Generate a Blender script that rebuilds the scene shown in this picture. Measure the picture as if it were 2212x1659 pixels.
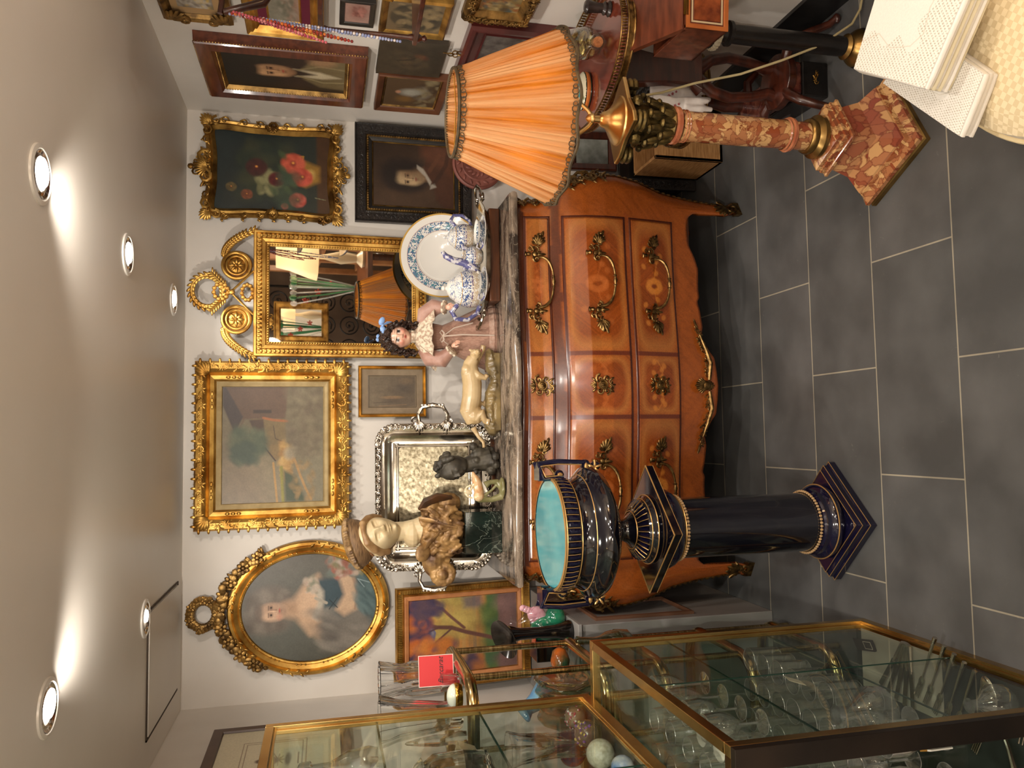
import bpy, math, random
import numpy as np
from mathutils import Matrix, Vector, Euler
for o in list(bpy.data.objects): bpy.data.objects.remove(o)
S = bpy.context.scene
COL = S.collection
PI = math.pi
# ---------------------------------------------------------------- camera (photo was taken with the phone on its side)
FPX, CAMH, YAW, PIT = 1700.0, 1.53, math.radians(3.911), math.radians(13.432)
_c, _s = math.cos(YAW), math.sin(YAW)
def _rz(v): return Vector((_c*v[0]+_s*v[1], -_s*v[0]+_c*v[1], v[2]))
VF = _rz((0, math.cos(PIT), -math.sin(PIT))); VR = _rz((1, 0, 0)); VU = _rz((0, math.sin(PIT), math.cos(PIT)))
CC = Vector((0, 0, CAMH))
cd = bpy.data.cameras.new('camera'); cam = bpy.data.objects.new('camera', cd); COL.objects.link(cam)
cd.sensor_width = 36; cd.lens = 36*FPX/2212; cd.clip_start = .02; cd.clip_end = 50
m = Matrix.Identity(4)
for i, a in enumerate((-VU, VR, -VF)):
    for j in range(3): m[j][i] = a[j]
m.translation = CC; cam.matrix_world = m
S.camera = cam
def ray(x, y): return VF*FPX + VR*(829.5-y) - VU*(x-1106)
def onX(x, y, X): d = ray(x, y); return CC+d*(X/d.x)
def onY(x, y, Y): d = ray(x, y); return CC+d*(Y/d.y)
def onZ(x, y, Z=0): d = ray(x, y); return CC+d*((Z-CAMH)/d.z)
# ---------------------------------------------------------------- exposure, world, lights
S.view_settings.view_transform = 'Standard'; S.view_settings.look = 'None'
S.view_settings.exposure = 0.0; S.view_settings.gamma = 1.0
try: S.view_settings.use_curve_mapping = False
except Exception: pass
W = bpy.data.worlds.new('dim_shop_interior'); S.world = W; W.use_nodes = True
W.node_tree.nodes['Background'].inputs[0].default_value = (.30, .24, .19, 1)
W.node_tree.nodes['Background'].inputs[1].default_value = .6
S.cycles.max_bounces = 8; S.cycles.diffuse_bounces = 4; S.cycles.glossy_bounces = 4
S.cycles.transmission_bounces = 8; S.cycles.transparent_max_bounces = 24
S.cycles.caustics_reflective = False; S.cycles.caustics_refractive = False
S.cycles.sample_clamp_indirect = 4.0; S.cycles.use_denoising = True
D = 3.22; XR = 1.30; XL = -1.0; ZC = 2.052; YB = -2.6
SPOTS = [(.507, 1.62), (.511, 2.30), (.503, 2.97), (-.527, 2.59), (-.51, 1.73)]
def lamp(name, kind, loc, energy, col=(1, .84, .68), rad=.03, aim=None, ang=120, blend=.6, parent=None, size=.5):
    l = bpy.data.lights.new(name, kind); l.energy = energy; l.color = col
    if kind == 'SPOT': l.spot_size = math.radians(ang); l.spot_blend = blend; l.shadow_soft_size = rad
    elif kind == 'POINT': l.shadow_soft_size = rad
    else: l.size = size
    o = bpy.data.objects.new(name, l); COL.objects.link(o); o.location = loc
    if aim is not None: o.rotation_euler = (Vector(aim)-Vector(loc)).to_track_quat('-Z', 'Y').to_euler()
    if parent: o.parent = parent
    return o
WHITE = (1, .93, .84); WARM = (1, .72, .45)
AIMS = [(.35, 3.2, .9), (.45, 3.0, .2), (.30, 3.2, .75), (-.35, 3.2, .9), (.2, 3.0, .9)]
POW = [24, 15, 6, 8, 30]
for (sx, sy), a, pw in zip(SPOTS, AIMS, POW):
    lamp('ceiling_spot', 'SPOT', (sx, sy, ZC-.035), pw, WHITE, .022, a, 128, .75)
for sx in (.5, -.5):                                        # unseen fill spots, added as if the downlight rows went on
    for sy in (.75, -.2, -1.2, -2.1):
        lamp('ceiling_spot', 'SPOT', (sx, sy, ZC-.035), (44 if sx < 0 else 26) if sy > .5 else 20, WHITE, .03, (-.72, 1.55, .3) if sx < 0 and sy > .5 else (sx*.6, sy+.6, 0), 140, .7)
lamp('unseen_fill_light', 'POINT', (1.9, .1, 1.45), 24, (1, .84, .66), .10)  # unseen point fill, added to brighten ceiling and room
lamp('unseen_fill_light', 'POINT', (-.7, -1.5, 1.45), 16, (1, .84, .66), .12)  # added rear fill without a fitting
lamp('added_uplight', 'SPOT', (1.15, .35, .40), 60, (1, .90, .80), .06, (1.05, 1.0, 2.05), 80, 1)  # uplight added for the dark ceiling edge, no lamp stands here
lamp('added_uplight', 'SPOT', (-.1, -.25, 1.1), 10, (1, .90, .80), .06, (0, .9, 2.05), 120, 1)  # second added uplight, brightens the middle of the ceiling
lamp('unseen_fill_light', 'POINT', (.75, -.5, 1.62), 16, (1, .86, .72), .10)  # added fill behind the camera, for the ceiling
lamp('unseen_fill_light', 'POINT', (-.45, .1, 1.72), 7, (1, .84, .66), .10)  # small unseen fill, added close under the ceiling
# ---------------------------------------------------------------- object helpers
def tag(o, label=None, cat=None, group=None, kind=None):
    if label: o['label'] = label
    if cat: o['category'] = cat
    if group: o['group'] = group
    if kind: o['kind'] = kind
    return o
def thing(name, label, cat, loc=(0, 0, 0), rot=(0, 0, 0), group=None):
    o = bpy.data.objects.new(name, None); o.empty_display_size = .05; COL.objects.link(o)
    o.location = loc; o.rotation_euler = rot
    return tag(o, label, cat, group)
def copy_tree(o, parent=None):
    c = o.copy(); COL.objects.link(c); c.parent = parent
    for ch in list(o.children): copy_tree(ch, c)
    return c
def again(o, loc, rz=None, label=None, scale=None, rot=None):
    c = copy_tree(o); c.location = loc
    if rz is not None: c.rotation_euler = (0, 0, rz)
    if rot is not None: c.rotation_euler = rot
    if label: c['label'] = label
    if scale: c.scale = (scale,)*3 if not isinstance(scale, tuple) else scale
    return c
def T(x=0, y=0, z=0, rx=0, ry=0, rz=0, s=1):
    if not isinstance(s, tuple): s = (s, s, s)
    return Matrix.Translation((x, y, z)) @ Euler((rx, ry, rz)).to_matrix().to_4x4() @ Matrix.Diagonal((*s, 1))
_tk = {}
class B:
    def __init__(s): s.v = []; s.f = []; s.n = 0
    def add(s, v, f, M=None):
        v = np.asarray(v, float).reshape(-1, 3)
        if M is not None:
            A = np.array(M); v = v@A[:3, :3].T+A[:3, 3]
        s.v.append(v); n = s.n; s.f += [tuple(i+n for i in q) for q in f]; s.n += len(v); return s
    def box(s, c, d, M=None, taper=1, rz=0):
        x, y, z = d[0]/2, d[1]/2, d[2]/2; k = taper
        v = [(-x, -y, -z), (x, -y, -z), (x, y, -z), (-x, y, -z), (-x*k, -y*k, z), (x*k, -y*k, z), (x*k, y*k, z), (-x*k, y*k, z)]
        if rz: v = [(a*math.cos(rz)-b*math.sin(rz), a*math.sin(rz)+b*math.cos(rz), q) for a, b, q in v]
        v = [(a+c[0], b+c[1], q+c[2]) for a, b, q in v]
        return s.add(v, [(3, 2, 1, 0), (4, 5, 6, 7), (0, 1, 5, 4), (1, 2, 6, 5), (2, 3, 7, 6), (3, 0, 4, 7)], M)
    def span(s, a, b, M=None):
        return s.box([(a[i]+b[i])/2 for i in range(3)], [abs(b[i]-a[i]) for i in range(3)], M)
    def lathe(s, prof, n=32, M=None, wob=None, cap=True, sq=(1, 1)):
        v = []; k = len(prof)
        for r, z in prof:
            for i in range(n):
                a = 2*PI*i/n; q = r*(1+(wob(a, z) if wob else 0)); v.append((q*math.cos(a)*sq[0], q*math.sin(a)*sq[1], z))
        f = [(j*n+i, j*n+(i+1) % n, (j+1)*n+(i+1) % n, (j+1)*n+i) for j in range(k-1) for i in range(n)]
        if cap:
            if prof[0][0] > 1e-5: f.append(tuple(range(n-1, -1, -1)))
            if prof[-1][0] > 1e-5: f.append(tuple(range((k-1)*n, k*n)))
        return s.add(v, f, M)
    def poly_lathe(s, prof, n=4, M=None, a0=PI/4): # square / n-gon section mouldings; r is the half side for n=4
        k = 1/math.cos(PI/n); v = []
        for r, z in prof:
            for i in range(n): a = a0+2*PI*i/n; v.append((r*k*math.cos(a), r*k*math.sin(a), z))
        m = len(prof)
        f = [(j*n+i, j*n+(i+1) % n, (j+1)*n+(i+1) % n, (j+1)*n+i) for j in range(m-1) for i in range(n)]
        f += [tuple(range(n-1, -1, -1)), tuple(range((m-1)*n, m*n))]
        return s.add(v, f, M)
    def tube(s, pts, r, n=8, closed=False, M=None, flat=1, up=None):
        P = [Vector(p) for p in pts]; k = len(P)
        R = r if isinstance(r, (list, tuple)) else [r]*k
        v = []; prev = None
        for i in range(k):
            t = (P[(i+1) % k]-P[i-1]) if closed else (P[min(i+1, k-1)]-P[max(i-1, 0)])
            if t.length < 1e-9: t = Vector((0, 0, 1))
            t.normalize()
            if up is not None: a = Vector(up)-t*t.dot(Vector(up))
            elif prev is None: a = t.orthogonal()
            else: a = prev-t*t.dot(prev)
            if a.length < 1e-6: a = t.orthogonal()
            a.normalize(); prev = a; b = t.cross(a)
            for j in range(n):
                q = 2*PI*j/n; v.append(P[i]+a*(R[i]*math.cos(q)*flat)+b*(R[i]*math.sin(q)))
        m = k if closed else k-1
        f = [(i*n+j, i*n+(j+1) % n, ((i+1) % k)*n+(j+1) % n, ((i+1) % k)*n+j) for i in range(m) for j in range(n)]
        if not closed: f += [tuple(range(n-1, -1, -1)), tuple(range((k-1)*n, k*n))]
        return s.add([tuple(x) for x in v], f, M)
    def ell(s, c, r, rot=(0, 0, 0), n=12, M=None):
        if not isinstance(r, (list, tuple)): r = (r, r, r)
        if n not in _tk:
            h = max(4, n//2); v = [(0, 0, -1)]+[(math.sin(PI*j/h)*math.cos(2*PI*i/n), math.sin(PI*j/h)*math.sin(2*PI*i/n), -math.cos(PI*j/h)) for j in range(1, h) for i in range(n)]+[(0, 0, 1)]
            f = [(0, 1+(i+1) % n, 1+i) for i in range(n)]
            f += [(1+j*n+i, 1+j*n+(i+1) % n, 1+(j+1)*n+(i+1) % n, 1+(j+1)*n+i) for j in range(h-2) for i in range(n)]
            e = len(v)-1; f += [(e, 1+(h-2)*n+i, 1+(h-2)*n+(i+1) % n) for i in range(n)]
            _tk[n] = (v, f)
        v, f = _tk[n]; A = T(*c, *rot, s=tuple(r))
        return s.add(v, f, A if M is None else M@A)
    def prism(s, o, h, M=None, z0=0):
        n = len(o); v = [(a, b, z0) for a, b in o]+[(a, b, z0+h) for a, b in o]
        f = [tuple(range(n-1, -1, -1)), tuple(range(n, 2*n))]+[(i, (i+1) % n, n+(i+1) % n, n+i) for i in range(n)]
        return s.add(v, f, M)
    def grid(s, nu, nv, fn, M=None, cu=False, cv=False, flip=False):
        v = [fn(i/(nu if cu else nu-1), j/(nv if cv else nv-1)) for j in range(nv) for i in range(nu)]
        f = [(j*nu+i, j*nu+(i+1) % nu, ((j+1) % nv)*nu+(i+1) % nu, ((j+1) % nv)*nu+i) for j in range(nv if cv else nv-1) for i in range(nu if cu else nu-1)]
        if flip: f = [q[::-1] for q in f]
        return s.add(v, f, M)
    def torus(s, R, r, M=None, n=32, m=8, arc=1.0, sq=1):
        c = arc >= 1
        return s.tube([(R*math.cos(2*PI*arc*i/n), R*sq*math.sin(2*PI*arc*i/n), 0) for i in range(n if c else n+1)], r, m, c, M)
    def frame(s, w, h, prof, M=None): # mitred picture moulding, prof = (inset, forward)
        v = []; k = len(prof)
        for sx, sz in ((-1, -1), (1, -1), (1, 1), (-1, 1)):
            for a, d in prof: v.append((sx*(w/2-a), -d, sz*(h/2-a)))
        f = [(i*k+j, ((i+1) % 4)*k+j, ((i+1) % 4)*k+j+1, i*k+j+1) for i in range(4) for j in range(k-1)]
        return s.add(v, f, M)
    def rings(s, out, prof, M=None): # moulding round any closed outline (x,z), centre-scaled offset
        n = len(out); v = []
        for a, d in prof:
            for i in range(n):
                p = Vector(out[i]); t = Vector(out[(i+1) % n])-Vector(out[i-1]); t.normalize(); nn = Vector((-t.y, t.x))
                q = p+nn*a; v.append((q.x, -d, q.y))
        k = len(prof)
        f = [(j*n+i, j*n+(i+1) % n, (j+1)*n+(i+1) % n, (j+1)*n+i) for j in range(k-1) for i in range(n)]
        return s.add(v, f, M)
    # ---- carved ornament, drawn in the plane x,z facing -y
    def scroll(s, x, z, r, a0, turns=1.2, hand=1, th=.18, y=0, n=11, m=5, M=None):
        P = []; R = []
        for i in range(n):
            t = i/(n-1); q = r*(1-.82*t); a = a0+hand*2*PI*turns*t
            P.append((x+q*math.cos(a), y-r*.15*math.sin(PI*t), z+q*math.sin(a))); R.append(r*th*(1.1-.7*t))
        s.tube(P, R, m, M=M); return s.ell((x, y-r*.1, z), r*.22, n=6, M=M)
    def leaf(s, x, z, a, l, w, y=0, d=None, M=None, n=6):
        return s.ell((x+math.cos(a)*l/2, y, z+math.sin(a)*l/2), (l/2, d or w*.5, w/2), (0, -a, 0), n, M)
    def acanthus(s, x, z, a, l, y=0, k=5, M=None):
        for i in range(k):
            t = (i/(k-1)-.5)*1.7; s.leaf(x, z, a+t, l*(1-.35*abs(t)), l*.26, y-l*.05, M=M)
        return s
    def flower(s, x, z, r, y=0, p=5, M=None):
        for i in range(p): a = 2*PI*i/p; s.ell((x+math.cos(a)*r*.6, y, z+math.sin(a)*r*.6), (r*.42, r*.22, r*.3), (0, -a, 0), 6, M)
        return s.ell((x, y-r*.12, z), (r*.26, r*.2, r*.26), n=6, M=M)
    def rinceau(s, P, size, seed=0, step=1.5, y=0, M=None, out=1):
        rnd = random.Random(seed); L = 0
        for i in range(len(P)-1):
            a = Vector(P[i]); b = Vector(P[i+1]); d = (b-a); l = d.length
            if l < 1e-6: continue
            d /= l; an = math.atan2(d.y, d.x); k = max(1, round(l/(size*step)))
            for j in range(k):
                p = a+d*(l*(j+.5)/k); h = 1 if (i+j) % 2 else -1; L += 1
                q = size*rnd.uniform(.8, 1.15)
                s.scroll(p.x, p.y, q*.5, an+h*PI/2+rnd.uniform(-.4, .4), 1.15, h, .2, y, 9, 5, M)
                for t in (-.9, 0, .9): s.leaf(p.x+d.x*q*.3, p.y+d.y*q*.3, an+h*(-.9)+t, q*.62, q*.2, y-q*.06, M=M)
                if L % 3 == 0: s.flower(p.x-d.x*q*.5, p.y-d.y*q*.5, q*.3, y-q*.08, M=M)
        return s
    def build(s, name, mat, parent=None, smooth=True, bevel=0, seg=2, sub=0, loc=None, rot=None, ang=40):
        me = bpy.data.meshes.new(name); V = np.concatenate(s.v) if s.v else np.zeros((0, 3))
        me.from_pydata(V.tolist(), [], s.f); me.update()
        o = bpy.data.objects.new(name, me); COL.objects.link(o)
        if mat is not None: me.materials.append(mat)
        if smooth: me.polygons.foreach_set('use_smooth', [True]*len(me.polygons)); me.set_sharp_from_angle(angle=math.radians(ang))
        if bevel:
            b = o.modifiers.new('bevel', 'BEVEL'); b.width = bevel; b.segments = seg; b.limit_method = 'ANGLE'; b.angle_limit = math.radians(35)
        if sub: b = o.modifiers.new('sub', 'SUBSURF'); b.levels = b.render_levels = sub
        if parent is not None: o.parent = parent
        if loc is not None: o.location = loc
        if rot is not None: o.rotation_euler = rot
        return o
    def blend(s, name, mat, parent, vox=.003, smooth=4, loc=None, disp=0, dsz=.01):   # one continuous body from overlapping forms
        o = s.build(name, mat, parent, True, loc=loc)
        r = o.modifiers.new('r', 'REMESH'); r.mode = 'VOXEL'; r.voxel_size = vox; r.use_smooth_shade = True
        q = o.modifiers.new('s', 'SMOOTH'); q.iterations = smooth; q.factor = .5
        dg = bpy.context.evaluated_depsgraph_get(); dg.update()
        me = bpy.data.meshes.new_from_object(o.evaluated_get(dg)); o.modifiers.clear(); me.name = name; o.data = me
        if mat is not None and not me.materials: me.materials.append(mat)
        return o
def lin(c):
    c = np.asarray(c, float); c = c/255.0 if c.max() > 1.001 else c
    return np.where(c <= .04045, c/12.92, ((c+.055)/1.055)**2.4)
# ---------------------------------------------------------------- materials
def newmat(name):
    m = bpy.data.materials.new(name); m.use_nodes = True; nt = m.node_tree
    return m, nt, nt.nodes['Principled BSDF']
def c4(c): l = lin(c); return (float(l[0]), float(l[1]), float(l[2]), 1)
def N(nt, t, **k):
    n = nt.nodes.new(t)
    for a, b in k.items():
        if hasattr(n, a) and a not in ('Scale',): setattr(n, a, b)
        else: n.inputs[a].default_value = b
    return n
_MC = {}
def mat(name, c, rough=.5, metal=0, c2=None, sc=20, bump=0, bsc=None, det=4, coat=0, stretch=None, thr=(.35, .65), sheen=0, sub=0, ior=None, wave=None):
    if name in _MC: return _MC[name]
    m, nt, p = newmat(name); L = nt.links.new
    p.inputs['Roughness'].default_value = rough; p.inputs['Metallic'].default_value = metal
    p.inputs['Coat Weight'].default_value = coat; p.inputs['Coat Roughness'].default_value = .08
    if sheen: p.inputs['Sheen Weight'].default_value = sheen
    if sub: p.inputs['Subsurface Weight'].default_value = sub; p.inputs['Subsurface Radius'].default_value = (.02, .012, .008)
    p.inputs['Base Color'].default_value = c4(c)
    if c2 is not None or bump:
        tc = N(nt, 'ShaderNodeTexCoord'); mp = N(nt, 'ShaderNodeMapping'); L(tc.outputs['Object'], mp.inputs[0])
        if stretch: mp.inputs['Scale'].default_value = stretch
    if c2 is not None:
        no = N(nt, 'ShaderNodeTexNoise'); no.inputs['Scale'].default_value = sc; no.inputs['Detail'].default_value = det
        L(mp.outputs[0], no.inputs[0]); r = N(nt, 'ShaderNodeValToRGB')
        r.color_ramp.elements[0].position = thr[0]; r.color_ramp.elements[1].position = thr[1]
        r.color_ramp.elements[0].color = c4(c); r.color_ramp.elements[1].color = c4(c2)
        L(no.outputs[0], r.inputs[0]); L(r.outputs[0], p.inputs['Base Color'])
    if bump:
        nb = N(nt, 'ShaderNodeTexNoise'); nb.inputs['Scale'].default_value = bsc or sc*3; nb.inputs['Detail'].default_value = 5
        L(mp.outputs[0], nb.inputs[0]); b = N(nt, 'ShaderNodeBump'); b.inputs['Strength'].default_value = bump; b.inputs['Distance'].default_value = .002
        L(nb.outputs[0], b.inputs['Height']); L(b.outputs[0], p.inputs['Normal'])
    _MC[name] = m; return m
def pigment(name, rough=.6, grain=.12, gs=120, bump=.15, coat=0, stretch=(1, 1, 1), metal=0):   # paint laid on in many touches, kept as a colour layer on the surface
    if name in _MC: return _MC[name]
    m, nt, p = newmat(name); L = nt.links.new
    a = N(nt, 'ShaderNodeAttribute', attribute_name='pigment'); tc = N(nt, 'ShaderNodeTexCoord'); mp = N(nt, 'ShaderNodeMapping'); mp.inputs['Scale'].default_value = stretch
    L(tc.outputs['Object'], mp.inputs[0])
    no = N(nt, 'ShaderNodeTexNoise'); no.inputs['Scale'].default_value = gs; no.inputs['Detail'].default_value = 5; L(mp.outputs[0], no.inputs[0])
    r = N(nt, 'ShaderNodeMapRange'); r.inputs['From Min'].default_value = .3; r.inputs['From Max'].default_value = .7
    r.inputs['To Min'].default_value = 1-grain; r.inputs['To Max'].default_value = 1+grain; L(no.outputs[0], r.inputs[0])
    mx = N(nt, 'ShaderNodeVectorMath', operation='SCALE'); L(a.outputs['Color'], mx.inputs[0]); L(r.outputs[0], mx.inputs['Scale']); L(mx.outputs[0], p.inputs['Base Color'])
    p.inputs['Roughness'].default_value = rough; p.inputs['Coat Weight'].default_value = coat; p.inputs['Coat Roughness'].default_value = .12; p.inputs['Metallic'].default_value = metal
    if bump:
        b = N(nt, 'ShaderNodeBump'); b.inputs['Strength'].default_value = bump; b.inputs['Distance'].default_value = .001; L(no.outputs[0], b.inputs['Height']); L(b.outputs[0], p.inputs['Normal'])
    _MC[name] = m; return m
def thin_glass(name, tint=(.93, .97, .95), edge=.55, base=.05, rough=.01, power=2.2, col=(1, 1, 1), sparkle=0):
    if name in _MC: return _MC[name]
    m, nt, p = newmat(name); L = nt.links.new; nt.nodes.remove(p); out = nt.nodes['Material Output']
    tr = N(nt, 'ShaderNodeBsdfTransparent'); tr.inputs[0].default_value = (*tint, 1)
    gl = N(nt, 'ShaderNodeBsdfGlossy'); gl.inputs['Roughness'].default_value = rough; gl.inputs['Color'].default_value = (*col, 1)
    lw = N(nt, 'ShaderNodeLayerWeight'); lw.inputs[0].default_value = .5
    pw = N(nt, 'ShaderNodeMath', operation='POWER'); L(lw.outputs['Facing'], pw.inputs[0]); pw.inputs[1].default_value = power
    ma = N(nt, 'ShaderNodeMath', operation='MULTIPLY_ADD'); L(pw.outputs[0], ma.inputs[0]); ma.inputs[1].default_value = edge; ma.inputs[2].default_value = base
    mx = N(nt, 'ShaderNodeMixShader'); L(ma.outputs[0], mx.inputs[0]); L(tr.outputs[0], mx.inputs[1]); L(gl.outputs[0], mx.inputs[2]); L(mx.outputs[0], out.inputs[0])
    if sparkle:  # white scatter mixed in to stand for bright sparkle in the glass
        df = N(nt, 'ShaderNodeBsdfTranslucent'); df.inputs[0].default_value = (1, 1, 1, 1); m3 = N(nt, 'ShaderNodeMixShader'); m3.inputs[0].default_value = sparkle; L(tr.outputs[0], m3.inputs[1]); L(df.outputs[0], m3.inputs[2]); L(m3.outputs[0], mx.inputs[1])
    _MC[name] = m; return m
def emit(name, c, s):
    m, nt, p = newmat(name); p.inputs['Base Color'].default_value = (.8, .8, .8, 1); p.inputs['Emission Color'].default_value = (*c, 1); p.inputs['Emission Strength'].default_value = s; return m
# ---------------------------------------------------------------- paint
class Paint:
    def __init__(s, w, h, bg, W=1.0, H=1.0, seed=1):
        s.w, s.h = w, h; s.A = np.ones((h, w, 3))*lin(bg); s.rng = np.random.RandomState(seed)
        s.X, s.Y = np.meshgrid(np.linspace(0, 1, w), np.linspace(0, 1, h)); s.asp = W/H
    def _mix(s, k, c): k = np.clip(k, 0, 1)[..., None]; s.A = s.A*(1-k)+lin(c)*k; return s
    def grad(s, c, x0, y0, x1, y1, a=1):
        d = (x1-x0)**2+(y1-y0)**2; t = ((s.X-x0)*(x1-x0)+(s.Y-y0)*(y1-y0))/d; return s._mix(np.clip(t, 0, 1)*a, c)
    def ell(s, cx, cy, rx, ry, c, soft=.15, a=1, rot=0):
        dx = (s.X-cx)*s.asp; dy = s.Y-cy; q = math.radians(rot); u = dx*math.cos(q)+dy*math.sin(q); v = -dx*math.sin(q)+dy*math.cos(q)
        r = np.sqrt((u/(rx*s.asp))**2+(v/ry)**2); return s._mix(a*np.clip((1+soft-r)/(2*soft), 0, 1), c)
    def poly(s, P, c, soft=.006, a=1):
        n = len(P); ins = np.zeros(s.X.shape, bool); dist = np.full(s.X.shape, 9.)
        for i in range(n):
            x0, y0 = P[i]; x1, y1 = P[(i+1) % n]
            if y0 != y1: cnd = ((y0 > s.Y) != (y1 > s.Y)) & (s.X < (x1-x0)*(s.Y-y0)/(y1-y0)+x0); ins ^= cnd
            dist = np.minimum(dist, s._sd(x0, y0, x1, y1))
        sd = np.where(ins, dist, -dist); return s._mix(a*np.clip(.5+sd/(2*soft), 0, 1), c)
    def _sd(s, x0, y0, x1, y1):
        ax, ay = (x1-x0)*s.asp, y1-y0; px, py = (s.X-x0)*s.asp, s.Y-y0; L = ax*ax+ay*ay+1e-12
        t = np.clip((px*ax+py*ay)/L, 0, 1); return np.hypot(px-t*ax, py-t*ay)
    def line(s, P, w, c, a=1, soft=.5):
        d = np.full(s.X.shape, 9.)
        for p, q in zip(P[:-1], P[1:]): d = np.minimum(d, s._sd(*p, *q))
        return s._mix(a*np.clip((w-d)/(w*soft)+.2, 0, 1), c)
    def dabs(s, n, x0, x1, y0, y1, cols, r=.02, a=.7, rot=None, el=1.6):
        for _ in range(n):
            c = cols[s.rng.randint(len(cols))]; q = r*s.rng.uniform(.5, 1.4)
            s.ell(s.rng.uniform(x0, x1), s.rng.uniform(y0, y1), q*el/s.asp**.5, q/el*1.5, c, .5, a, s.rng.uniform(0, 180) if rot is None else rot+s.rng.uniform(-20, 20))
        return s
    def noise(s, a=.1, k=6, ky=None, ax=1):
        def sm(kx, ky): 
            g = s.rng.rand(ky+2, kx+2); yi = s.Y*ky; xi = s.X*kx; y0 = yi.astype(int); x0 = xi.astype(int); fy = yi-y0; fx = xi-x0; fy = fy*fy*(3-2*fy); fx = fx*fx*(3-2*fx)
            return (g[y0, x0]*(1-fx)+g[y0, x0+1]*fx)*(1-fy)+(g[y0+1, x0]*(1-fx)+g[y0+1, x0+1]*fx)*fy
        ky = ky or k; n = sm(k, ky)+.5*sm(k*2, ky*2)+.25*sm(k*4, ky*4); s.A *= (1+a*(n/1.75-.5)*2)[..., None]; s.A = np.clip(s.A, 0, 1); return s
def setcol(me, A):
    at = me.color_attributes.new('pigment', 'FLOAT_COLOR', 'POINT'); C = np.ones((len(me.vertices), 4)); C[:, :3] = A.reshape(-1, 3); at.data.foreach_set('color', C.ravel())
def canvas(P, w, h, parent, y=0, m=None, name='canvas', mask=None, loc=None):   # flat painted sheet in x,z facing -y
    b = B(); b.grid(P.w, P.h, lambda u, v: ((u-.5)*w, y, (v-.5)*h))
    if mask == 'oval': b.f = [f for f in b.f if all((b.v[0][i][0]/(w/2))**2+(b.v[0][i][2]/(h/2))**2 < 1.0 for i in f)]
    o = b.build(name, m or pigment('oil_paint', .42, .08, 160, .2), parent, False, loc=loc); setcol(o.data, P.A); return o
# ================================================================ materials used in many places
gilt = mat('gilt', (226, 182, 98), .42, .95, (156, 112, 50), 14, .3, 60)
gilt_old = mat('gilt_old', (206, 164, 88), .42, .95, (112, 80, 40), 16, .45, 50)
gilt_dark = mat('gilt_dark', (176, 138, 78), .45, .85, (86, 64, 38), 22, .5, 70)
brass = mat('brass', (226, 180, 92), .16, 1, (190, 140, 60), 8)
bronze = mat('bronze_mount', (160, 128, 78), .38, 1, (84, 62, 38), 60, .2, 200)
silver = mat('silver', (214, 206, 192), .14, 1, (150, 140, 122), 9, .08, 40)
silver_relief = mat('silver_relief', (214, 204, 190), .22, 1, (96, 84, 70), 60, .5, 160)
mirror_glass = mat('mirror_glass', (232, 232, 228), .015, 1)
white_paint = mat('white_paint', (226, 219, 210), .75, 0, (216, 208, 198), 3, .12, 60)
ceil_paint = mat('ceiling_paint', (232, 224, 214), .38, 0, (226, 218, 206), 2, .1, 30)
mahog = mat('mahogany', (78, 34, 20), .3, 0, (48, 20, 12), 6, .05, 40, coat=.4, stretch=(1, 8, 8))
mahog_red = mat('mahogany_red', (112, 58, 36), .32, 0, (76, 36, 22), 5, .05, 40, coat=.35, stretch=(2, 10, 10))
walnut = mat('walnut', (104, 60, 34), .35, 0, (66, 36, 20), 5, .05, coat=.3, stretch=(1, 12, 12))
ebony = mat('ebonised_wood', (28, 24, 22), .35, 0, (16, 13, 12), 20, .25, 180, coat=.2)
dark_carved = mat('dark_carved', (38, 30, 25), .5, 0, (20, 15, 12), 60, .8, 120)
oakm = mat('oak', (190, 142, 90), .5, 0, (158, 110, 62), 7, .1, 50, stretch=(3, 3, 24))
cream_liner = mat('cream_liner', (178, 156, 112), .8, 0, (160, 138, 96), 30)
paper = mat('paper', (222, 212, 192), .85)
floor_grout = (150, 142, 126)
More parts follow.
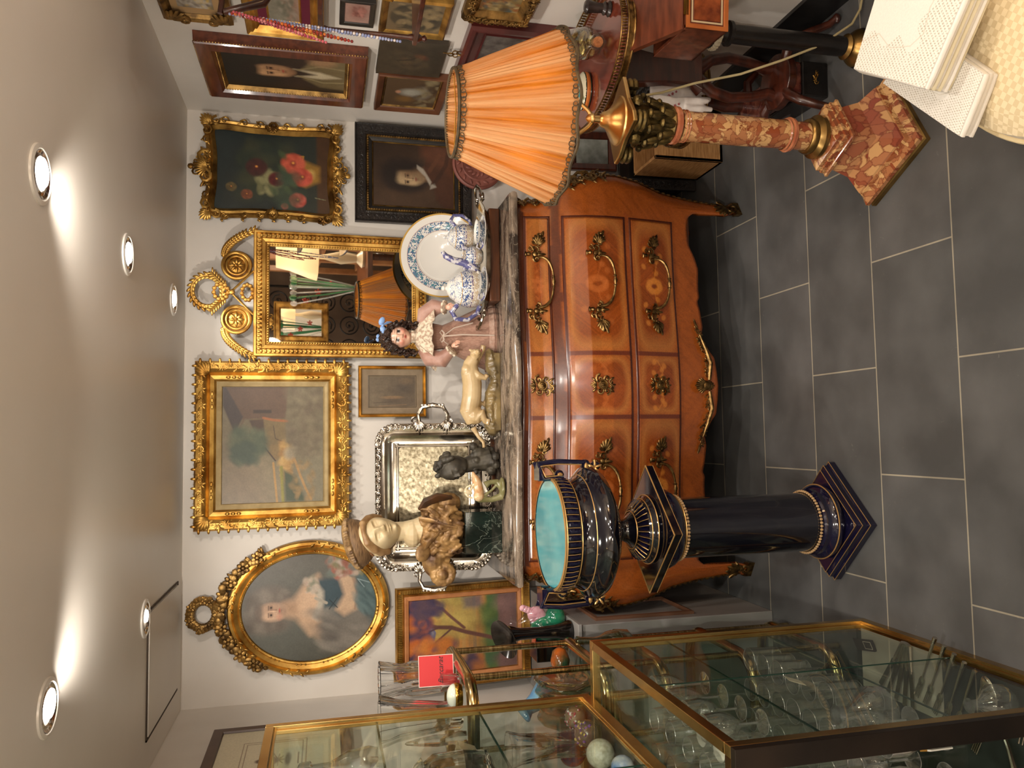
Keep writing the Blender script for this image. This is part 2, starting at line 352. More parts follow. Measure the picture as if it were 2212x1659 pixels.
def tile_mat():
    m, nt, p = newmat('slate_tile'); L = nt.links.new
    g = N(nt, 'ShaderNodeNewGeometry'); mp = N(nt, 'ShaderNodeMapping'); mp.inputs['Location'].default_value = (.1235, -1.932+.2995*20, 0); L(g.outputs['Position'], mp.inputs[0])
    b = N(nt, 'ShaderNodeTexBrick'); L(mp.outputs[0], b.inputs[0]); b.inputs['Scale'].default_value = 1; b.inputs['Brick Width'].default_value = .605; b.inputs['Row Height'].default_value = .2995
    b.inputs['Mortar Size'].default_value = .0022; b.inputs['Mortar Smooth'].default_value = .1; b.offset = .5; b.offset_frequency = 2
    b.inputs['Color1'].default_value = c4((78, 78, 77)); b.inputs['Color2'].default_value = c4((86, 85, 84)); b.inputs['Mortar'].default_value = c4((150, 142, 124))
    n = N(nt, 'ShaderNodeTexNoise'); n.inputs['Scale'].default_value = 5; n.inputs['Detail'].default_value = 8; L(g.outputs['Position'], n.inputs[0])
    mr = N(nt, 'ShaderNodeMapRange'); mr.inputs['From Min'].default_value = .35; mr.inputs['From Max'].default_value = .7; mr.inputs['To Min'].default_value = .8; mr.inputs['To Max'].default_value = 1.35; L(n.outputs[0], mr.inputs[0])
    vm = N(nt, 'ShaderNodeVectorMath', operation='SCALE'); L(b.outputs['Color'], vm.inputs[0]); L(mr.outputs[0], vm.inputs['Scale'])
    # fine pale scuffs
    v = N(nt, 'ShaderNodeTexNoise'); v.inputs['Scale'].default_value = 38; v.inputs['Detail'].default_value = 6; v.inputs['Distortion'].default_value = 2.5; L(g.outputs['Position'], v.inputs[0])
    r = N(nt, 'ShaderNodeValToRGB'); r.color_ramp.elements[0].position = .70; r.color_ramp.elements[1].position = .76; r.color_ramp.elements[0].color = (0, 0, 0, 1); r.color_ramp.elements[1].color = (.05, .047, .04, 1); L(v.outputs[0], r.inputs[0])
    ad = N(nt, 'ShaderNodeVectorMath', operation='ADD'); L(vm.outputs[0], ad.inputs[0]); L(r.outputs[0], ad.inputs[1]); L(ad.outputs[0], p.inputs['Base Color'])
    p.inputs['Roughness'].default_value = .42; p.inputs['Specular IOR Level'].default_value = .4
    bp = N(nt, 'ShaderNodeBump'); bp.inputs['Strength'].default_value = .35; bp.inputs['Distance'].default_value = .002
    sub = N(nt, 'ShaderNodeMath', operation='SUBTRACT'); L(n.outputs[0], sub.inputs[0]); L(b.outputs['Fac'], sub.inputs[1]); L(sub.outputs[0], bp.inputs['Height']); L(bp.outputs[0], p.inputs['Normal'])
    return m
tilem = tile_mat()
# ================================================================ the room
def struct(name, b, m, **k): o = b.build(name, m, None, False, **k); o['kind'] = 'structure'; return o
struct('floor', B().span((XL-.1, YB-.1, -.06), (2.7, D+.1, 0)), tilem)
struct('ceiling', B().span((XL-.1, YB-.1, ZC), (2.7, D+.1, ZC+.06)), ceil_paint)
struct('wall_back', B().span((XL-.1, D, 0), (XR+.1, D+.1, ZC)), white_paint)
struct('wall_left', B().span((XL-.1, YB, 0), (XL, D, ZC)), white_paint)
struct('wall_right', B().span((XR, 1.35, 0), (XR+.1, D, ZC)), white_paint)
struct('wall_right_return', B().span((XR+.1, 1.35, 0), (2.6, 1.45, ZC)), white_paint)
struct('wall_right_front', B().span((2.6, YB, 0), (2.7, 1.35, ZC)), white_paint)
darkwall = mat('shop_back_wall', (120, 100, 84), .8, 0, (90, 72, 60), 3)
struct('wall_front', B().span((XL-.1, YB-.1, 0), (2.7, YB, ZC)), darkwall)
skirt = mat('black_skirting_tile', (34, 32, 31), .3, 0, (26, 24, 24), 8)
struct('baseboard_right', B().span((XR-.012, 1.35, 0), (XR, D, .125)), skirt)
struct('baseboard_back', B().span((XL, D-.012, 0), (XR-.012, D, .125)), skirt)
b = B()                                                    # ceiling inspection hatch
hx0, hx1, hy0, hy1 = -.90, -.51, 2.62, 3.13
for a, c in (((hx0, hy0), (hx1, hy0+.006)), ((hx1-.006, hy0), (hx1, hy1)), ((hx0, hy1-.006), (hx1, hy1)), ((hx0, hy0), (hx0+.006, hy1))): b.span((*a, ZC-.004), (*c, ZC))
struct('trim_1', b, mat('hatch_gap', (70, 58, 48), .8))
struct('trim_2', B().span((hx0+.012, hy0+.012, ZC-.006), (hx1-.012, hy1-.012, ZC)), ceil_paint)
# downlights
chrome_ring = mat('downlight_ring', (232, 226, 216), .3, .1)
glow = emit('downlight_glow', (1, .94, .86), 28); glow_soft = emit('downlight_soft', (1, .9, .78), 7)
baff = mat('downlight_reflector', (200, 192, 182), .12, 1)
DL = ['round ceiling downlight, biggest and brightest, over the marble pedestal lamp', 'round ceiling downlight, middle one of the row over the carved flower frame', 'small round ceiling downlight nearest the wreath of the gilt mirror', 'small dim round ceiling downlight beside the ceiling hatch', 'round bright ceiling downlight over the glass display cases']
for i, (sx, sy) in enumerate(SPOTS):
    t = thing('downlight', DL[i], 'ceiling light', (sx, sy, ZC), group='recessed ceiling spots')
    R = .046
    B().lathe([(R+.012, 0), (R+.011, -.004), (R+.003, -.006), (R, -.003), (R-.002, .0)], 40, cap=False).build('rim', chrome_ring, t)
    tl = (.28, .12, 0) if i < 3 else (.25, -.15, 0)
    B().lathe([(R-.001, -.0045), (R-.006, -.002), (R-.012, -.0035), (R-.014, -.001)], 36, cap=False).build('reflector', baff, t)
    B().lathe([(0, -.003), (R*.62 if i != 3 else R*.4, -.003), (R*.6 if i != 3 else R*.38, -.006), (0, -.008)], 28).build('bulb', glow if i not in (3,) else glow_soft, t, loc=(.006, .006, 0))
# ================================================================ pictures
def P_flat(c, prof_w=.0): return c
def place(o, x, y, z, rz=0, lean=0): o.location = (x, y, z); o.rotation_euler = (lean, 0, rz); return o
def fr(name, label, cat, w, h, prof, fm, x, y, z, rz=0, lean=0, sight=None, orn=None, orn_m=None):
    t = thing(name, label, cat); place(t, x, y, z, rz, lean)
    B().frame(w, h, prof).build('frame', fm, t, False)
    B().span((-w/2+.004, -.004, -h/2+.004), (w/2-.004, 0, h/2-.004)).build('backing_board', mat('backing', (84, 66, 48), .9), t, False)
    return t
def rectpath(w, h, n=6):
    P = []
    for (a, b), (c, d) in zip(((-1, -1), (1, -1), (1, 1), (-1, 1)), ((1, -1), (1, 1), (-1, 1), (-1, -1))):
        for i in range(n): q = i/n; P.append(((a+(c-a)*q)*w/2, (b+(d-b)*q)*h/2))
    return P+[P[0]]
def beads(b, w, h, r, step, y, sq=1):
    for P in (((-w/2, -h/2), (w/2, -h/2)), ((w/2, -h/2), (w/2, h/2)), ((w/2, h/2), (-w/2, h/2)), ((-w/2, h/2), (-w/2, -h/2))):
        L = math.hypot(P[1][0]-P[0][0], P[1][1]-P[0][1]); k = int(L/step); hz = P[0][1] == P[1][1]
        for i in range(k): q = (i+.5)/k; b.ell((P[0][0]+(P[1][0]-P[0][0])*q, y, P[0][1]+(P[1][1]-P[0][1])*q), (r if hz else r*sq, r, r*sq if hz else r), n=6)
    return b
# ---- gilt framed farm landscape
def paint_farm():
    p = Paint(230, 200, (128, 118, 92), .44, .385, 3); p.grad((118, 110, 88), 0, .6, 0, .1).noise(.12, 9)
    p.poly([(0, .55), (.35, .6), (.35, .95), (.0, 1)], (134, 116, 92), .1, .5).grad((112, 92, 74), .3, .3, 0, .75, .5)
    p.poly([(.42, 1), (1, 1), (1, .0), (.5, .0), (.3, .3), (.42, .6)], (98, 88, 66), .12, .75)
    p.poly([(.60, .86), (.71, .80), (.98, .99), (1, .98), (1, .35), (.72, .38), (.72, .78)], (92, 70, 54), .01).poly([(.60, .88), (.74, .80), (1, .97), (1, 1), (.84, 1)], (62, 50, 46), .008)
    p.poly([(.72, .72), (.72, .38), (.44, .36), (.40, .48), (.52, .6)], (112, 94, 62), .01).poly([(.71, .74), (.72, .60), (.53, .58), (.50, .56), (.56, .66)], (72, 54, 42), .008)
    p.poly([(.36, .48), (.42, .36), (.50, .34), (.50, .52), (.43, .56)], (122, 100, 64), .008)
    p.poly([(.80, .70), (.80, .52), (.77, .52), (.77, .70)], (58, 44, 36), .006).line([(.70, .36), (.71, .5), (.73, .6)], .014, (148, 92, 54))
    p.line([(.47, .58), (.36, .48)], .008, (60, 46, 36)).line([(.66, .5), (.55, .48), (.52, .4)], .006, (78, 64, 44))
    p.dabs(90, .34, .62, .60, .88, [(74, 84, 64), (66, 76, 58), (88, 96, 72)], .035, .5).dabs(40, .36, .5, .7, .9, [(60, 72, 58)], .03, .6)
    p.dabs(60, .2, .5, .30, .42, [(170, 134, 76), (150, 112, 62), (186, 152, 92)], .022, .7).line([(0, .46), (.34, .50)], .012, (166, 128, 74)).line([(0, .40), (.3, .42)], .018, (132, 124, 52))
    p.poly([(0, .38), (.28, .40), (.22, .27), (.02, .18), (0, .15)], (62, 70, 48), .02).line([(.02, .12), (.12, .18), (.25, .24), (.35, .28)], .014, (160, 124, 76)).dabs(30, .02, .35, .1, .32, [(150, 118, 70), (120, 100, 66)], .02, .5)
    p.ell(.42, .34, .05, .05, (158, 148, 128), .5, .8).ell(.48, .28, .05, .03, (150, 142, 122), .5, .7).ell(.56, .32, .05, .04, (58, 50, 48), .4, .7)
    p.dabs(200, .4, 1, .02, .35, [(112, 100, 78), (84, 74, 56), (124, 112, 88), (96, 82, 66)], .03, .35); return p.noise(.14, 24)
w_, h_ = .643, .572
t = fr('landscape_painting', 'farmyard landscape painting in a wide carved gold frame with cream liner', 'painting', w_, h_, [(0, 0), (0, .022), (.008, .036), (.03, .04), (.042, .03), (.05, .022), (.056, .03), (.07, .026), (.078, .020)], gilt, -.0165, D-.022, 1.721, 0, .02)
B().frame(w_-.156, h_-.156, [(0, .020), (.004, .022), (.016, .018), (.019, .02), (.021, .014)]).build('liner', cream_liner, t, False)
canvas(paint_farm(), .447, .373, t, -.0145)
b = B().rinceau(rectpath(w_-.05, h_-.05, 4), .034, 5, .95, -.036); beads(b, w_-.004, h_-.004, .006, .034, -.03, 2.2)
for sx in (-1, 1):
    for sz in (-1, 1): b.acanthus(sx*(w_/2-.05), sz*(h_/2-.05), math.atan2(sz, sx), .062, -.036, 7)
b.build('carving', gilt, t)
b = B()
for s in (-1, 1):
    for q in (-.32, -.28, -.24, .24, .28, .32): b.ell((s*(w_/2-.063), -.031, q*h_*.9), (.006, .004, .009), n=6); b.ell((q*w_*.95, -.031, s*(h_/2-.063)), (.010, .004, .006), n=6)
b.build('carved_rosettes', gilt, t)
# ---- carved rococo flower picture
def paint_flowers(shade=0):
    p = Paint(150, 190, (40, 46, 40), .32, .42, 5); p.grad((34, 44, 44), 0, .3, .2, 1).noise(.2, 5)
    p.poly([(0, 0), (1, 0), (1, .13), (0, .12)], (70, 46, 26), .01).dabs(60, .2, .85, .35, .8, [(56, 62, 44), (46, 56, 42), (64, 66, 46), (38, 50, 40)], .05, .5)
    p.poly([(.38, .30), (.62, .30), (.66, .22), (.60, .1), (.42, .1), (.34, .22)], (146, 108, 46), .02).ell(.5, .18, .06, .04, (190, 156, 84), .4).line([(.62, .26), (.72, .24), (.70, .32)], .008, (160, 120, 52))
    def rose(x, y, r, c, c2):
        for k in range(9): a = k*.7+x*9; p.ell(x+math.cos(a)*r*.55, y+math.sin(a)*r*.5, r*.55, r*.42, c if k % 2 else c2, .3, .9, a*57)
        p.ell(x, y, r*.3, r*.22, (90, 34, 28), .5, .7); p.ell(x+r*.1, y, r*.12, r*.1, (220, 150, 70), .5)
    p.dabs(50, .25, .5, .45, .62, [(132, 128, 88), (150, 146, 104), (110, 108, 74)], .022, .75)
    rose(.62, .33, .115, (186, 78, 58), (206, 98, 74)); rose(.46, .25, .10, (176, 66, 52), (200, 88, 70)); rose(.18, .29, .08, (192, 96, 80), (170, 64, 52))
    rose(.42, .47, .08, (96, 34, 34), (74, 26, 30)); rose(.55, .64, .10, (60, 32, 30), (72, 36, 34)); rose(.22, .72, .055, (132, 74, 50), (104, 62, 40)); rose(.3, .85, .05, (104, 88, 52), (84, 72, 44)); rose(.10, .40, .035, (190, 96, 80), (170, 76, 62))
    for q in ((.3, .38), (.38, .33), (.72, .42), (.28, .5), (.55, .42)): p.ell(*q, .06, .025, (74, 88, 58), .4, .8, 40)
    p.line([(.2, .05), (.22, .14)], .004, (120, 120, 90)).dabs(20, .05, .5, .28, .45, [(64, 80, 62)], .04, .4); return p.noise(.15, 18)
fw, fh = .335, .45
t = thing('flower_painting', 'dark flower still life in a pierced carved rococo gold frame with shell crest', 'painting'); place(t, 1.062, D-.014, 1.727, 0, .02)
def wavy(w, h, am, n=120):
    P = []
    for i in range(n):
        a = 2*PI*i/n; c, s = math.cos(a), math.sin(a); q = (abs(c)**9+abs(s)**9)**(-1/9)
        k = 1+am*math.cos(4*a+PI)+am*.35*math.cos(8*a); P.append((w/2*c*q*k, h/2*s*q*k))
    return P
o_ = wavy(fw+.045, fh+.05, .028)
B().rings(o_, [(0, 0), (-.002, .016), (.006, .026), (.014, .022), (.022, .028), (.030, .018), (.036, .010)]).build('frame', gilt_old, t)
b = B(); k = len(o_)
for i in range(0, k, 4):
    x, z = o_[i]; nx = Vector((x, z)).normalized(); a = math.atan2(o_[(i+1) % k][1]-o_[i-1][1], o_[(i+1) % k][0]-o_[i-1][0])
    b.scroll(x-nx.x*.006, z-nx.y*.006, .016, a+(i//4 % 2)*PI, 1.1, 1 if i//4 % 2 else -1, .24, -.024)
    b.leaf(x, z, a+.5, .03, .009, -.022); b.leaf(x+nx.x*.004, z+nx.y*.004, math.atan2(nx.y, nx.x)+.6, .016, .008, -.012); b.ell((x+nx.x*.011, -.01, z+nx.y*.011), .005, n=6)
for sx in (-1, 1):
    for sz in (-1, 1):
        X, Z = sx*(fw/2+.018), sz*(fh/2+.022)
        b.acanthus(X-sx*.012, Z-sz*.012, math.atan2(sz, sx), .05, -.024, 7); b.scroll(X, Z-sz*.035, .02, 0, 1.2, sx*sz, .25, -.024); b.scroll(X-sx*.04, Z, .022, 0, 1.2, -sx*sz, .25, -.024)
for sx in (-1, 1): b.scroll(sx*(fw/2+.012), 0, .026, PI/2, 1.3, sx, .25, -.024); b.acanthus(sx*(fw/2+.008), .0, PI/2+sx*PI/2+PI/2*0, .03, -.028, 5)
for sz, q in ((1, 1.0), (-1, .72)):
    Z = sz*(fh/2+.028)
    for i in range(9): a = sz*PI/2+(i/8-.5)*2.1; b.leaf(0, Z-sz*.01, a, .052*q, .012, -.026)
    for sx in (-1, 1): b.scroll(sx*.038, Z, .03*q, -sx*sz*.5, 1.3, sx*sz, .26, -.022); b.scroll(sx*.022, Z+sz*.032*q, .016, 0, 1.2, -sx, .26, -.02); b.leaf(sx*.05, Z, (0 if sx > 0 else PI)+sz*sx*.5, .035, .011, -.02)
    b.ell((0, -.02, Z+sz*.052*q), (.012, .009, .012), n=8); b.flower(.004, Z+sz*.04*q, .014, -.022)
b.build('carving', gilt_old, t)
canvas(paint_flowers(), fw, fh, t, -.006)
# ---- portrait of a man in a black frame
def face(p, x, y, rx, ry, skin, dark, hair, tilt=0, lip=(150, 70, 60)):
    p.ell(x, y, rx, ry, skin, .22)
    p.ell(x+rx*.5, y-ry*.1, rx*.55, ry*.8, dark, .6, .45); p.ell(x, y-ry*.75, rx*.5, ry*.3, dark, .5, .5)
    for s in (-1, 1):
        ex = x+s*rx*.42-tilt*rx; p.ell(ex, y+ry*.10, rx*.26, ry*.14, dark, .5, .8); p.ell(ex, y+ry*.08, rx*.11, ry*.07, (24, 18, 16), .4); p.line([(ex-rx*.25, y+ry*.26), (ex+rx*.22, y+ry*.27)], rx*.05, hair, .7)
    nx = x-tilt*rx*1.4; p.line([(nx+rx*.12, y+ry*.1), (nx+rx*.1, y-ry*.25)], rx*.08, dark, .45); p.ell(nx+rx*.04, y-ry*.28, rx*.16, ry*.07, dark, .5, .7); p.ell(nx-rx*.04, y-ry*.05, rx*.07, ry*.28, tuple(min(255, int(c*1.12)) for c in skin), .5, .8)
    p.ell(nx, y-ry*.50, rx*.26, ry*.06, lip, .4, .9); p.ell(nx, y-ry*.62, rx*.2, ry*.05, dark, .5, .5)
def paint_man():
    p = Paint(170, 210, (66, 48, 34), .26, .33, 8); p.grad((44, 32, 24), .3, .6, 1, 1).noise(.15, 5)
    p.ell(.52, .62, .26, .30, (38, 28, 24), .2).ell(.46, .56, .22, .24, (30, 22, 20), .3)
    p.poly([(.42, .46), (.62, .50), (.64, .34), (.44, .28)], (120, 92, 68), .03)
    face(p, .46, .56, .125, .175, (172, 146, 110), (96, 70, 50), (30, 22, 18), .08, (120, 66, 54)); p.ell(.56, .54, .05, .13, (104, 76, 54), .7, .7)
    p.ell(.50, .775, .20, .075, (34, 26, 22), .5).ell(.315, .62, .035, .14, (34, 25, 21), .6).ell(.625, .62, .05, .17, (32, 24, 20), .6)
    p.poly([(0, 0), (1, 0), (1, .36), (.8, .34), (.62, .38), (.36, .26), (.12, .22), (0, .12)], (70, 42, 28), .02).poly([(1, .0), (1, .42), (.82, .4), (.7, .2), (.5, .0)], (92, 54, 36), .05, .8)
    p.poly([(.36, .30), (.42, .28), (.62, .38), (.68, .46), (.62, .46), (.5, .36)], (156, 146, 132), .01).poly([(.30, .30), (.37, .29), (.40, .24), (.34, .22)], (146, 138, 126), .01)
    p.line([(.4, .24), (.7, .1), (1, .05)], .03, (48, 30, 22), .6).line([(.6, .3), (.85, .18)], .03, (104, 64, 42), .4); return p.noise(.14, 16)
w_, h_ = .407, .478
t = fr('portrait_painting', 'portrait of a dark haired man in a broad black carved frame with gold inner bands', 'painting', w_, h_, [(0, 0), (0, .026), (.004, .03), (.008, .026), (.036, .024), (.042, .028), (.047, .022)], mat('black_frame', (36, 30, 27), .35, 0, (22, 18, 17), 40, .9, 150), 1.0785, D-.022, 1.170, 0, .02)
b = B().frame(w_-.094, h_-.094, [(0, .022), (.004, .03), (.008, .022)]); beads(b, w_-.102, h_-.102, .0042, .010, -.026); b.build('gilt_band', gilt_dark, t)
B().frame(w_-.110, h_-.110, [(0, .022), (.006, .018), (.014, .014)]).build('black_slip', ebony, t, False); B().frame(w_-.138, h_-.138, [(0, .014), (.002, .017), (.005, .012)]).build('gold_slip', gilt_old, t, False)
B().rinceau(rectpath(w_-.046, h_-.046, 5), .018, 9, .9, -.023).build('carving', mat('black_frame', (0, 0, 0)), t)
canvas(paint_man(), w_-.145, h_-.145, t, -.011)
# ---- small sepia print
def paint_sepia():
    p = Paint(110, 140, (94, 80, 64), .13, .19, 4); p.grad((112, 98, 76), 0, .3, 0, 1, .6).noise(.2, 6); p.ell(.3, .5, .05, .22, (132, 104, 74), .4, .9).ell(.2, .5, .09, .2, (70, 58, 48), .6, .4).line([(.15, .5), (.12, .9)], .01, (66, 54, 42), .6)
    p.ell(.6, .25, .15, .2, (70, 62, 54), .7, .6).ell(.85, .2, .1, .12, (118, 96, 70), .6, .5).line([(.02, .78), (.06, .2)], .012, (134, 104, 74), .5); return p.noise(.12, 14)
w_, h_ = .207, .271
t = fr('small_framed_print', 'small sepia landscape print in a thin plain gold frame with grey mount', 'picture', w_, h_, [(0, 0), (0, .016), (.003, .019), (.006, .015), (.010, .018), (.014, .010)], gilt, .1885, D-.012, 1.2615, 0, .01)
B().frame(w_-.026, h_-.026, [(0, .008), (.029, .008), (.030, .006)]).build('mount', mat('grey_mount', (142, 124, 100), .85, 0, (128, 110, 88), 30), t, False)
b = B(); b.frame(w_-.078, h_-.078, [(0, .0084), (.0012, .0088), (.0016, .0084)]); b.build('mount_line', ebony, t, False)
canvas(paint_sepia(), w_-.086, h_-.086, t, -.0062)
# ---- oval pastel of a lady
def paint_lady():
    p = Paint(230, 290, (88, 88, 80), .41, .52, 12); p.grad((62, 58, 46), .3, .55, .0, .2, .8).grad((84, 76, 68), .6, .5, 1, .7, .7).noise(.12, 5)
    p.ell(.52, .76, .17, .15, (96, 84, 74), .35).ell(.47, .85, .16, .10, (112, 102, 92), .5).ell(.60, .80, .10, .13, (100, 90, 80), .5).ell(.36, .78, .08, .12, (110, 100, 90), .5).dabs(60, .32, .66, .68, .94, [(128, 118, 106), (84, 74, 64), (104, 94, 84)], .03, .4)
    p.poly([(.44, .70), (.55, .70), (.58, .62), (.74, .52), (.80, .44), (.60, .38), (.36, .40), (.24, .50), (.40, .60)], (186, 152, 122), .03).poly([(.45, .69), (.5, .66), (.55, .69), (.54, .60), (.46, .60)], (150, 118, 92), .02, .7).ell(.56, .5, .12, .07, (200, 166, 136), .5, .7)
    p.poly([(.26, .50), (.36, .55), (.36, .42), (.22, .34), (.18, .42)], (180, 150, 122), .03, .9)
    face(p, .475, .77, .082, .103, (196, 162, 134), (124, 94, 76), (74, 58, 48), -.1, (164, 70, 62)); p.ell(.475, .865, .085, .03, (100, 88, 78), .5, .9).ell(.43, .72, .03, .02, (196, 128, 106), .6, .5)
    p.poly([(.34, .40), (.76, .45), (.76, .24), (.72, .04), (.3, .04), (.34, .22)], (44, 64, 72), .02).poly([(.36, .44), (.52, .40), (.64, .40), (.76, .47), (.72, .50), (.56, .44), (.40, .48)], (176, 166, 150), .015, .9)
    p.line([(.58, .46), (.53, .38)], .012, (160, 150, 134)).ell(.68, .48, .05, .03, (170, 160, 146), .5).ell(.72, .51, .022, .018, (168, 70, 72), .4).dabs(25, .62, .78, .44, .54, [(176, 158, 140), (120, 120, 100)], .014, .7)
    p.poly([(.10, .42), (.32, .42), (.36, .30), (.50, .16), (.42, .04), (.18, .06), (.06, .22)], (112, 104, 94), .04, .9).dabs(60, .08, .46, .08, .42, [(142, 134, 122), (84, 78, 72), (128, 120, 110)], .045, .45, 70, 2.2)
    p.poly([(.40, .25), (.46, .15), (.62, .14), (.82, .19), (.88, .24), (.84, .31), (.76, .29), (.60, .25), (.46, .31)], (190, 158, 128), .02).ell(.86, .28, .045, .035, (198, 166, 136), .3).line([(.46, .17), (.62, .155), (.82, .20)], .010, (144, 114, 90), .6)
    for k in range(4): p.line([(.84, .315-k*.018), (.905, .305-k*.02)], .007, (200, 168, 138)); p.line([(.85, .306-k*.018), (.90, .297-k*.02)], .002, (130, 100, 80), .8)
    p.poly([(.3, .02), (.9, .02), (.85, .16), (.6, .12), (.44, .10)], (60, 80, 82), .04, .9); p.dabs(60, .4, .85, .0, .14, [(92, 112, 112), (48, 68, 72)], .03, .5, 40, 2.4)
    p.dabs(150, .78, .97, .12, .36, [(170, 148, 130), (150, 84, 66), (180, 164, 150), (112, 110, 74), (130, 76, 58), (96, 104, 96)], .018, .8); p.line([(.47, .36), (.57, .30)], .004, (26, 38, 44)).line([(.56, .36), (.48, .30)], .004, (26, 38, 44)).line([(.66, .10), (.74, .15), (.70, .06)], .004, (130, 146, 146))
    return p.noise(.10, 20)
t = thing('oval_portrait', 'oval pastel of a lady in blue, gold oval frame with a flower wreath crest', 'painting'); place(t, -.648, D-.012, 1.583, 0, .015)
def oval(a, c, n=96): return [(a*math.cos(2*PI*i/n), c*math.sin(2*PI*i/n)) for i in range(n)]
ov = oval(.256, .305)
B().rings(ov, [(0, 0), (0, .014), (.006, .024), (.016, .026), (.020, .018), (.026, .022), (.040, .014), (.044, .018), (.050, .016), (.053, .009)]).build('frame', gilt, t)
b = B()
for i in range(96):
    x, z = ov[i]; q = 1-.012/.28; a = math.atan2(ov[(i+1) % 96][1]-ov[i-1][1], ov[(i+1) % 96][0]-ov[i-1][0])
    if (i//6) % 2: b.leaf(x*q, z*q, a+(.6 if i % 2 else -.6), .022, .007, -.026)
    if (i//3) % 2: b.ell((x*.835, -.018, z*.845), (.0035, .003, .0035), n=6)
b.build('carving', gilt_old, t)
b = B(); rnd = random.Random(7)
for i in range(46):                                          # fruit and flower garland over the top
    a = PI/2+(i/45-.5)*1.95; r = .272+.012*math.cos((a-PI/2)*3); x, z = r*math.cos(a), (r+.047)*math.sin(a)
    s_ = .016*(1.15-.35*abs(i/45-.5)*2)
    for k in range(2): b.ell((x+rnd.uniform(-.012, .012), -.014-rnd.uniform(0, .012), z+rnd.uniform(-.012, .014)), (s_*rnd.uniform(.7, 1.1), s_*.8, s_*rnd.uniform(.7, 1.1)), n=8)
    b.leaf(x, z, rnd.uniform(0, 6.28), .03, .012, -.02)
    if i % 5 == 2: b.flower(x, z, .026, -.03, 6)
for i in range(26):                                          # wreath ring
    a = 2*PI*i/26; x, z = .050*math.cos(a), .388+.046*math.sin(a)
    b.ell((x, -.016, z), (.018, .014, .018), n=8); b.ell((x*1.15+rnd.uniform(-.005, .005), -.024, .388+(z-.388)*1.12), .012, n=8)
    if i % 4 == 0: b.flower(x*1.08, .388+(z-.388)*1.08, .018, -.03)
b.build('flower_wreath', gilt_dark, t)
canvas(paint_lady(), .408, .518, t, -.008, mask='oval')
# ---- autumn landscape standing on the low cabinet
def paint_sunset():
    p = Paint(190, 220, (196, 140, 78), .33, .42, 21); p.grad((206, 160, 84), .8, .5, 1, .8).noise(.08, 8)
    p.poly([(0, .84), (1, .80), (1, .92), (0, .95)], (216, 146, 78), .02, .8)
    for k, c in ((.44, (168, 122, 78)), (.50, (196, 152, 92)), (.56, (160, 116, 72)), (.62, (190, 158, 96)), (.36, (178, 124, 74)), (.40, (132, 110, 90)), (.68, (158, 150, 84))): p.line([(0, k), (1, k+.01)], .02, c, .8)
    p.dabs(60, .4, 1, .4, .8, [(186, 164, 90), (206, 178, 100), (170, 136, 80)], .05, .5).poly([(.82, .32), (1, .34), (1, .52), (.84, .5)], (112, 102, 108), .03, .8)
    p.poly([(0, .28), (1, .30), (1, .17), (0, .18)], (96, 116, 66), .02).dabs(50, 0, 1, .17, .3, [(84, 108, 60), (120, 134, 76), (76, 104, 74)], .05, .6).poly([(0, .17), (1, .18), (1, 0), (0, 0)], (126, 96, 92), .015).dabs(40, 0, 1, 0, .16, [(140, 106, 100), (112, 88, 86)], .05, .5)
    p.poly([(.28, .80), (.55, .77), (.72, .84), (.66, .87), (.5, .82), (.30, .86)], (150, 146, 160), .015).line([(.3, .8), (.55, .765), (.72, .83)], .01, (116, 112, 140)).line([(.36, .83), (.6, .82)], .01, (206, 196, 190))
    p.line([(.36, .15), (.44, .30), (.52, .48), (.60, .62), (.62, .75), (.70, .93)], .024, (112, 76, 66)).line([(.58, .50), (.74, .62), (.86, .70), (.93, .9)], .016, (120, 82, 68)).line([(.58, .62), (.4, .78), (.36, .9)], .011, (106, 72, 68)).line([(.62, .72), (.56, .84), (.44, .97)], .01, (104, 70, 66))
    p.dabs(170, .0, 1, .84, 1.0, [(70, 60, 88), (86, 70, 90), (206, 118, 52), (62, 54, 80), (196, 104, 48)], .045, .85).dabs(70, 0, .4, .62, .9, [(196, 106, 46), (208, 128, 60), (76, 64, 88)], .04, .8).dabs(40, .78, 1, .7, .95, [(72, 62, 88), (96, 74, 84)], .04, .8).dabs(30, 0, .2, .35, .62, [(70, 62, 84), (178, 110, 60)], .04, .7)
    return p.noise(.1, 26)
w_, h_ = .39, .545
t = fr('autumn_painting', 'bright orange tree landscape painting in a ribbed gold frame standing on the low grey cabinet', 'painting', w_, h_, [(0, 0), (0, .026), (.003, .03), (.006, .026), (.022, .022), (.026, .026), (.030, .02), (.034, .018), (.050, .016), (.053, .01)], gilt, -.77, D-.10, .720+h_/2+.003, 0, .12)
b = B()
for s in (-1, 1):
    for i in range(78): b.box((s*(w_/2-.0135), -.027, (i-38.5)*h_*.0122), (.015, .006, .0036))
    for i in range(54): b.box(((i-26.5)*w_*.0168, -.027, s*(h_/2-.0135)), (.0036, .006, .015))
b.build('ribbing', gilt, t, False)
B().frame(w_-.066, h_-.066, [(0, .019), (.004, .022), (.016, .018), (.019, .012)]).build('orange_liner', mat('orange_liner', (206, 140, 88), .6, 0, (190, 122, 74), 30), t, False)
canvas(paint_sunset(), w_-.10, h_-.10, t, -.011)
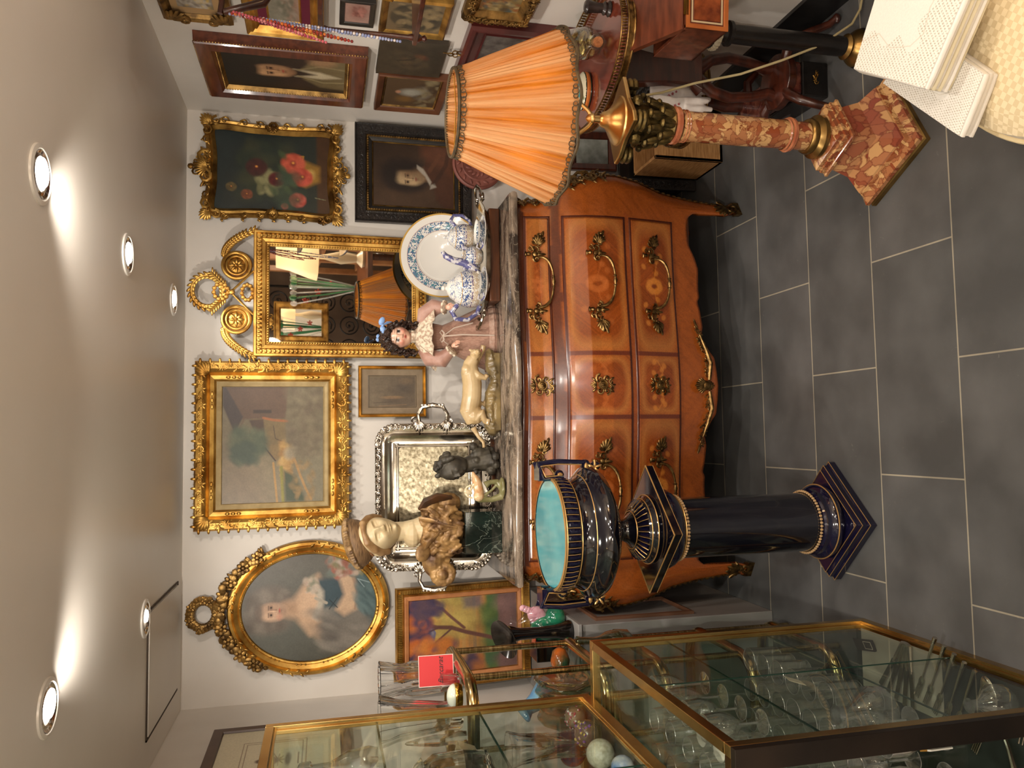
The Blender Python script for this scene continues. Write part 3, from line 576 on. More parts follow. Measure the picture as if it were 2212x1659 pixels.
# ---- gilt mirror with wreath crest
mw, mh = .493, .673
t = thing('gilt_mirror', 'gold framed wall mirror with beaded borders and a wreath, arrows and rosette crest', 'mirror'); place(t, .5685, D-.034, 1.4595, 0, .046)
B().frame(mw, mh, [(0, 0), (0, .022), (.003, .026), (.010, .026), (.013, .018), (.028, .018), (.032, .022), (.044, .020), (.047, .014), (.058, .012), (.060, .006)]).build('frame', gilt, t, False)
b = B(); beads(b, mw-.042, mh-.042, .0062, .0165, -.022, 1.25); b.build('egg_border', gilt, t); b = B(); beads(b, mw-.108, mh-.108, .0042, .0098, -.016); b.build('bead_border', gilt, t)
B().span((-mw/2+.058, -.007, -mh/2+.058), (mw/2-.058, -.0035, mh/2-.058)).build('glass', mirror_glass, t, False)
B().span((-mw/2+.004, -.003, -mh/2+.004), (mw/2-.004, 0, mh/2-.004)).build('backing_board', walnut, t, False)
b = B(); z0 = mh/2
for s in (-1, 1):
    b.torus(.050, .008, T(s*.105, -.012, z0+.062, PI/2)); b.torus(.036, .006, T(s*.105, -.014, z0+.062, PI/2)); b.ell((s*.105, -.008, z0+.062), (.034, .008, .034), n=16)
    for k in range(8): a = k*PI/4; b.leaf(s*.105, z0+.062, a, .030, .012, -.017)
    b.ell((s*.105, -.02, z0+.062), .007, n=8)
    for k in range(15):                                     # laurel sprays falling to the corners
        q = k/14; x = s*(.135+q*.105); z = z0+.115-q*q*.105+(-.004 if q > .9 else 0)
        an = math.atan2(-.07-.1*q, s*.11); b.leaf(x, z, an+.55, .030, .011, -.012); b.leaf(x, z, an-.55, .030, .011, -.012); b.leaf(x, z, an, .026, .010, -.016)
    # crossed quiver arrows
    b.tube([(-s*.085, -.018, z0+.0), (s*.075, -.018, z0+.155)], .0045, 6)
    for k in range(7): q = .66+k*.05; x = -s*.085+s*.16*q; z = z0+.155*q; an = math.atan2(.155, s*.16); b.leaf(x, z, an+.75*s, .026, .008, -.018); b.leaf(x, z, an-.75*s, .026, .008, -.018)
    for k in range(11): a = 2*PI*k/11; b.ell((s*.028*0+.0+math.cos(a)*.030*1.0+s*0, -.02, z0+.118+math.sin(a)*.026 if s > 0 else z0+.022+math.sin(a)*.020), (.009, .006, .009), n=6)
for k in range(44):                                         # laurel wreath
    a = -PI/2+2*PI*k/44; x, z = .060*math.cos(a), z0+.168+.055*math.sin(a)
    b.leaf(x, z, a+PI/2+.5*(1 if k % 2 else -1), .030, .012, -.012); b.ell((x, -.01, z), (.009, .007, .009), n=6)
b.ell((0, -.02, z0+.078), (.012, .010, .012), n=8)
b.build('wreath_crest', gilt, t)
# ---- engraving on the side wall
def paint_engraving():
    p = Paint(150, 170, (206, 196, 168), .3, .32, 2); p.noise(.03, 6)
    for q, c in ((.0, (120, 110, 96)), (.03, (196, 186, 160))): p.line([(.2+q, .28+q), (.8-q, .28+q), (.8-q, .80-q), (.2+q, .80-q), (.2+q, .28+q)], .004, (128, 104, 84))
    for q in range(12):
        a = q*.52; p.line([(.5, .5), (.5+.10*math.cos(a), .54+.09*math.sin(a))], .005, (92, 72, 60), .8)
    p.ell(.5, .55, .05, .08, (110, 90, 74), .3, .8).ell(.5, .42, .09, .025, (104, 84, 70), .3, .8).ell(.5, .64, .03, .04, (90, 72, 58), .3).line([(.42, .34), (.58, .34)], .006, (120, 100, 84)); return p
t = fr('framed_engraving', 'pale ornament engraving in a flat brown frame hung above the display case', 'picture', .60, .445, [(0, 0), (0, .016), (.002, .018), (.032, .018), (.035, .012)], mat('brown_frame', (88, 68, 58), .45, 0, (76, 58, 50), 14), XL+.014, 2.49+.09, 1.667, PI/2, .0)
canvas(paint_engraving(), .53, .375, t, -.011)
tags = None
# ================================================================ pictures on the side wall by the pedestal lamp
def rwall(px, t=.03):       # (near top, far top, far bottom, near bottom) corners of a frame face lying parallel to that wall
    P = [onX(*q, XR-t) for q in px]; y0 = (P[0].y+P[3].y)/2; y1 = (P[1].y+P[2].y)/2; z1 = (P[0].z+P[1].z)/2; z0 = (P[2].z+P[3].z)/2
    return (y0+y1)/2, (z0+z1)/2, y1-y0, z1-z0
def rfr(name, label, cat, px, prof, fm, t=.03, lean=0):
    y, z, w, h = rwall(px, t); o = fr(name, label, cat, w, h, prof, fm, XR-.001, y, z, -PI/2, lean); return o, w, h
o, w, h = rfr('portrait_painting', 'young man in a cream coat, deep plain red wood frame on the side wall', 'painting', [(413, 102), (461, 215), (785, 230), (796, 114)], [(0, 0), (.002, .036), (.006, .040), (.05, .040), (.060, .028)], mahog_red, .04)
def paint_youth():
    p = Paint(150, 190, (52, 42, 32), .3, .42, 31); p.grad((38, 32, 26), 0, .2, .2, 1).noise(.15, 5); p.ell(.5, .62, .24, .22, (36, 30, 24), .4)
    face(p, .52, .60, .155, .165, (206, 160, 116), (120, 80, 56), (60, 42, 28), -.05, (170, 72, 60)); p.ell(.52, .78, .2, .07, (40, 30, 24), .4).ell(.33, .58, .05, .12, (44, 34, 26), .5)
    p.poly([(.12, 0), (.16, .22), (.36, .36), (.50, .24), (.66, .36), (.92, .26), (1, .1), (1, 0)], (112, 98, 68), .02).poly([(.42, .42), (.5, .25), (.62, .43), (.58, .22), (.46, .05), (.40, .2)], (196, 182, 150), .02).line([(.44, .4), (.3, .2), (.34, 0)], .016, (142, 128, 92)).line([(.6, .4), (.74, .22), (.68, 0)], .016, (134, 120, 86)).ell(.86, .2, .12, .1, (170, 130, 96), .5, .7); return p.noise(.12, 18)
B().frame(w-.118, h-.118, [(0, .028), (.003, .032), (.006, .028), (.014, .018)]).build('beaded_slip', gilt_dark, o, False)
canvas(paint_youth(), w-.13, h-.13, o, -.018)
b = B(); beads(b, w-.124, h-.124, .003, .009, -.031); beads(b, w-.004, h-.004, .003, .009, -.034); b.build('beading', gilt_dark, o)
o, w, h = rfr('gilt_picture', 'ornate tan gold frame with bowed corners, nearest the ceiling on the side wall', 'picture', [(318, -60), (352, 50), (497, 53), (487, -60)], [(0, 0), (0, .022), (.01, .03), (.022, .024), (.03, .014)], gilt_dark)
b = B()
for sx in (-1, 1):
    for sz in (-1, 1): b.acanthus(sx*(w/2-.02), sz*(h/2-.02), math.atan2(sz, sx)+PI, .06, -.026, 6); b.scroll(sx*(w/2-.012), sz*(h/2-.06), .02, 0, 1.2, sx, .24, -.026)
b.build('carved_corners', gilt_dark, o); B().span((-w/2+.03, -.013, -h/2+.03), (w/2-.03, -.011, h/2-.03)).build('mount', mat('tan_mount', (176, 142, 98), .8), o, False)
p = Paint(60, 60, (150, 140, 126), 1, 1, 3).noise(.3, 8); p.dabs(60, 0, 1, 0, 1, [(196, 188, 176), (110, 100, 88), (212, 180, 90)], .07, .7); canvas(p, w-.13, h-.10, o, -.014)
o, w, h = rfr('red_mounted_picture', 'misty landscape with crimson mount in a ribbed gold frame on the side wall', 'picture', [(516, -40), (530, 82), (684, 88), (718, -40)], [(0, 0), (0, .05), (.004, .056), (.012, .05), (.02, .054), (.026, .046), (.032, .05), (.040, .04)], gilt, .06)
B().span((-w/2+.038, -.04, -h/2+.038), (w/2-.038, -.036, h/2-.038)).build('crimson_mount', mat('crimson', (96, 16, 44), .8), o, False)
p = Paint(90, 70, (124, 120, 106), 1, 1, 3).grad((150, 120, 104), .5, .5, .5, 0).noise(.25, 6); p.dabs(50, 0, 1, .1, .6, [(84, 86, 72), (160, 150, 136), (140, 104, 88)], .06, .5)
canvas(p, w-.16, h-.14, o, -.0415); B().frame(w-.15, h-.13, [(0, .04), (.003, .045), (.007, .0415)]).build('inner_slip', gilt, o, False)
o, w, h = rfr('small_pink_print', 'small pinkish print in a flat dark frame behind the bead necklaces', 'picture', [(731, 15), (736, 66), (808, 68), (812, 13)], [(0, 0), (0, .014), (.002, .016), (.014, .014), (.016, .01)], ebony)
p = Paint(60, 60, (168, 132, 120), 1, 1, 3); p.ell(.55, .45, .3, .3, (130, 78, 70), .6, .7).dabs(30, .3, .8, .2, .7, [(120, 66, 58), (178, 120, 108)], .05, .6); canvas(p, w-.028, h-.028, o, -.010)
o, w, h = rfr('gilt_picture', 'dark village scene with arched mount in worn gold frame behind the brass bowl', 'picture', [(818, -8), (826, 84), (965, 87), (975, 22)], [(0, 0), (0, .02), (.006, .026), (.018, .018), (.022, .014)], gilt_old)
p = Paint(90, 80, (110, 92, 66), 1, 1, 3); p.ell(.5, .45, .44, .5, (72, 62, 46), .05).dabs(80, .1, .9, .05, .8, [(58, 52, 40), (132, 112, 80), (40, 36, 30), (150, 130, 92)], .05, .6); canvas(p, w-.04, h-.04, o, -.0145)
o, w, h = rfr('unframed_canvas', 'unframed dark brown canvas of a hunting scene on the side wall', 'painting', [(820, 91), (812, 164), (948, 167), (973, 94)], [(0, 0), (0, .016), (.001, .017)], mat('canvas_edge', (62, 52, 40), .8), .02)
p = Paint(110, 100, (66, 56, 42), 1, 1, 6).noise(.25, 6); p.poly([(.1, .0), (1, 0), (1, .3), (.1, .2)], (48, 42, 32), .08, .7).ell(.42, .55, .12, .06, (96, 74, 52), .5, .7, 30).line([(.3, .6), (.45, .7), (.5, .5), (.6, .4)], .02, (40, 34, 28)).ell(.6, .35, .10, .06, (120, 62, 40), .5, .7, 60).dabs(20, .2, .8, .2, .7, [(84, 70, 50), (52, 44, 34)], .06, .5); canvas(p.noise(.15, 16), w-.001, h-.001, o, -.0172)
o, w, h = rfr('small_brown_picture', 'narrow figure scene in a brown frame with beaded gold slip, beside the lamp shade', 'picture', [(820, 167), (805, 242), (958, 248), (968, 174)], [(0, 0), (0, .024), (.004, .028), (.022, .02), (.026, .012)], mat('brown_wood', (104, 62, 38), .4, 0, (80, 46, 28), 10), .03)
B().frame(w-.05, h-.05, [(0, .012), (.003, .018), (.008, .012)]).build('gold_slip', gilt_dark, o, False)
p = Paint(80, 110, (86, 66, 46), 1, 1, 6); p.ell(.5, .5, .12, .2, (168, 164, 150), .5, .9).ell(.5, .3, .2, .16, (150, 146, 132), .5, .7).ell(.5, .75, .05, .05, (180, 130, 100), .4).ell(.25, .6, .1, .16, (130, 96, 50), .5, .7).dabs(50, 0, 1, 0, .4, [(110, 96, 70), (66, 50, 38), (142, 128, 96)], .05, .6); canvas(p, w-.066, h-.066, o, -.0125)
o, w, h = rfr('ornate_small_picture', 'little street scene in a deeply carved dull gold frame above the round table', 'picture', [(1014, -22), (999, 47), (1143, 58), (1178, -22)], [(0, 0), (0, .02), (.008, .034), (.03, .03), (.042, .016), (.046, .012)], gilt_dark, .03)
B().rinceau(rectpath(w-.04, h-.04, 4), .028, 4, .9, -.034).build('carving', gilt_dark, o)
p = Paint(70, 60, (140, 118, 76), 1, 1, 6); p.dabs(70, 0, 1, 0, 1, [(170, 148, 100), (90, 70, 44), (150, 90, 50), (188, 168, 120), (70, 84, 84)], .07, .7); canvas(p, w-.09, h-.09, o, -.0125)
o, w, h = rfr('dark_red_framed_mirror', 'dark red moulded wooden frame half hidden behind the lamp shade', 'picture frame', [(1022, 62), (980, 160), (1190, 190), (1233, 84)], [(0, 0), (0, .03), (.006, .042), (.018, .04), (.03, .026), (.056, .02), (.058, .026), (.062, .02)], mat('dark_red_wood', (92, 36, 32), .35, 0, (66, 24, 22), 9, coat=.3), .04)
B().span((-w/2+.06, -.02, -h/2+.06), (w/2-.06, -.016, h/2-.06)).build('silvered_panel', mat('dull_silvered', (170, 166, 160), .3, .8, (120, 116, 112), 30), o, False)
# wrought hook below the unframed canvas
P_ = onX(986, 117, XR-.02); t = thing('wall_ornament', 'small wrought brass wall ornament between two pictures', 'ornament', P_)
b = B(); M_ = T(rz=-PI/2)
for k in range(4): b.torus(.010, .0022, M_@T(-.006+k*.006, 0, .018-k*.014, PI/2, 0, k), 12, 5)
b.tube([(0, 0, .045), (0, 0, -.045)], .002, 5, M=M_); b.flower(0, -.035, .016, M=M_); b.build('scrollwork', bronze, t)
# ---- mahogany what-not with brassware, hung on the side wall nearer the camera
def wp(x, y): return onY(x, y, 2.0)
e = wp(897, 96); zs = e.z; z2 = wp(692, 60).z; xa = 1.035
t = thing('hanging_shelf', 'small mahogany hanging shelf holding brass vessels, cut by the photo edge', 'shelf', (0, 0, 0))
b = B(); pts = []
for zz in (zs, z2):
    m_ = B(); n_ = 14; ol = [(xa+.035*(1-math.cos(k/n_*PI/2*1.0))*1.2, 2.02-.34*k/n_) for k in range(n_+1)]+[(XR, 1.68), (XR, 2.02)]
    m_.prism(ol, .012, z0=zz-.006); m_.build('shelf_board', mahog, t, bevel=.002)
for zc in (zs, ):
    b = B(); b.lathe([(.004, -.03), (.009, -.025), (.006, -.018), (.011, -.010), (.011, -.004), (.007, 0), (.009, .01), (.006, .02), (.0055, z2-zs-.02), (.009, z2-zs-.008)], 14, T(xa+.012, 2.0, zs+.0)); b.build('turned_post', mahog, t)
b = B(); b.tube([(XR, 1.98, z2+.02), (xa+.05, 1.98, z2+.14), (xa+.02, 1.985, z2+.232)], [.014, .012, .008], 10); b.tube([(XR, 1.98, z2+.20), (xa+.12, 1.98, z2+.225), (xa+.015, 1.985, z2+.240)], .007, 8); b.build('hook_arm', mahog, t)
t = thing('brass_bowl', 'brown jug with gold wire rim standing on the small hanging shelf', 'vessel', (1.19, 1.93, zs+.0065))
B().lathe([(.03, 0), (.045, .006), (.062, .04), (.060, .075), (.040, .105), (.034, .125), (.040, .14), (.037, .14), (.031, .125), (.0, .12)], 28).build('body', mat('brown_lustre', (86, 64, 48), .12, .6, (150, 110, 60), 20), t)
b = B(); b.torus(.062, .003, T(0, 0, .04)); b.tube([(-.062, 0, .04), (-.09, 0, .06), (-.085, 0, .1), (-.04, 0, .128)], .003, 6); b.torus(.040, .003, T(0, 0, .14)); b.build('gilt_trim', brass, t)
t = thing('brass_figure', 'shiny brass lion head vessel on the upper board of the hanging shelf', 'vessel', (1.19, 1.90, z2+.0065))
b = B(); b.lathe([(.03, 0), (.028, .01), (.045, .03), (.05, .055), (.03, .08), (.0, .085)], 24); b.torus(.05, .004, T(0, 0, .05)); b.ell((-.05, 0, .05), (.018, .014, .016), n=10); b.build('body', brass, t)
# bead necklaces looped over the shelf arm
def necklace(label, lo, hi, spread, cols, r, big=None, seed=0, n=None, strands=1, grp='bead necklaces hanging from the shelf'):
    rnd = random.Random(seed); t = thing('necklace', label, 'necklace', (hi.x, hi.y, hi.z), group=grp); lo = lo-hi; L = lo.length
    bb = [B() for _ in cols]; strn = B()
    for s_ in (-1, 1):
        pts = []; k = int(L/(2*r)*1.0)
        for i in range(k+1):
            q = i/k; w = spread*s_*(math.sin(PI*min(1, q*1.02))**.7)*(1-.25*q); sag = -.035*math.sin(PI*q)*0
            pts.append(Vector((lo.x*q+w*.35, lo.y*q-.006+w*.2, lo.z*q+sag))+Vector((0, w*.8, 0)))
        strn.tube([tuple(p) for p in pts], .0008, 4)
        for i, p in enumerate(pts):
            rr = r*rnd.uniform(.85, 1.1)
            if big and s_ > 0 and i in big: rr = big[i]
            bb[(i*7+rnd.randint(0, 1)) % len(cols) if i % 4 else 0].ell(p, rr, n=8)
    for q, (b_, c) in enumerate(zip(bb, cols)):
        if b_.n: tag(b_.build('beads', mat('bead_%d_%d_%d' % c, c, .12, 0, coat=.5), t), kind='stuff')
    strn.build('cord', mat('cord_grey', (90, 80, 80), .7), t)
hk = onY(497, 33, 1.95); lo1 = onY(760, 92, 1.95); lo2 = onY(864, 92, 1.95); lo3 = onY(704, 94, 1.95)
necklace('long pale blue bead necklace, lowest hanging of the bead strings', lo2, hk, .016, [(150, 160, 196), (134, 146, 190), (226, 214, 206)], .0036, None, 1)
necklace('red and amber bead necklace with one big orange bead', lo1, hk+Vector((.0, -.004, -.006)), .022, [(150, 50, 40), (188, 84, 44), (120, 34, 34), (200, 110, 50)], .0042, {60: .008, 63: .012, 57: .008, 52: .008, 47: .007}, 2)
necklace('pink coral bead necklace, shortest of the bead strings', lo3, hk+Vector((0, -.012, -.01)), .018, [(192, 92, 104), (206, 128, 130), (160, 60, 76)], .0036, None, 3)
# ================================================================ bombe commode
def marble(name, base, patch, vein, sc=7, vsc=9, rough=.08, vw=.03, vstr=1, stretch=(1, 1, 1), vor=False):
    m, nt, p = newmat(name); L = nt.links.new
    tc = N(nt, 'ShaderNodeTexCoord'); mp = N(nt, 'ShaderNodeMapping'); mp.inputs['Scale'].default_value = stretch; L(tc.outputs['Object'], mp.inputs[0])
    n = N(nt, 'ShaderNodeTexNoise'); n.inputs['Scale'].default_value = sc; n.inputs['Detail'].default_value = 8; n.inputs['Distortion'].default_value = 1.2; L(mp.outputs[0], n.inputs[0])
    r = N(nt, 'ShaderNodeValToRGB'); r.color_ramp.elements[0].color = c4(base); r.color_ramp.elements[1].color = c4(patch); r.color_ramp.elements[0].position = .42; r.color_ramp.elements[1].position = .62; L(n.outputs[0], r.inputs[0])
    if vor:
        ad = N(nt, 'ShaderNodeVectorMath', operation='SCALE'); ad.inputs['Scale'].default_value = .10; L(n.outputs['Color'], ad.inputs[0]); a2 = N(nt, 'ShaderNodeVectorMath', operation='ADD'); L(ad.outputs[0], a2.inputs[0]); L(mp.outputs[0], a2.inputs[1])
        v = N(nt, 'ShaderNodeTexVoronoi', feature='DISTANCE_TO_EDGE'); v.inputs['Scale'].default_value = vsc; L(a2.outputs[0], v.inputs[0])
        vc = N(nt, 'ShaderNodeTexVoronoi'); vc.inputs['Scale'].default_value = vsc; L(a2.outputs[0], vc.inputs[0])
        rr = N(nt, 'ShaderNodeValToRGB'); E_ = rr.color_ramp.elements; E_[0].color = c4(base); E_[1].color = c4(patch); E_[0].position = .10; E_[1].position = .75; e = E_.new(.5); e.color = c4(tuple((np.array(base)*.45+np.array(patch)*.55).astype(int)))
        sp = N(nt, 'ShaderNodeSeparateColor'); L(vc.outputs['Color'], sp.inputs[0]); L(sp.outputs[0], rr.inputs[0]); src = rr.outputs[0]; lo, hi = 0.0, vw*2; fac = v.outputs['Distance']
    else:
        v = N(nt, 'ShaderNodeTexNoise'); v.inputs['Scale'].default_value = vsc; v.inputs['Detail'].default_value = 6; v.inputs['Distortion'].default_value = 2.2; L(mp.outputs[0], v.inputs[0])
        sb = N(nt, 'ShaderNodeMath', operation='SUBTRACT'); L(v.outputs[0], sb.inputs[0]); sb.inputs[1].default_value = .5; ab = N(nt, 'ShaderNodeMath', operation='ABSOLUTE'); L(sb.outputs[0], ab.inputs[0]); fac = ab.outputs[0]; lo, hi = 0, vw; src = r.outputs[0]
    mr = N(nt, 'ShaderNodeMapRange'); mr.inputs['From Min'].default_value = lo; mr.inputs['From Max'].default_value = hi; mr.inputs['To Min'].default_value = vstr; mr.inputs['To Max'].default_value = 0; L(fac, mr.inputs[0])
    mx = N(nt, 'ShaderNodeMix'); mx.data_type = 'RGBA'; L(mr.outputs[0], mx.inputs['Factor']); L(src, mx.inputs['A']); mx.inputs['B'].default_value = c4(vein); L(mx.outputs['Result'], p.inputs['Base Color'])
    p.inputs['Roughness'].default_value = rough; p.inputs['Coat Weight'].default_value = .3; p.inputs['Coat Roughness'].default_value = .04
    return m
grey_marble = marble('grey_marble', (60, 51, 45), (150, 132, 114), (214, 198, 176), 7, 9, .1, .010, .7, (1, 2.4, 2.4))
green_marble = marble('green_marble', (22, 30, 26), (34, 46, 40), (150, 160, 146), 6, 9, .08, .010, .6)
CX, CY = .172, 2.652
def itp(z, T_): return np.interp(z, [a for a, _ in T_], [b for _, b in T_])
HW = [(0, .676), (.05, .668), (.12, .674), (.23, .686), (.32, .700), (.41, .730), (.5, .745), (.585, .746), (.66, .730), (.72, .702), (.76, .672), (.80, .652), (.88, .648)]
PR = [(0, .020), (.08, .008), (.18, .004), (.28, .018), (.38, .040), (.48, .058), (.56, .064), (.63, .058), (.69, .040), (.74, .020), (.79, .004), (.84, -.004), (.88, -.004)]
def fy(x, z):                      # front surface, local
    x = np.asarray(x, float); h = itp(z, HW); q = np.clip(np.abs(x)/h, 0, 1)
    y = -itp(z, PR)*(1-.35*q**4) - .032*np.cos(q*PI/2)**2 + .012*np.sin(q*PI)**2
    e = np.clip((np.abs(x)-(h-.055))/.055, 0, 1); return y+.030*e**2
AP = [(0, .130), (.05, .134), (.10, .140), (.12, .156), (.17, .185), (.21, .176), (.27, .182), (.30, .190), (.315, .180), (.345, .182), (.42, .178), (.46, .192), (.50, .215), (.56, .222), (.60, .215), (.625, .185), (.634, .12), (.638, .0)]
def veneer(P, secs, base, dk, lt, ang=1, xs=1.17, hz=.2, quad=True, car=True):
    rng = P.rng; g1 = rng.rand(400); g2 = rng.rand(900)
    x = (P.X-.5)*xs; z = (P.Y-.5)*hz
    for a, b in secs:
        c = (a+b)/2; mk = (x >= a) & (x < b)
        q = (np.abs(x-c)*ang+np.abs(z)*.9) if quad else (np.abs(x-c)*.75+z*.9)
        n = np.interp((q*230+50) % 399, range(400), g1)*.5+np.interp((q*700+50) % 899, range(900), g2)*.5
        sg = np.where((x-c)*z > 0, .10, -.06) if quad else 0
        f = 1+(n-.5)*.55+sg; f = np.clip(f, .5, 1.5)
        A = P.A*f[..., None]; P.A = np.where(mk[..., None], A, P.A)
        if car:
            w, h = (b-a)/2-.022, hz/2-.022; d = np.abs((np.abs((x-c)/w)**5+np.abs(z/h)**5)**.2*(1+.03*np.cos(6*np.arctan2(z, x-c)))-1)
            ins = ((np.abs((x-c)/w)**5+np.abs(z/h)**5)**.2 < 1) & mk; P.A = np.where(ins[..., None], P.A*np.array([.82, .72, .66]), P.A)
            P._mix((np.clip(1-d*60*h, 0, 1)*mk)*.6, lt)
    return P
VB, VD, VL = (150, 76, 26), (66, 30, 14), (184, 118, 56)
wood_pig = pigment('marquetry', .26, .16, 260, .04, coat=.55, stretch=(1, 1, 1))
wood_edge = mat('commode_mahogany', (84, 34, 20), .22, 0, (68, 24, 14), 8, coat=.5, stretch=(1, 1, 12))
com = thing('commode', 'bow fronted marquetry chest of three drawers with gilt bronze mounts and grey marble top', 'chest of drawers', (CX, CY, 0)); com.scale = (1.035, 1, 1)
# carcase: one sheet round both sides and the front
Bk = .44; nF, nS, nV = 170, 16, 64
def peri(u):
    k = u*(nF+2*nS)
    if k < nS: return ('s', -1, 1-k/nS)
    if k > nF+nS: return ('s', 1, (k-nF-nS)/nS)
    return ('f', (k-nS)/nF*2-1, 0)
def bz(kind, a, t, h):
    if kind == 'f': return float(np.interp(abs(a)*.676, [q for q, _ in AP], [w for _, w in AP]))
    return 0.0 if (t < .10 or t > .88) else .16+.05*math.sin(PI*(t-.1)/.78)
def body(u, v):
    kind, a, t = peri(u); zb = bz(kind, a, t, 0); z = zb+(.868-zb)*v
    h = float(itp(z, HW))
    if kind == 'f': x = a*h; return (x, float(fy(x, z)), z)
    y0 = float(fy(h, z)); return (a*(h-.004*math.sin(PI*t)), y0+(Bk-y0)*t, z)
b = B(); b.grid(nF+2*nS+1, nV, body); o = b.build('carcase', wood_pig, com, True, ang=60)
V = b.v[0]; rng = np.random.RandomState(5); g1 = rng.rand(500); q = np.abs(V[:, 0])*.8-V[:, 2]*.9+V[:, 1]*.5; n = np.interp((q*260+100) % 499, range(500), g1)*.6+np.interp((q*900+200) % 499, range(500), g1)*.4
A = lin(VB)[None, :]*(1+(n-.5)*.42)[:, None]
def band(z0, z1, c, x1=.595, x0=-1): 
    mk = (V[:, 2] > z0) & (V[:, 2] < z1) & (np.abs(V[:, 0]) < x1) & (np.abs(V[:, 0]) > x0); A[mk] = lin(c)*(1+(n[mk]-.5)*.3)[:, None]
band(.716, .752, (92, 42, 22), .9); band(.846, .9, (84, 38, 20), .9); band(.47, .481, (150, 74, 34), .6)
setcol(o.data, A); md = o.modifiers.new('thick', 'SOLIDIFY'); md.thickness = .018; md.offset = -1
B().span((-.62, .02, .20), (.62, Bk-.005, .24)).span((-.63, Bk-.02, .19), (.63, Bk-.005, .86)).build('inner_boards', walnut, com, False)
# drawers
def drawer(z0, z1, seed, rich):
    P = Paint(400, int(46*(z1-z0)/.115), VB, 1.17, z1-z0, seed); hz = z1-z0; veneer(P, [(-.585, -.108), (-.108, .108), (.108, .585)], VB, VD, VL, 1, 1.17, hz)
    for c, k in ((-.345, 1), (.345, 1), (0, .6)):               # marquetry sprays
        X0 = .5+c/1.17; cl = (206, 126, 50) if rich else (190, 106, 50); a_ = .85 if rich else .45
        for j in range(7): an = j*2*PI/7; P.ell(X0+math.cos(an)*.016*k, .5+math.sin(an)*.13*k, .010*k, .075*k, cl, .3, a_, math.degrees(an))
        P.ell(X0, .5, .006, .05, (120, 56, 26), .3, a_)
        for s in (-1, 1):
            for j in range(5): P.ell(X0+s*(.04+j*.018)*k, .5+.22*math.sin(j*1.9+seed)*k, .009, .045, cl, .3, a_*.75, 35*s*(1 if j % 2 else -1))
            P.line([(X0+s*.02*k, .5), (X0+s*.07*k, .42), (X0+s*.12*k, .55)], .012, cl, a_*.6)
    for s in (-.108, .108): P.line([(.5+s/1.17, 0), (.5+s/1.17, 1)], .0075/hz, (98, 40, 24), .9, .1)
    e = .006
    for Q in (([(0, 0), (1, 0)]), ([(0, 1), (1, 1)]), ([(0, 0), (0, 1)]), ([(1, 0), (1, 1)])): P.line(Q, .009/hz, (74, 28, 16), .95, .1)
    b = B(); nu, nv = P.w, P.h
    def fn(u, v):
        x = (u-.5)*1.17; z = z0+(z1-z0)*v; ed = min(u*1.17, (1-u)*1.17, v*hz, (1-v)*hz); k = .0075-(.0045 if .002 < ed < .0095 else 0)-(.007 if ed < .0005 else 0)
        return (x, float(fy(x, z))-k, z)
    b.grid(nu, nv, fn); o = b.build('drawer', wood_pig, com, True, ang=60); setcol(o.data, P.A); return o
def warp(b, off=.008):
    b.v = [np.column_stack([v[:, 0], v[:, 1]+fy(v[:, 0], v[:, 2])-off, v[:, 2]]) for v in b.v]; return b
def pull(par, x, z, k=1):
    for s in (-1, 1):
        b = B(); X = x+s*.098*k
        b.ell((X, -.010, z+.004), (.011, .008, .010), n=8).ell((X, -.014, z+.026), (.0075, .008, .009), n=8).ell((X, -.012, z+.036), (.010, .006, .004), n=8)     # little bust
        b.leaf(X, z, -PI/2, .036, .010, -.006).leaf(X, z-.004, -PI/2+.6, .02, .007, -.005).leaf(X, z-.004, -PI/2-.6, .02, .007, -.005)
        b.scroll(X-s*.016, z-.002, .013, 0, 1.3, s, .3, -.006).scroll(X+s*.018, z+.002, .014, PI, 1.2, s, .28, -.005).scroll(X+s*.020, z+.020, .010, 0, 1.2, -s, .3, -.005)
        for j in range(4): b.scroll(X+s*(.034+.010*j), z-.004-.006*j+(.010 if j % 2 else -.008), .010, j*1.3, 1.1, s if j % 2 else -s, .3, -.004)
        b.acanthus(X+s*.034, z-.008, (0 if s > 0 else PI)-.25*s, .044, -.004, 6); b.leaf(X+s*.05, z-.018, (0 if s > 0 else PI)-.35*s, .034, .012, -.003)
        warp(b); b.build('handle_mount', bronze, par)
    P = []; R = []
    for j in range(25): a = PI*j/24; P.append((x-.086*k*math.cos(a)*(1+.12*math.sin(a)**2), -.026-.012*math.sin(a), z-.004-.052*math.sin(a)**.8)); R.append(.0038+.0020*abs(math.sin(3.2*a))*(1 if abs(j-12) > 2 else 0)+(.004 if j in (12,) else 0))
    c = B().tube(P, R, 8); c.ell((x, -.038, z-.056), (.008, .007, .007), n=10)
    for s in (-1, 1): c.torus(.006, .002, T(x+s*.016, -.038, z-.055, 0, PI/2), 10, 5)
    y_ = float(fy(x, z-.02)); c.v = [v+np.array([0, y_, 0]) for v in c.v]; c.build('handle', bronze, par)
def escut(par, z):
    b = B()
    for s in (-1, 1):
        b.scroll(s*.020, z+.012, .015, 0, 1.2, s, .3, -.004).scroll(s*.020, z-.014, .013, PI, 1.2, -s, .3, -.004).scroll(s*.010, z-.030, .009, 0, 1.1, s, .3, -.003)
        b.leaf(s*.01, z+.022, PI/2-s*.7, .022, .008, -.004).leaf(s*.012, z-.02, -PI/2+s*.6, .024, .008, -.004)
    b.ell((0, -.005, z), (.016, .005, .018), n=14); b.torus(.014, .003, T(0, -.009, z, PI/2), 20, 6); b.ell((0, -.010, z), (.004, .003, .010), n=8); b.acanthus(0, z+.022, PI/2, .024, -.004, 5); b.acanthus(0, z-.024, -PI/2, .022, -.004, 3)
    warp(b, .007); b.build('keyhole_mount', bronze, par)
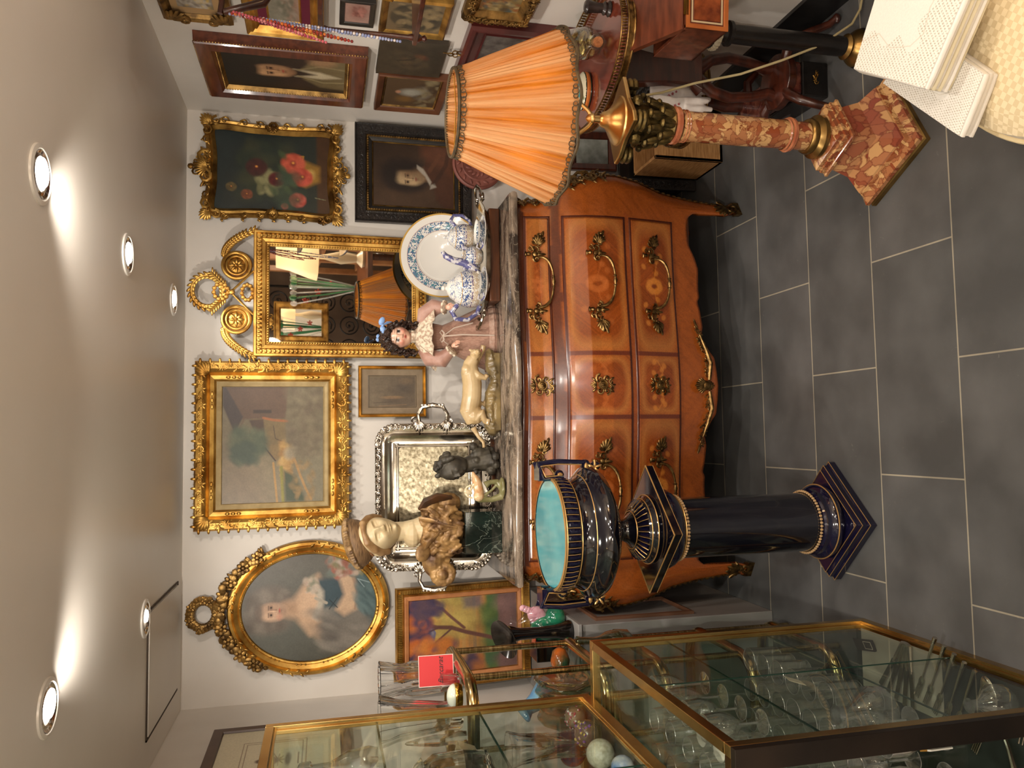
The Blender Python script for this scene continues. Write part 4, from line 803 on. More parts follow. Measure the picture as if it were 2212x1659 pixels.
for (z0, z1, zp, sd, rich) in ((.752, .846, .806, 3, False), (.483, .714, .600, 4, False), (.284, .468, .385, 6, True)):
    d = drawer(z0, z1, sd, rich)
    for s in (-1, 1): pull(d, s*.352, zp)
    escut(d, (z0+z1)/2)
b = B().acanthus(0, .185, PI/2, .05, -.012, 9).acanthus(0, .185, -PI/2, .035, -.010, 7); b.ell((0, -.014, .185), (.018, .012, .016), n=10)
for s in (-1, 1):
    b.rinceau([(s*.03, .178), (s*.09, .172), (s*.14, .192), (s*.205, .205)], .026, 3, .9, -.006); b.leaf(s*.2, .205, (0 if s > 0 else PI)+s*.3, .04, .010, -.004)
    b.tube([(s*.02, -.008, .17), (s*.08, -.01, .162), (s*.13, -.01, .178), (s*.18, -.008, .198)], [.006, .008, .006, .003], 6)
warp(b, .004).build('apron_mount', bronze, com)
for s in (-1, 1):                                               # corner mounts running down to the feet
    b = B(); P = [(float(itp(z, HW))-.012, z) for z in np.linspace(.86, .56, 16)]
    for i, (x, z) in enumerate(P): q = 1.25 if .56 < z < .74 else .8; b.scroll(s*x, z, .019*q, i*1.1, 1.2, 1 if i % 2 else -1, .26, -.012); b.leaf(s*x, z, -PI/2+(.7 if i % 2 else -.7), .036*q, .011, -.014)
    b.tube([(s*(float(itp(z, HW))-.004), -.006, z) for z in np.linspace(.62, .04, 30)], .0032, 5)
    for z in np.linspace(.53, .1, 20): b.ell((s*(float(itp(z, HW))-.002), -.008, z), (.005, .005, .009), n=6)
    for z in (.03, .05, .075): b.scroll(s*(float(itp(z, HW))-.018), z, .020, z*60, 1.2, s, .3, -.008)
    b.acanthus(s*.655, .05, PI/2+s*.2, .06, -.008, 6); b.box((s*.650, -.0, .012), (.052, .03, .024)); warp(b, -.004); b.build('corner_mount', bronze, com)
ol = [(x, float(fy(x*.985, .70))*.7-.004) for x in np.linspace(-.662, .662, 60)]+[(.662, .44), (-.662, .44)]
cm = B(); n_ = len(ol); cen = np.array([0, .22]); prof = [(-.016, .869), (-.004, .872), (0, .879), (0, .887), (-.003, .8925), (-.006, .894), (-.006, .898), (-.012, .9)]
for o_, z in prof:
    for x, y in ol: d = np.array([x, y])-cen; l = np.abs(d)/np.array([.672, .30]); sc = 1+o_/max(.25, np.hypot(*d)); cm.v.append(np.array([[cen[0]+d[0]*sc, cen[1]+d[1]*sc, z]])); cm.n += 1
cm.f = [(j*n_+i, j*n_+(i+1) % n_, (j+1)*n_+(i+1) % n_, (j+1)*n_+i) for j in range(len(prof)-1) for i in range(n_)]+[tuple(range(n_-1, -1, -1)), tuple(range((len(prof)-1)*n_, len(prof)*n_))]
cm.build('marble_top', grey_marble, com, True, ang=35)
# ================================================================ things standing on the commode
ZT = .9005
FACE = [(-.27, .19, .05, .18, .05), (.27, .19, .05, .18, .05), (-.27, .05, -.13, .14, .10), (.27, .05, -.13, .14, .10), (-.27, .035, .085, .10, .05), (.27, .035, .085, .10, .05),
        (0, .0, .13, .065, .20), (0, -.20, .24, .07, .07), (-.075, -.24, .08, .04, .04), (.075, -.24, .08, .04, .04), (0, -.405, .10, .14, .028), (0, -.49, .10, .11, .035), (0, -.445, -.05, .16, .014),
        (0, -.74, .14, .15, .11), (-.36, -.25, .06, .15, .16), (.36, -.25, .06, .15, .16)]
def head(b, M, r=.09, wx=.72, dy=.86, feats=FACE, n=84, jaw=.26, col=None):
    U = np.linspace(0, 1, n); V_ = np.linspace(.0, 1, n); P = []; C = []
    for v in V_:
        th = PI*v
        for u in U[:-1]:
            a = 2*PI*u; x = math.sin(th)*math.sin(a); y = -math.sin(th)*math.cos(a); z = math.cos(th)
            k = 1-jaw*max(0, -z)**1.3; X = x*wx*k; Y = y*dy*(1-.12*max(0, -z)); Z = z
            if y < 0:
                for fx, fz, A, sx, sz in feats: Y -= A*math.exp(-((X-fx)/sx)**2-((Z-fz)/sz)**2)*min(1, -y*2.5)
            P.append((X*r, Y*r, Z*r)); C.append((X, Y, Z))
    m_ = n-1; f = [(j*m_+i, j*m_+(i+1) % m_, (j+1)*m_+(i+1) % m_, (j+1)*m_+i) for j in range(n-1) for i in range(m_)]
    b.add(P, [q[::-1] for q in f], M); return np.array(C)
alab = mat('alabaster', (226, 206, 166), .38, 0, (210, 186, 142), 12, sub=.15)
# ---- silver tray leaning on the wall
def rrect(w, h, r, n=8):
    P = []
    for cx_, cz, a0 in ((w/2-r, h/2-r, 0), (-w/2+r, h/2-r, PI/2), (-w/2+r, -h/2+r, PI), (w/2-r, -h/2+r, 1.5*PI)):
        for i in range(n+1): a = a0+PI/2*i/n; P.append((cx_+r*math.cos(a), cz+r*math.sin(a)))
    return P
t = thing('silver_tray', 'large two handled silver tray with floral rim leaning on the wall behind the bust', 'tray'); place(t, -.225, 2.985, ZT+.002, 0, -.20)
tw, th_ = .56, .445; zc = th_/2
o_ = rrect(tw, th_, .075)
b = B(); b.rings(o_, [(0, 0), (0, .006), (.012, .010), (.024, .006), (.036, .004), (.046, .008), (.052, .006), (.064, .001), (.080, .001), (.084, .004), (.088, .004), (.092, .001)], T(0, 0, zc)); 
b.add([(x*.70, -.001, z*.62+zc) for x, z in o_], [tuple(range(len(o_)))[::-1]]); b.build('body', silver, t, ang=30)
inn = [(x*.72, z*.64) for x, z in o_]
chased = mat('chased_silver', (158, 148, 124), .32, .9, (96, 86, 66), 70, .9, 42)
B().add([(x, -.0022, z+zc) for x, z in inn], [tuple(range(len(inn)))[::-1]]).build('chased_centre', chased, t, False)
b = B().rinceau([(x*.955, z*.945+zc) for x, z in o_+[o_[0]]], .022, 3, .8, -.010)
for i, (x, z) in enumerate(o_[::1]): b.ell((x*.985, -.009, z*.98+zc), (.007, .005, .007), n=6)
b.build('floral_rim', silver_relief, t)
for s in (-1, 1):
    b = B(); X = s*tw/2
    b.tube([(X-s*.005, -.008, zc-.052), (X+s*.035, -.016, zc-.056), (X+s*.062, -.02, zc-.04), (X+s*.070, -.02, zc), (X+s*.062, -.02, zc+.04), (X+s*.035, -.016, zc+.056), (X-s*.005, -.008, zc+.052)], [.010, .007, .008, .010, .008, .007, .010], 8)
    for z in (-.052, .052): b.acanthus(X+s*.01, zc+z, PI if s > 0 else 0, .05, -.012, 7); b.scroll(X+s*.01, zc+z*1.3, .016, 0, 1.2, s, .26, -.012)
    for k in range(7): b.ell((X+s*.07, -.024, zc+(k-3)*.013), (.006, .006, .007), n=6)
    b.build('handle', silver_relief, t)
tp = thing('wooden_easel_bar', 'curved dark wooden strip lying at the foot of the big silver tray', 'wood strip', (-.10, 2.93, ZT))
B().prism([(-.11, .02), (-.08, -.004), (0, -.012), (.07, -.004), (.09, .02), (.07, .016), (0, .004), (-.08, .012)], .012).build('strip', walnut, tp, False)
# ---- bust of a woman
t = thing('bust', 'bust of a pale faced woman in a brown fluted bonnet on a green marble block', 'bust', (-.345, 2.875, ZT))
B().box((.0, .0, .068), (.150, .115, .136)).build('marble_block', green_marble, t, False, bevel=.002)
brz = mat('patinated_brown', (182, 142, 88), .45, .25, (92, 62, 38), 22, .9, 38, coat=.1)
b = B(); zb = .138
b.ell((.0, 0, zb+.075), (.105, .062, .075), n=20).ell((.075, .012, zb+.11), (.06, .045, .04), n=16).ell((-.09, .005, zb+.105), (.07, .05, .045), n=16).ell((0, -.01, zb+.12), (.08, .05, .04), n=16)
b.ell((.02, 0, zb+.02), (.06, .045, .03), n=14).ell((.105, .01, zb+.05), (.04, .035, .05), n=12)
rnd = random.Random(2)
for k in range(14): a = 2*PI*k/14; b.ell((-.145+.028*math.cos(a), -.02, zb+.075+.030*math.sin(a)), (.020, .022, .018), (rnd.random(), rnd.random(), 0), n=8)
b.ell((-.145, -.035, zb+.078), (.02, .014, .02), n=10)
for k in range(16): x = -.10+.2*rnd.random(); z = zb+.03+.10*rnd.random(); b.ell((x, -.055, z), (.010, .007, .03), (rnd.uniform(-.3, .3), rnd.uniform(-.9, .9), 0), 8)
rnd = random.Random(9)
for k in range(90): a, q = rnd.uniform(-PI, 0), rnd.uniform(.015, .15); b.ell((.085*math.cos(a)*(1.1 if q > .05 else .8), -.004+.060*math.sin(a)*(1 if q < .12 else .75), zb+q), (rnd.uniform(.006, .014), .008, rnd.uniform(.008, .024)), (0, rnd.uniform(-.8, .8), 0), 6)
b.blend('drapery', brz, t, .003, 1)
b = B(); b.tube([(-.07, -.045, zb+.155), (-.03, -.06, zb+.13), (.01, -.066, zb+.09), (.02, -.066, zb+.03)], [.008, .011, .009, .006], 8, flat=.5); b.ell((-.062, -.052, zb+.150), (.034, .010, .028), (.3, .5, .3), 12); b.tube([(.055, -.04, zb+.16), (.05, -.06, zb+.12), (.03, -.066, zb+.07), (.022, -.066, zb+.03)], [.014, .012, .009, .006], 8, flat=.5)
for z in (.052, .10): b.ell((.048, -.066, zb+z), .006, n=8)
b.build('lapels', brz, t)
B().tube([(.085, .0, zb+.150), (.11, -.012, zb+.13), (.128, -.018, zb+.09), (.125, -.016, zb+.04)], [.018, .03, .026, .012], 10, flat=.6).build('dark_scarf', mat('dark_patina', (58, 44, 34), .45, .2, (92, 58, 32), 18, .6, 40), t)
HM = T(.0, -.008, .446, .0, -.20, .42)
b = B(); head(b, HM, .088, feats=[(x, z, A*1.3, sx, sz) for x, z, A, sx, sz in FACE]); b.lathe([(.050, -.16), (.040, -.13), (.034, -.09), (.036, -.05), (.04, -.02)], 24, T(.006, .006, .440, .0, -.05, 0))
for s in (-1, 1): b.add(*(lambda q: (q.v[0], q.f))(B().ell((s*.062, .012, .002), (.010, .016, .024), (0, 0, s*.5), 12)), HM)
b.ell((0, 0, .320), (.05, .04, .035), n=16); b.blend('head', alab, t, .0017, 1)
b = B()                                                     # hair rolls under the bonnet
for s in (-1, 1):
    b.tube([tuple(HM@Vector(q)) for q in ((0, -.074, .052), (s*.036, -.062, .046), (s*.056, -.036, .022), (s*.064, -.01, .0), (s*.062, .012, -.03))], [.008, .013, .015, .016, .012], 12)
b.ell(tuple(HM@Vector((0, .05, -.02))), (.055, .04, .055), n=14); b.blend('hair', mat('tan_hair', (176, 140, 96), .45, 0, (140, 104, 66), 30, .4, 60), t, .003, 2)
b = B(); b.lathe([(.062, .030), (.068, .034), (.078, .044), (.088, .058), (.095, .074), (.098, .088)], 72, HM@T(0, .008, 0, -.30, s=.9), wob=lambda a, z: .010*math.sin(30*z*40), cap=False); b.build('bonnet', mat('bonnet_brown', (150, 118, 82), .5, .1, (104, 78, 54), 30, .5, 90, stretch=(1, 1, 6)), t)
b = B(); b.lathe([(.096, .084), (.103, .090), (.104, .100), (.097, .110), (.075, .120), (.04, .126), (0, .128)], 120, HM@T(0, .008, 0, -.30, s=.9), wob=lambda a, z: (.022 if int(a/(2*PI)*120) % 2 else -.022)*(1 if .088 < z < .112 else .2)); b.build('fluted_crown', mat('bonnet_rim', (170, 136, 90), .5, .1, (96, 70, 46), 40, .3, 90), t)
B().lathe([(.063, .028), (.0685, .030), (.0695, .038), (.063, .040)], 60, HM@T(0, .008, .0, -.30, s=.93), cap=False).build('beaded_band', mat('red_brown_band', (140, 78, 48), .5, 0, (190, 150, 100), 120, .8, 200), t)
# ---- dark bronze mask of a woman
t = thing('bronze_head', 'dark grey bronze head of a long haired woman rising from rough rock', 'sculpture', (-.105, 2.875, ZT))
b = B(); M_ = T(-.005, -.012, .170, .15, -.45, -.75); head(b, M_, .055, n=60); rnd = random.Random(4)
for k in range(60): a = rnd.uniform(-.2, PI+.6); b.ell(tuple(M_@Vector((math.cos(a)*.050, .010+rnd.uniform(-.014, .02), math.sin(a)*.052+rnd.uniform(-.006, .014)))), (.013, .010, .009), (rnd.random()*3, rnd.random()*3, 0), 8)
b.tube([(0, 0, .13), (.012, 0, .08), (.02, 0, .03)], [.028, .034, .045], 14); b.ell((.03, 0, .07), (.04, .03, .035), n=12).ell((.01, 0, .02), (.05, .04, .02), n=12)
for k in range(26): b.ell((rnd.uniform(-.03, .07), rnd.uniform(-.035, .01), rnd.uniform(.01, .10)), rnd.uniform(.008, .018), n=8)
b.blend('figure', mat('grey_bronze', (88, 82, 70), .5, .3, (52, 48, 42), 22, .6, 60), t, .0026, 2)
# ---- panther on a rock
t = thing('panther_figurine', 'cream ceramic panther creeping over a long greenish rock base', 'figurine', (.165, 2.84, ZT))
crm = mat('cream_ceramic', (212, 186, 142), .3, 0, (186, 156, 110), 14, coat=.4)
b = B(); rnd = random.Random(8)
for k in range(18): q = k/17; b.ell((-.135+.27*q, .0, .026+.010*math.sin(q*7)), (.030, .036+.004*math.sin(k*2), .024+.006*math.sin(k)), (0, rnd.uniform(-.4, .4), 0), 8)
b.box((0, 0, .01), (.285, .062, .02)); b.blend('rock_base', mat('rock_glaze', (150, 128, 84), .3, 0, (104, 88, 58), 16, .3, 30, coat=.4), t, .003, 2, disp=0)
b = B()
b.tube([(-.115, 0, .098), (-.07, 0, .112), (-.02, 0, .102), (.03, 0, .100), (.075, 0, .108), (.105, -.004, .106), (.125, -.010, .096)], [.024, .036, .036, .036, .034, .026, .022], 18)
b.ell((.078, -.012, .120), (.028, .022, .022), n=14).ell((-.085, -.008, .094), (.036, .030, .034), n=14)
b.ell((.138, -.020, .090), (.020, .022, .020), n=14).ell((.143, -.040, .084), (.012, .013, .010), n=12).ell((.143, -.052, .086), (.006, .004, .004), n=8)
for s in (-1, 1): b.ell((.138+s*.015, -.012, .107), (.006, .004, .008), n=8); b.ell((.141+s*.008, -.040, .098), (.004, .003, .003), n=6)
for P, R in (([(.075, -.014, .10), (.058, -.024, .08), (.050, -.024, .055), (.062, -.028, .048)], [.017, .014, .010, .009]), ([(.095, .01, .095), (.13, .005, .075), (.155, -.004, .060), (.172, -.006, .056)], [.016, .013, .010, .010]),
             ([(-.10, -.014, .09), (-.08, -.026, .068), (-.112, -.026, .058), (-.12, -.028, .050), (-.100, -.030, .047)], [.022, .018, .010, .008, .009]), ([(-.07, .012, .09), (-.035, .012, .07), (-.05, .012, .052), (-.03, .010, .048)], [.022, .014, .010, .009])): b.tube(P, R, 12)
b.tube([(-.13, .0, .098), (-.15, 0, .088), (-.17, -.002, .075), (-.185, -.004, .062), (-.205, -.004, .060)], [.012, .008, .007, .006, .006], 10)
b.blend('panther', crm, t, .0026, 3)
B().ell((-.0+.148, -.0515, .074), (.006, .004, .003), n=8).build('open_mouth', mat('mouth_red', (120, 50, 40), .4), t)
# ---- shell figurine
t = thing('snail_figurine', 'green and tan glazed woman riding a shell figurine at the front of the marble top', 'figurine', (-.182, 2.765, ZT))
b = B(); gl_ = mat('celadon_glaze', (150, 146, 104), .2, 0, (104, 100, 60), 18, coat=.5)
b.ell((0, 0, .010), (.038, .030, .012), n=14); b.tube([(.0, 0, .01), (.022, 0, .03), (.02, 0, .055), (.01, 0, .072)], [.016, .010, .009, .014], 12); b.tube([(-.03, 0, .01), (-.042, 0, .05), (-.040, 0, .095), (-.034, 0, .112)], [.014, .010, .011, .006], 12); b.tube([(-.036, 0, .09), (-.01, 0, .05), (.02, 0, .02)], [.008, .005, .006], 8); b.blend('stem', gl_, t, .0022, 2)
b = B(); b.ell((.005, 0, .098), (.046, .022, .018), (0, -.25, 0), 18); b.ell((-.028, 0, .096), (.02, .02, .02), n=12); b.ell((.045, 0, .112), (.016, .008, .008), (0, -.3, 0), 10); b.blend('shell', mat('tan_shell', (196, 140, 92), .2, 0, (224, 196, 152), 30, coat=.5), t, .002, 2)
b = B(); b.ell((-.012, 0, .135), (.010, .009, .018), (0, .4, 0), 12); b.ell((-.004, -.002, .158), (.0085, .008, .010), n=12); b.tube([(-.016, 0, .145), (-.028, -.004, .135), (-.034, -.006, .118)], .004, 8); b.tube([(-.006, 0, .124), (.010, -.008, .118), (.020, -.010, .108)], .005, 8); b.tube([(-.006, 0, .145), (.006, -.006, .138), (.012, -.010, .124)], .004, 8); b.blend('rider', mat('ivory_glaze', (216, 200, 164), .25, coat=.4), t, .0018, 2)
# ---- bisque doll
t = thing('doll', 'porcelain doll with dark curls, blue hair bow, lace collar and dusty pink dress', 'doll', (.378, 2.935, ZT), (0, 0, -.06))
pinkf = mat('dusty_pink_cloth', (176, 138, 118), .75, 0, (156, 116, 98), 60, .5, 160, sheen=.3, stretch=(6, 6, .6))
b = B(); b.lathe([(.135, .0), (.132, .008), (.122, .03), (.105, .07), (.082, .12), (.058, .165), (.045, .195), (.052, .23), (.058, .255), (.045, .285), (.022, .298)], 96, wob=lambda a, z: .03*math.sin(a*26)*max(0, 1-z/.2), sq=(1, .55)); b.build('dress', pinkf, t)
B().lathe([(.1365, .008), (.134, .018), (.130, .028)], 96, wob=lambda a, z: .03*math.sin(a*26), sq=(1, .56), cap=False).build('hem_ribbon', mat('hem_lace', (204, 172, 154), .7, 0, (180, 140, 120), 80), t)
slv = mat('satin_pink', (182, 142, 126), .45, 0, (158, 114, 98), 26, .3, 60, sheen=.3)
ARM = {1: ([(.045, 0, .27), (.085, -.012, .26), (.112, -.03, .225), (.108, -.05, .195)], (.108, -.058, .185)), -1: ([(-.045, 0, .27), (-.08, -.02, .245), (-.085, -.05, .20), (-.055, -.07, .172)], (-.035, -.075, .165))}
skin_d = mat('bisque_skin', (232, 184, 158), .32, 0, (226, 172, 146), 20, coat=.2)
lace = mat('lace', (224, 208, 184), .8, 0, (176, 150, 128), 90, .9, 120, thr=(.45, .6))
for s in (-1, 1):
    P, H_ = ARM[s]; a = thing
    o = B().tube(P, [.022, .034, .032, .018], 16).build('sleeve', slv, t); 
    d = (Vector(P[-1])-Vector(P[-2])).normalized(); q = d.to_track_quat('Z', 'Y').to_matrix().to_4x4()
    B().lathe([(.014, -.008), (.024, -.004), (.026, .004), (.016, .008)], 24, Matrix.Translation(P[-1])@q, wob=lambda a, z: .12*math.sin(a*9)).build('lace_cuff', lace, t)
    b = B(); h = Vector(H_); M_ = Matrix.Translation(h)@q
    b.add(*(lambda k: (k.v[0], k.f))(B().ell((0, 0, .004), (.011, .007, .013), n=12)), M_)
    for k in range(4): x = -.0085+.0057*k; L_ = (.014, .017, .016, .013)[k]; b.tube([M_@Vector((x, 0, .012)), M_@Vector((x*1.1, -.002, .012+L_*.6)), M_@Vector((x*1.1, -.007, .012+L_))], [.0032, .0028, .0022], 7)
    b.tube([M_@Vector((s*.009, -.002, .002)), M_@Vector((s*.014, -.006, .009)), M_@Vector((s*.013, -.010, .015))], [.0034, .003, .0024], 7); b.build('hand', skin_d, t)
b = B(); b.grid(60, 8, lambda u, v: ((.028+.094*v)*math.cos(2*PI*u)*(1+.10*v*math.sin(u*2*PI*14)), (.024+.046*v)*math.sin(2*PI*u)*(1+.10*v*math.sin(u*2*PI*14))-.008, .298-.068*v**1.2-.012*v*math.cos(4*PI*u)+.004*v*math.sin(u*2*PI*14)))
b.grid(40, 3, lambda u, v: (.024*math.cos(2*PI*u), .020*math.sin(2*PI*u)-.004, .292+.022*v)); o = b.build('lace_collar', lace, t); md = o.modifiers.new('t', 'SOLIDIFY'); md.thickness = .0015
HMd = T(-.004, -.004, .365, .05, .10, .10)
b = B(); DF = [(x, z, A*(.85 if abs(x) < .1 else .9), sx, sz) for x, z, A, sx, sz in FACE if not (abs(x) > .2 and A in (.085,))]+[(-.29, .03, .10, .11, .085), (.29, .03, .10, .11, .085), (-.38, -.3, .07, .16, .16), (.38, -.3, .07, .16, .16)]
C = head(b, HMd, .056, .80, .84, DF, 110, .16); nH = len(C)
A = np.tile(lin((236, 190, 164)), (nH, 1)); fr_ = C[:, 1] < 0
def dab(x, z, sx, sz, c, a=1, p=2):
    global A
    k = np.clip(1.6*np.exp(-np.abs((C[:, 0]-x)/sx)**p-np.abs((C[:, 2]-z)/sz)**p), 0, 1)*a*fr_; A = A*(1-k[:, None])+lin(c)*k[:, None]
for s in (-1, 1):
    dab(s*.40, -.28, .2, .18, (222, 120, 104), .5); dab(s*.29, .03, .14, .085, (250, 244, 236), .9, 4); dab(s*.29, .03, .10, .10, (52, 30, 20), 1, 4); dab(s*.29, .03, .05, .055, (10, 6, 5), 1, 4); dab(s*.29, .135, .16, .022, (60, 36, 26), .8, 4); dab(s*.29, .28, .17, .02, (92, 56, 40), .7, 4)
dab(0, -.41, .13, .032, (186, 66, 58), .9); dab(0, -.49, .10, .034, (196, 76, 66), .9); dab(0, -.448, .12, .012, (96, 30, 28), .7)
o = b.build('face', pigment('painted_bisque', .3, .02, 60, 0, coat=.25), t); setcol(o.data, A)
B().lathe([(.030, -.02), (.020, 0), (.018, .03), (.022, .05)], 20, T(-.002, 0, .292)).build('neck', skin_d, t)
b = B(); rnd = random.Random(3)
for k in range(270):                                        # curls
    a = rnd.uniform(-.35, PI+.35); f_ = rnd.random(); r_ = rnd.uniform(.92, 1.12)
    if f_ < .25: a = rnd.uniform(.35, PI-.35); q = Vector((math.cos(a)*.047, rnd.uniform(-.046, -.030), math.sin(a)*.050+.004))
    elif f_ < .6: q = Vector((math.cos(a)*.050*r_, rnd.uniform(-.028, .045), math.sin(a)*.056*r_+.006))
    else: s = rnd.choice((-1, 1)); q = Vector((s*rnd.uniform(.040, .062), rnd.uniform(-.026, .035), rnd.uniform(-.062, .02)))
    P = []; a0 = rnd.random()*6
    for j in range(7): P.append(HMd@(q+Vector((math.cos(a0+j)*.006, math.sin(a0+j)*.006, -.004*j))))
    b.tube(P, [.002, .004, .0045, .0045, .004, .003, .0015], 5)
b.ell(tuple(HMd@Vector((0, .016, .012))), (.048, .046, .050), n=20); b.build('hair', mat('dark_curls', (62, 40, 28), .45, 0, (36, 22, 16), 50, .4, 120), t)
b = B(); blu = mat('blue_ribbon', (140, 176, 226), .35, 0, (116, 152, 206), 20, sheen=.3)
for s in (-1, 1): b.ell(tuple(HMd@Vector((.034+s*.016, -.022, .060+s*.004))), (.017, .007, .011), (0, s*.4, 0), 10)
b.ell(tuple(HMd@Vector((.034, -.028, .060))), .005, n=8); b.tube([HMd@Vector(q) for q in ((.034, -.026, .06), (.046, -.026, .044), (.052, -.022, .028))], [.004, .007, .002], 6, flat=.3)
for s in (-1, 1): b.ell(tuple(HMd@Vector((-.012+s*.007, -.010, .072))), (.008, .004, .006), (0, s*.4, 0), 8)
b.build('hair_bow', blu, t)
b = B()
for P in (((0, -.052, .200), (.006, -.066, .13), (.004, -.080, .01)), ((0, -.052, .200), (.03, -.06, .16), (.05, -.07, .09)), ((.0, -.05, .20), (-.02, -.056, .195), (-.03, -.054, .18))): b.tube(P, .0032, 6, flat=.35)
for s in (-1, 1): b.tube([(0, -.052, .2), (s*.014, -.058, .212), (s*.022, -.056, .205), (s*.012, -.056, .196), (0, -.052, .2)], .003, 6, flat=.35)
b.build('waist_ribbon', mat('white_ribbon', (214, 196, 180), .6), t)
# ---- stand, silver salver and tea things
t = thing('wooden_stand', 'low walnut stand under the oval silver salver of tea things', 'stand', (.668, 2.855, ZT)); B().box((0, 0, .02), (.345, .135, .04)).build('box', walnut, t, False, bevel=.004)
zs_ = ZT+.0402; SY = 2.85
t = thing('silver_salver', 'oval silver salver with wavy rim and leafy handles carrying the porcelain tea set', 'tray', (.668, SY, zs_))
def ovl(a, c, n=72): return [(a*math.cos(2*PI*i/n)*(1+.03*math.cos(2*PI*i/n*9)), c*math.sin(2*PI*i/n)*(1+.03*math.cos(2*PI*i/n*9))) for i in range(n)]
b = B(); rings_ = [(.0, .0, .0), (.80, .80, .0), (.86, .86, .004), (.97, .97, .016), (1, 1, .019), (1, 1, .017), (.96, .96, .013), (.85, .85, .001)]
O = ovl(.215, .115); n_ = len(O)
for q, _, z in rings_: b.v.append(np.array([[x*q, y*q, z+.001] for x, y in O])); b.n += n_
b.f = [(j*n_+i, j*n_+(i+1) % n_, (j+1)*n_+(i+1) % n_, (j+1)*n_+i) for j in range(len(rings_)-1) for i in range(n_)]; b.build('dish', silver, t)
for s in (-1, 1):
    b = B(); b.tube([(s*.205, -.05, .018), (s*.245, -.045, .028), (s*.268, -.015, .034), (s*.268, .015, .034), (s*.245, .045, .028), (s*.205, .05, .018)], [.007, .005, .006, .006, .005, .007], 8)
    for k in (-1, 1): b.ell((s*.215, k*.05, .02), (.02, .008, .007), (0, 0, s*k*.5), 8); b.ell((s*.225, k*.035, .024), (.016, .006, .006), (0, 0, -s*k*.9), 8)
    b.build('handle', silver, t)
def porcelain(name, bands, k=60, w=(232, 228, 220)):       # white glaze with printed bands: (z0, z1, colour, density)
    m, nt, p = newmat(name); L = nt.links.new; tc = N(nt, 'ShaderNodeTexCoord'); sx = N(nt, 'ShaderNodeSeparateXYZ'); L(tc.outputs['Object'], sx.inputs[0]); ra = N(nt, 'ShaderNodeVectorMath', operation='LENGTH')
    cur = None; base = c4(w)
    for (ax, z0, z1, c, dn) in bands:
        if ax == 'r': src = N(nt, 'ShaderNodeMath', operation='SQRT'); a1 = N(nt, 'ShaderNodeMath', operation='MULTIPLY'); a2 = N(nt, 'ShaderNodeMath', operation='MULTIPLY_ADD'); L(sx.outputs[0], a1.inputs[0]); L(sx.outputs[0], a1.inputs[1]); L(sx.outputs[1], a2.inputs[0]); L(sx.outputs[1], a2.inputs[1]); L(a1.outputs[0], a2.inputs[2]); L(a2.outputs[0], src.inputs[0]); so = src.outputs[0]
        else: so = sx.outputs[2]
        g = N(nt, 'ShaderNodeMath', operation='GREATER_THAN'); L(so, g.inputs[0]); g.inputs[1].default_value = z0
        l = N(nt, 'ShaderNodeMath', operation='LESS_THAN'); L(so, l.inputs[0]); l.inputs[1].default_value = z1
        mu = N(nt, 'ShaderNodeMath', operation='MULTIPLY'); L(g.outputs[0], mu.inputs[0]); L(l.outputs[0], mu.inputs[1])
        no = N(nt, 'ShaderNodeTexNoise'); no.inputs['Scale'].default_value = k; no.inputs['Detail'].default_value = 1; no.inputs['Distortion'].default_value = 1.8; L(tc.outputs['Object'], no.inputs[0])
        th = N(nt, 'ShaderNodeMath', operation='GREATER_THAN'); L(no.outputs[0], th.inputs[0]); th.inputs[1].default_value = 1-dn
        m2 = N(nt, 'ShaderNodeMath', operation='MULTIPLY'); L(mu.outputs[0], m2.inputs[0]); L(th.outputs[0], m2.inputs[1])
        mx = N(nt, 'ShaderNodeMix'); mx.data_type = 'RGBA'; L(m2.outputs[0], mx.inputs['Factor']); mx.inputs['B'].default_value = c4(c)
        if cur is None: mx.inputs['A'].default_value = base
        else: L(cur, mx.inputs['A'])
        cur = mx.outputs['Result']
    L(cur, p.inputs['Base Color']); p.inputs['Roughness'].default_value = .12; p.inputs['Coat Weight'].default_value = .4; return m
BL, TQ, GD, PU = (70, 92, 140), (86, 140, 150), (196, 156, 80), (96, 84, 130)
platem = porcelain('plate_porcelain', [('r', .098, .128, BL, .52), ('r', .100, .126, TQ, .44), ('r', .0955, .0970, (170, 130, 110), 1), ('r', .1285, .1300, (150, 110, 100), 1), ('r', .1525, .16, GD, 1)], 85)
for lab, x, y, z, rz, sc in (('large white porcelain plate with blue flower border and gold rim standing behind the teapot', .722, 3.080, ZT+.170, 0, 1),):
    t = thing('plate', lab, 'plate', (x, y, z), (PI/2-.15, 0, rz)); t.scale = (1.07,)*3
    B().lathe([(0, 0), (.088, .0), (.094, .004), (.13, .012), (.158, .018), (.1585, .0165), (.13, .009), (.094, .001), (.06, -.003), (0, -.003)], 80).build('dish', platem if sc == 1 else mat('pale_plate', (206, 212, 204), .15, coat=.4), t)
potm = porcelain('pot_porcelain', [('z', -.03, .002, (196, 176, 150), .55), ('z', -.004, .0015, PU, .5), ('z', .003, .034, BL, .50), ('z', .036, .075, (130, 140, 170), .42), ('z', .034, .036, GD, 1)], 110)
hndm = mat('violet_blue_glaze', (92, 92, 140), .12, 0, (206, 202, 206), 60, coat=.5, thr=(.5, .56))
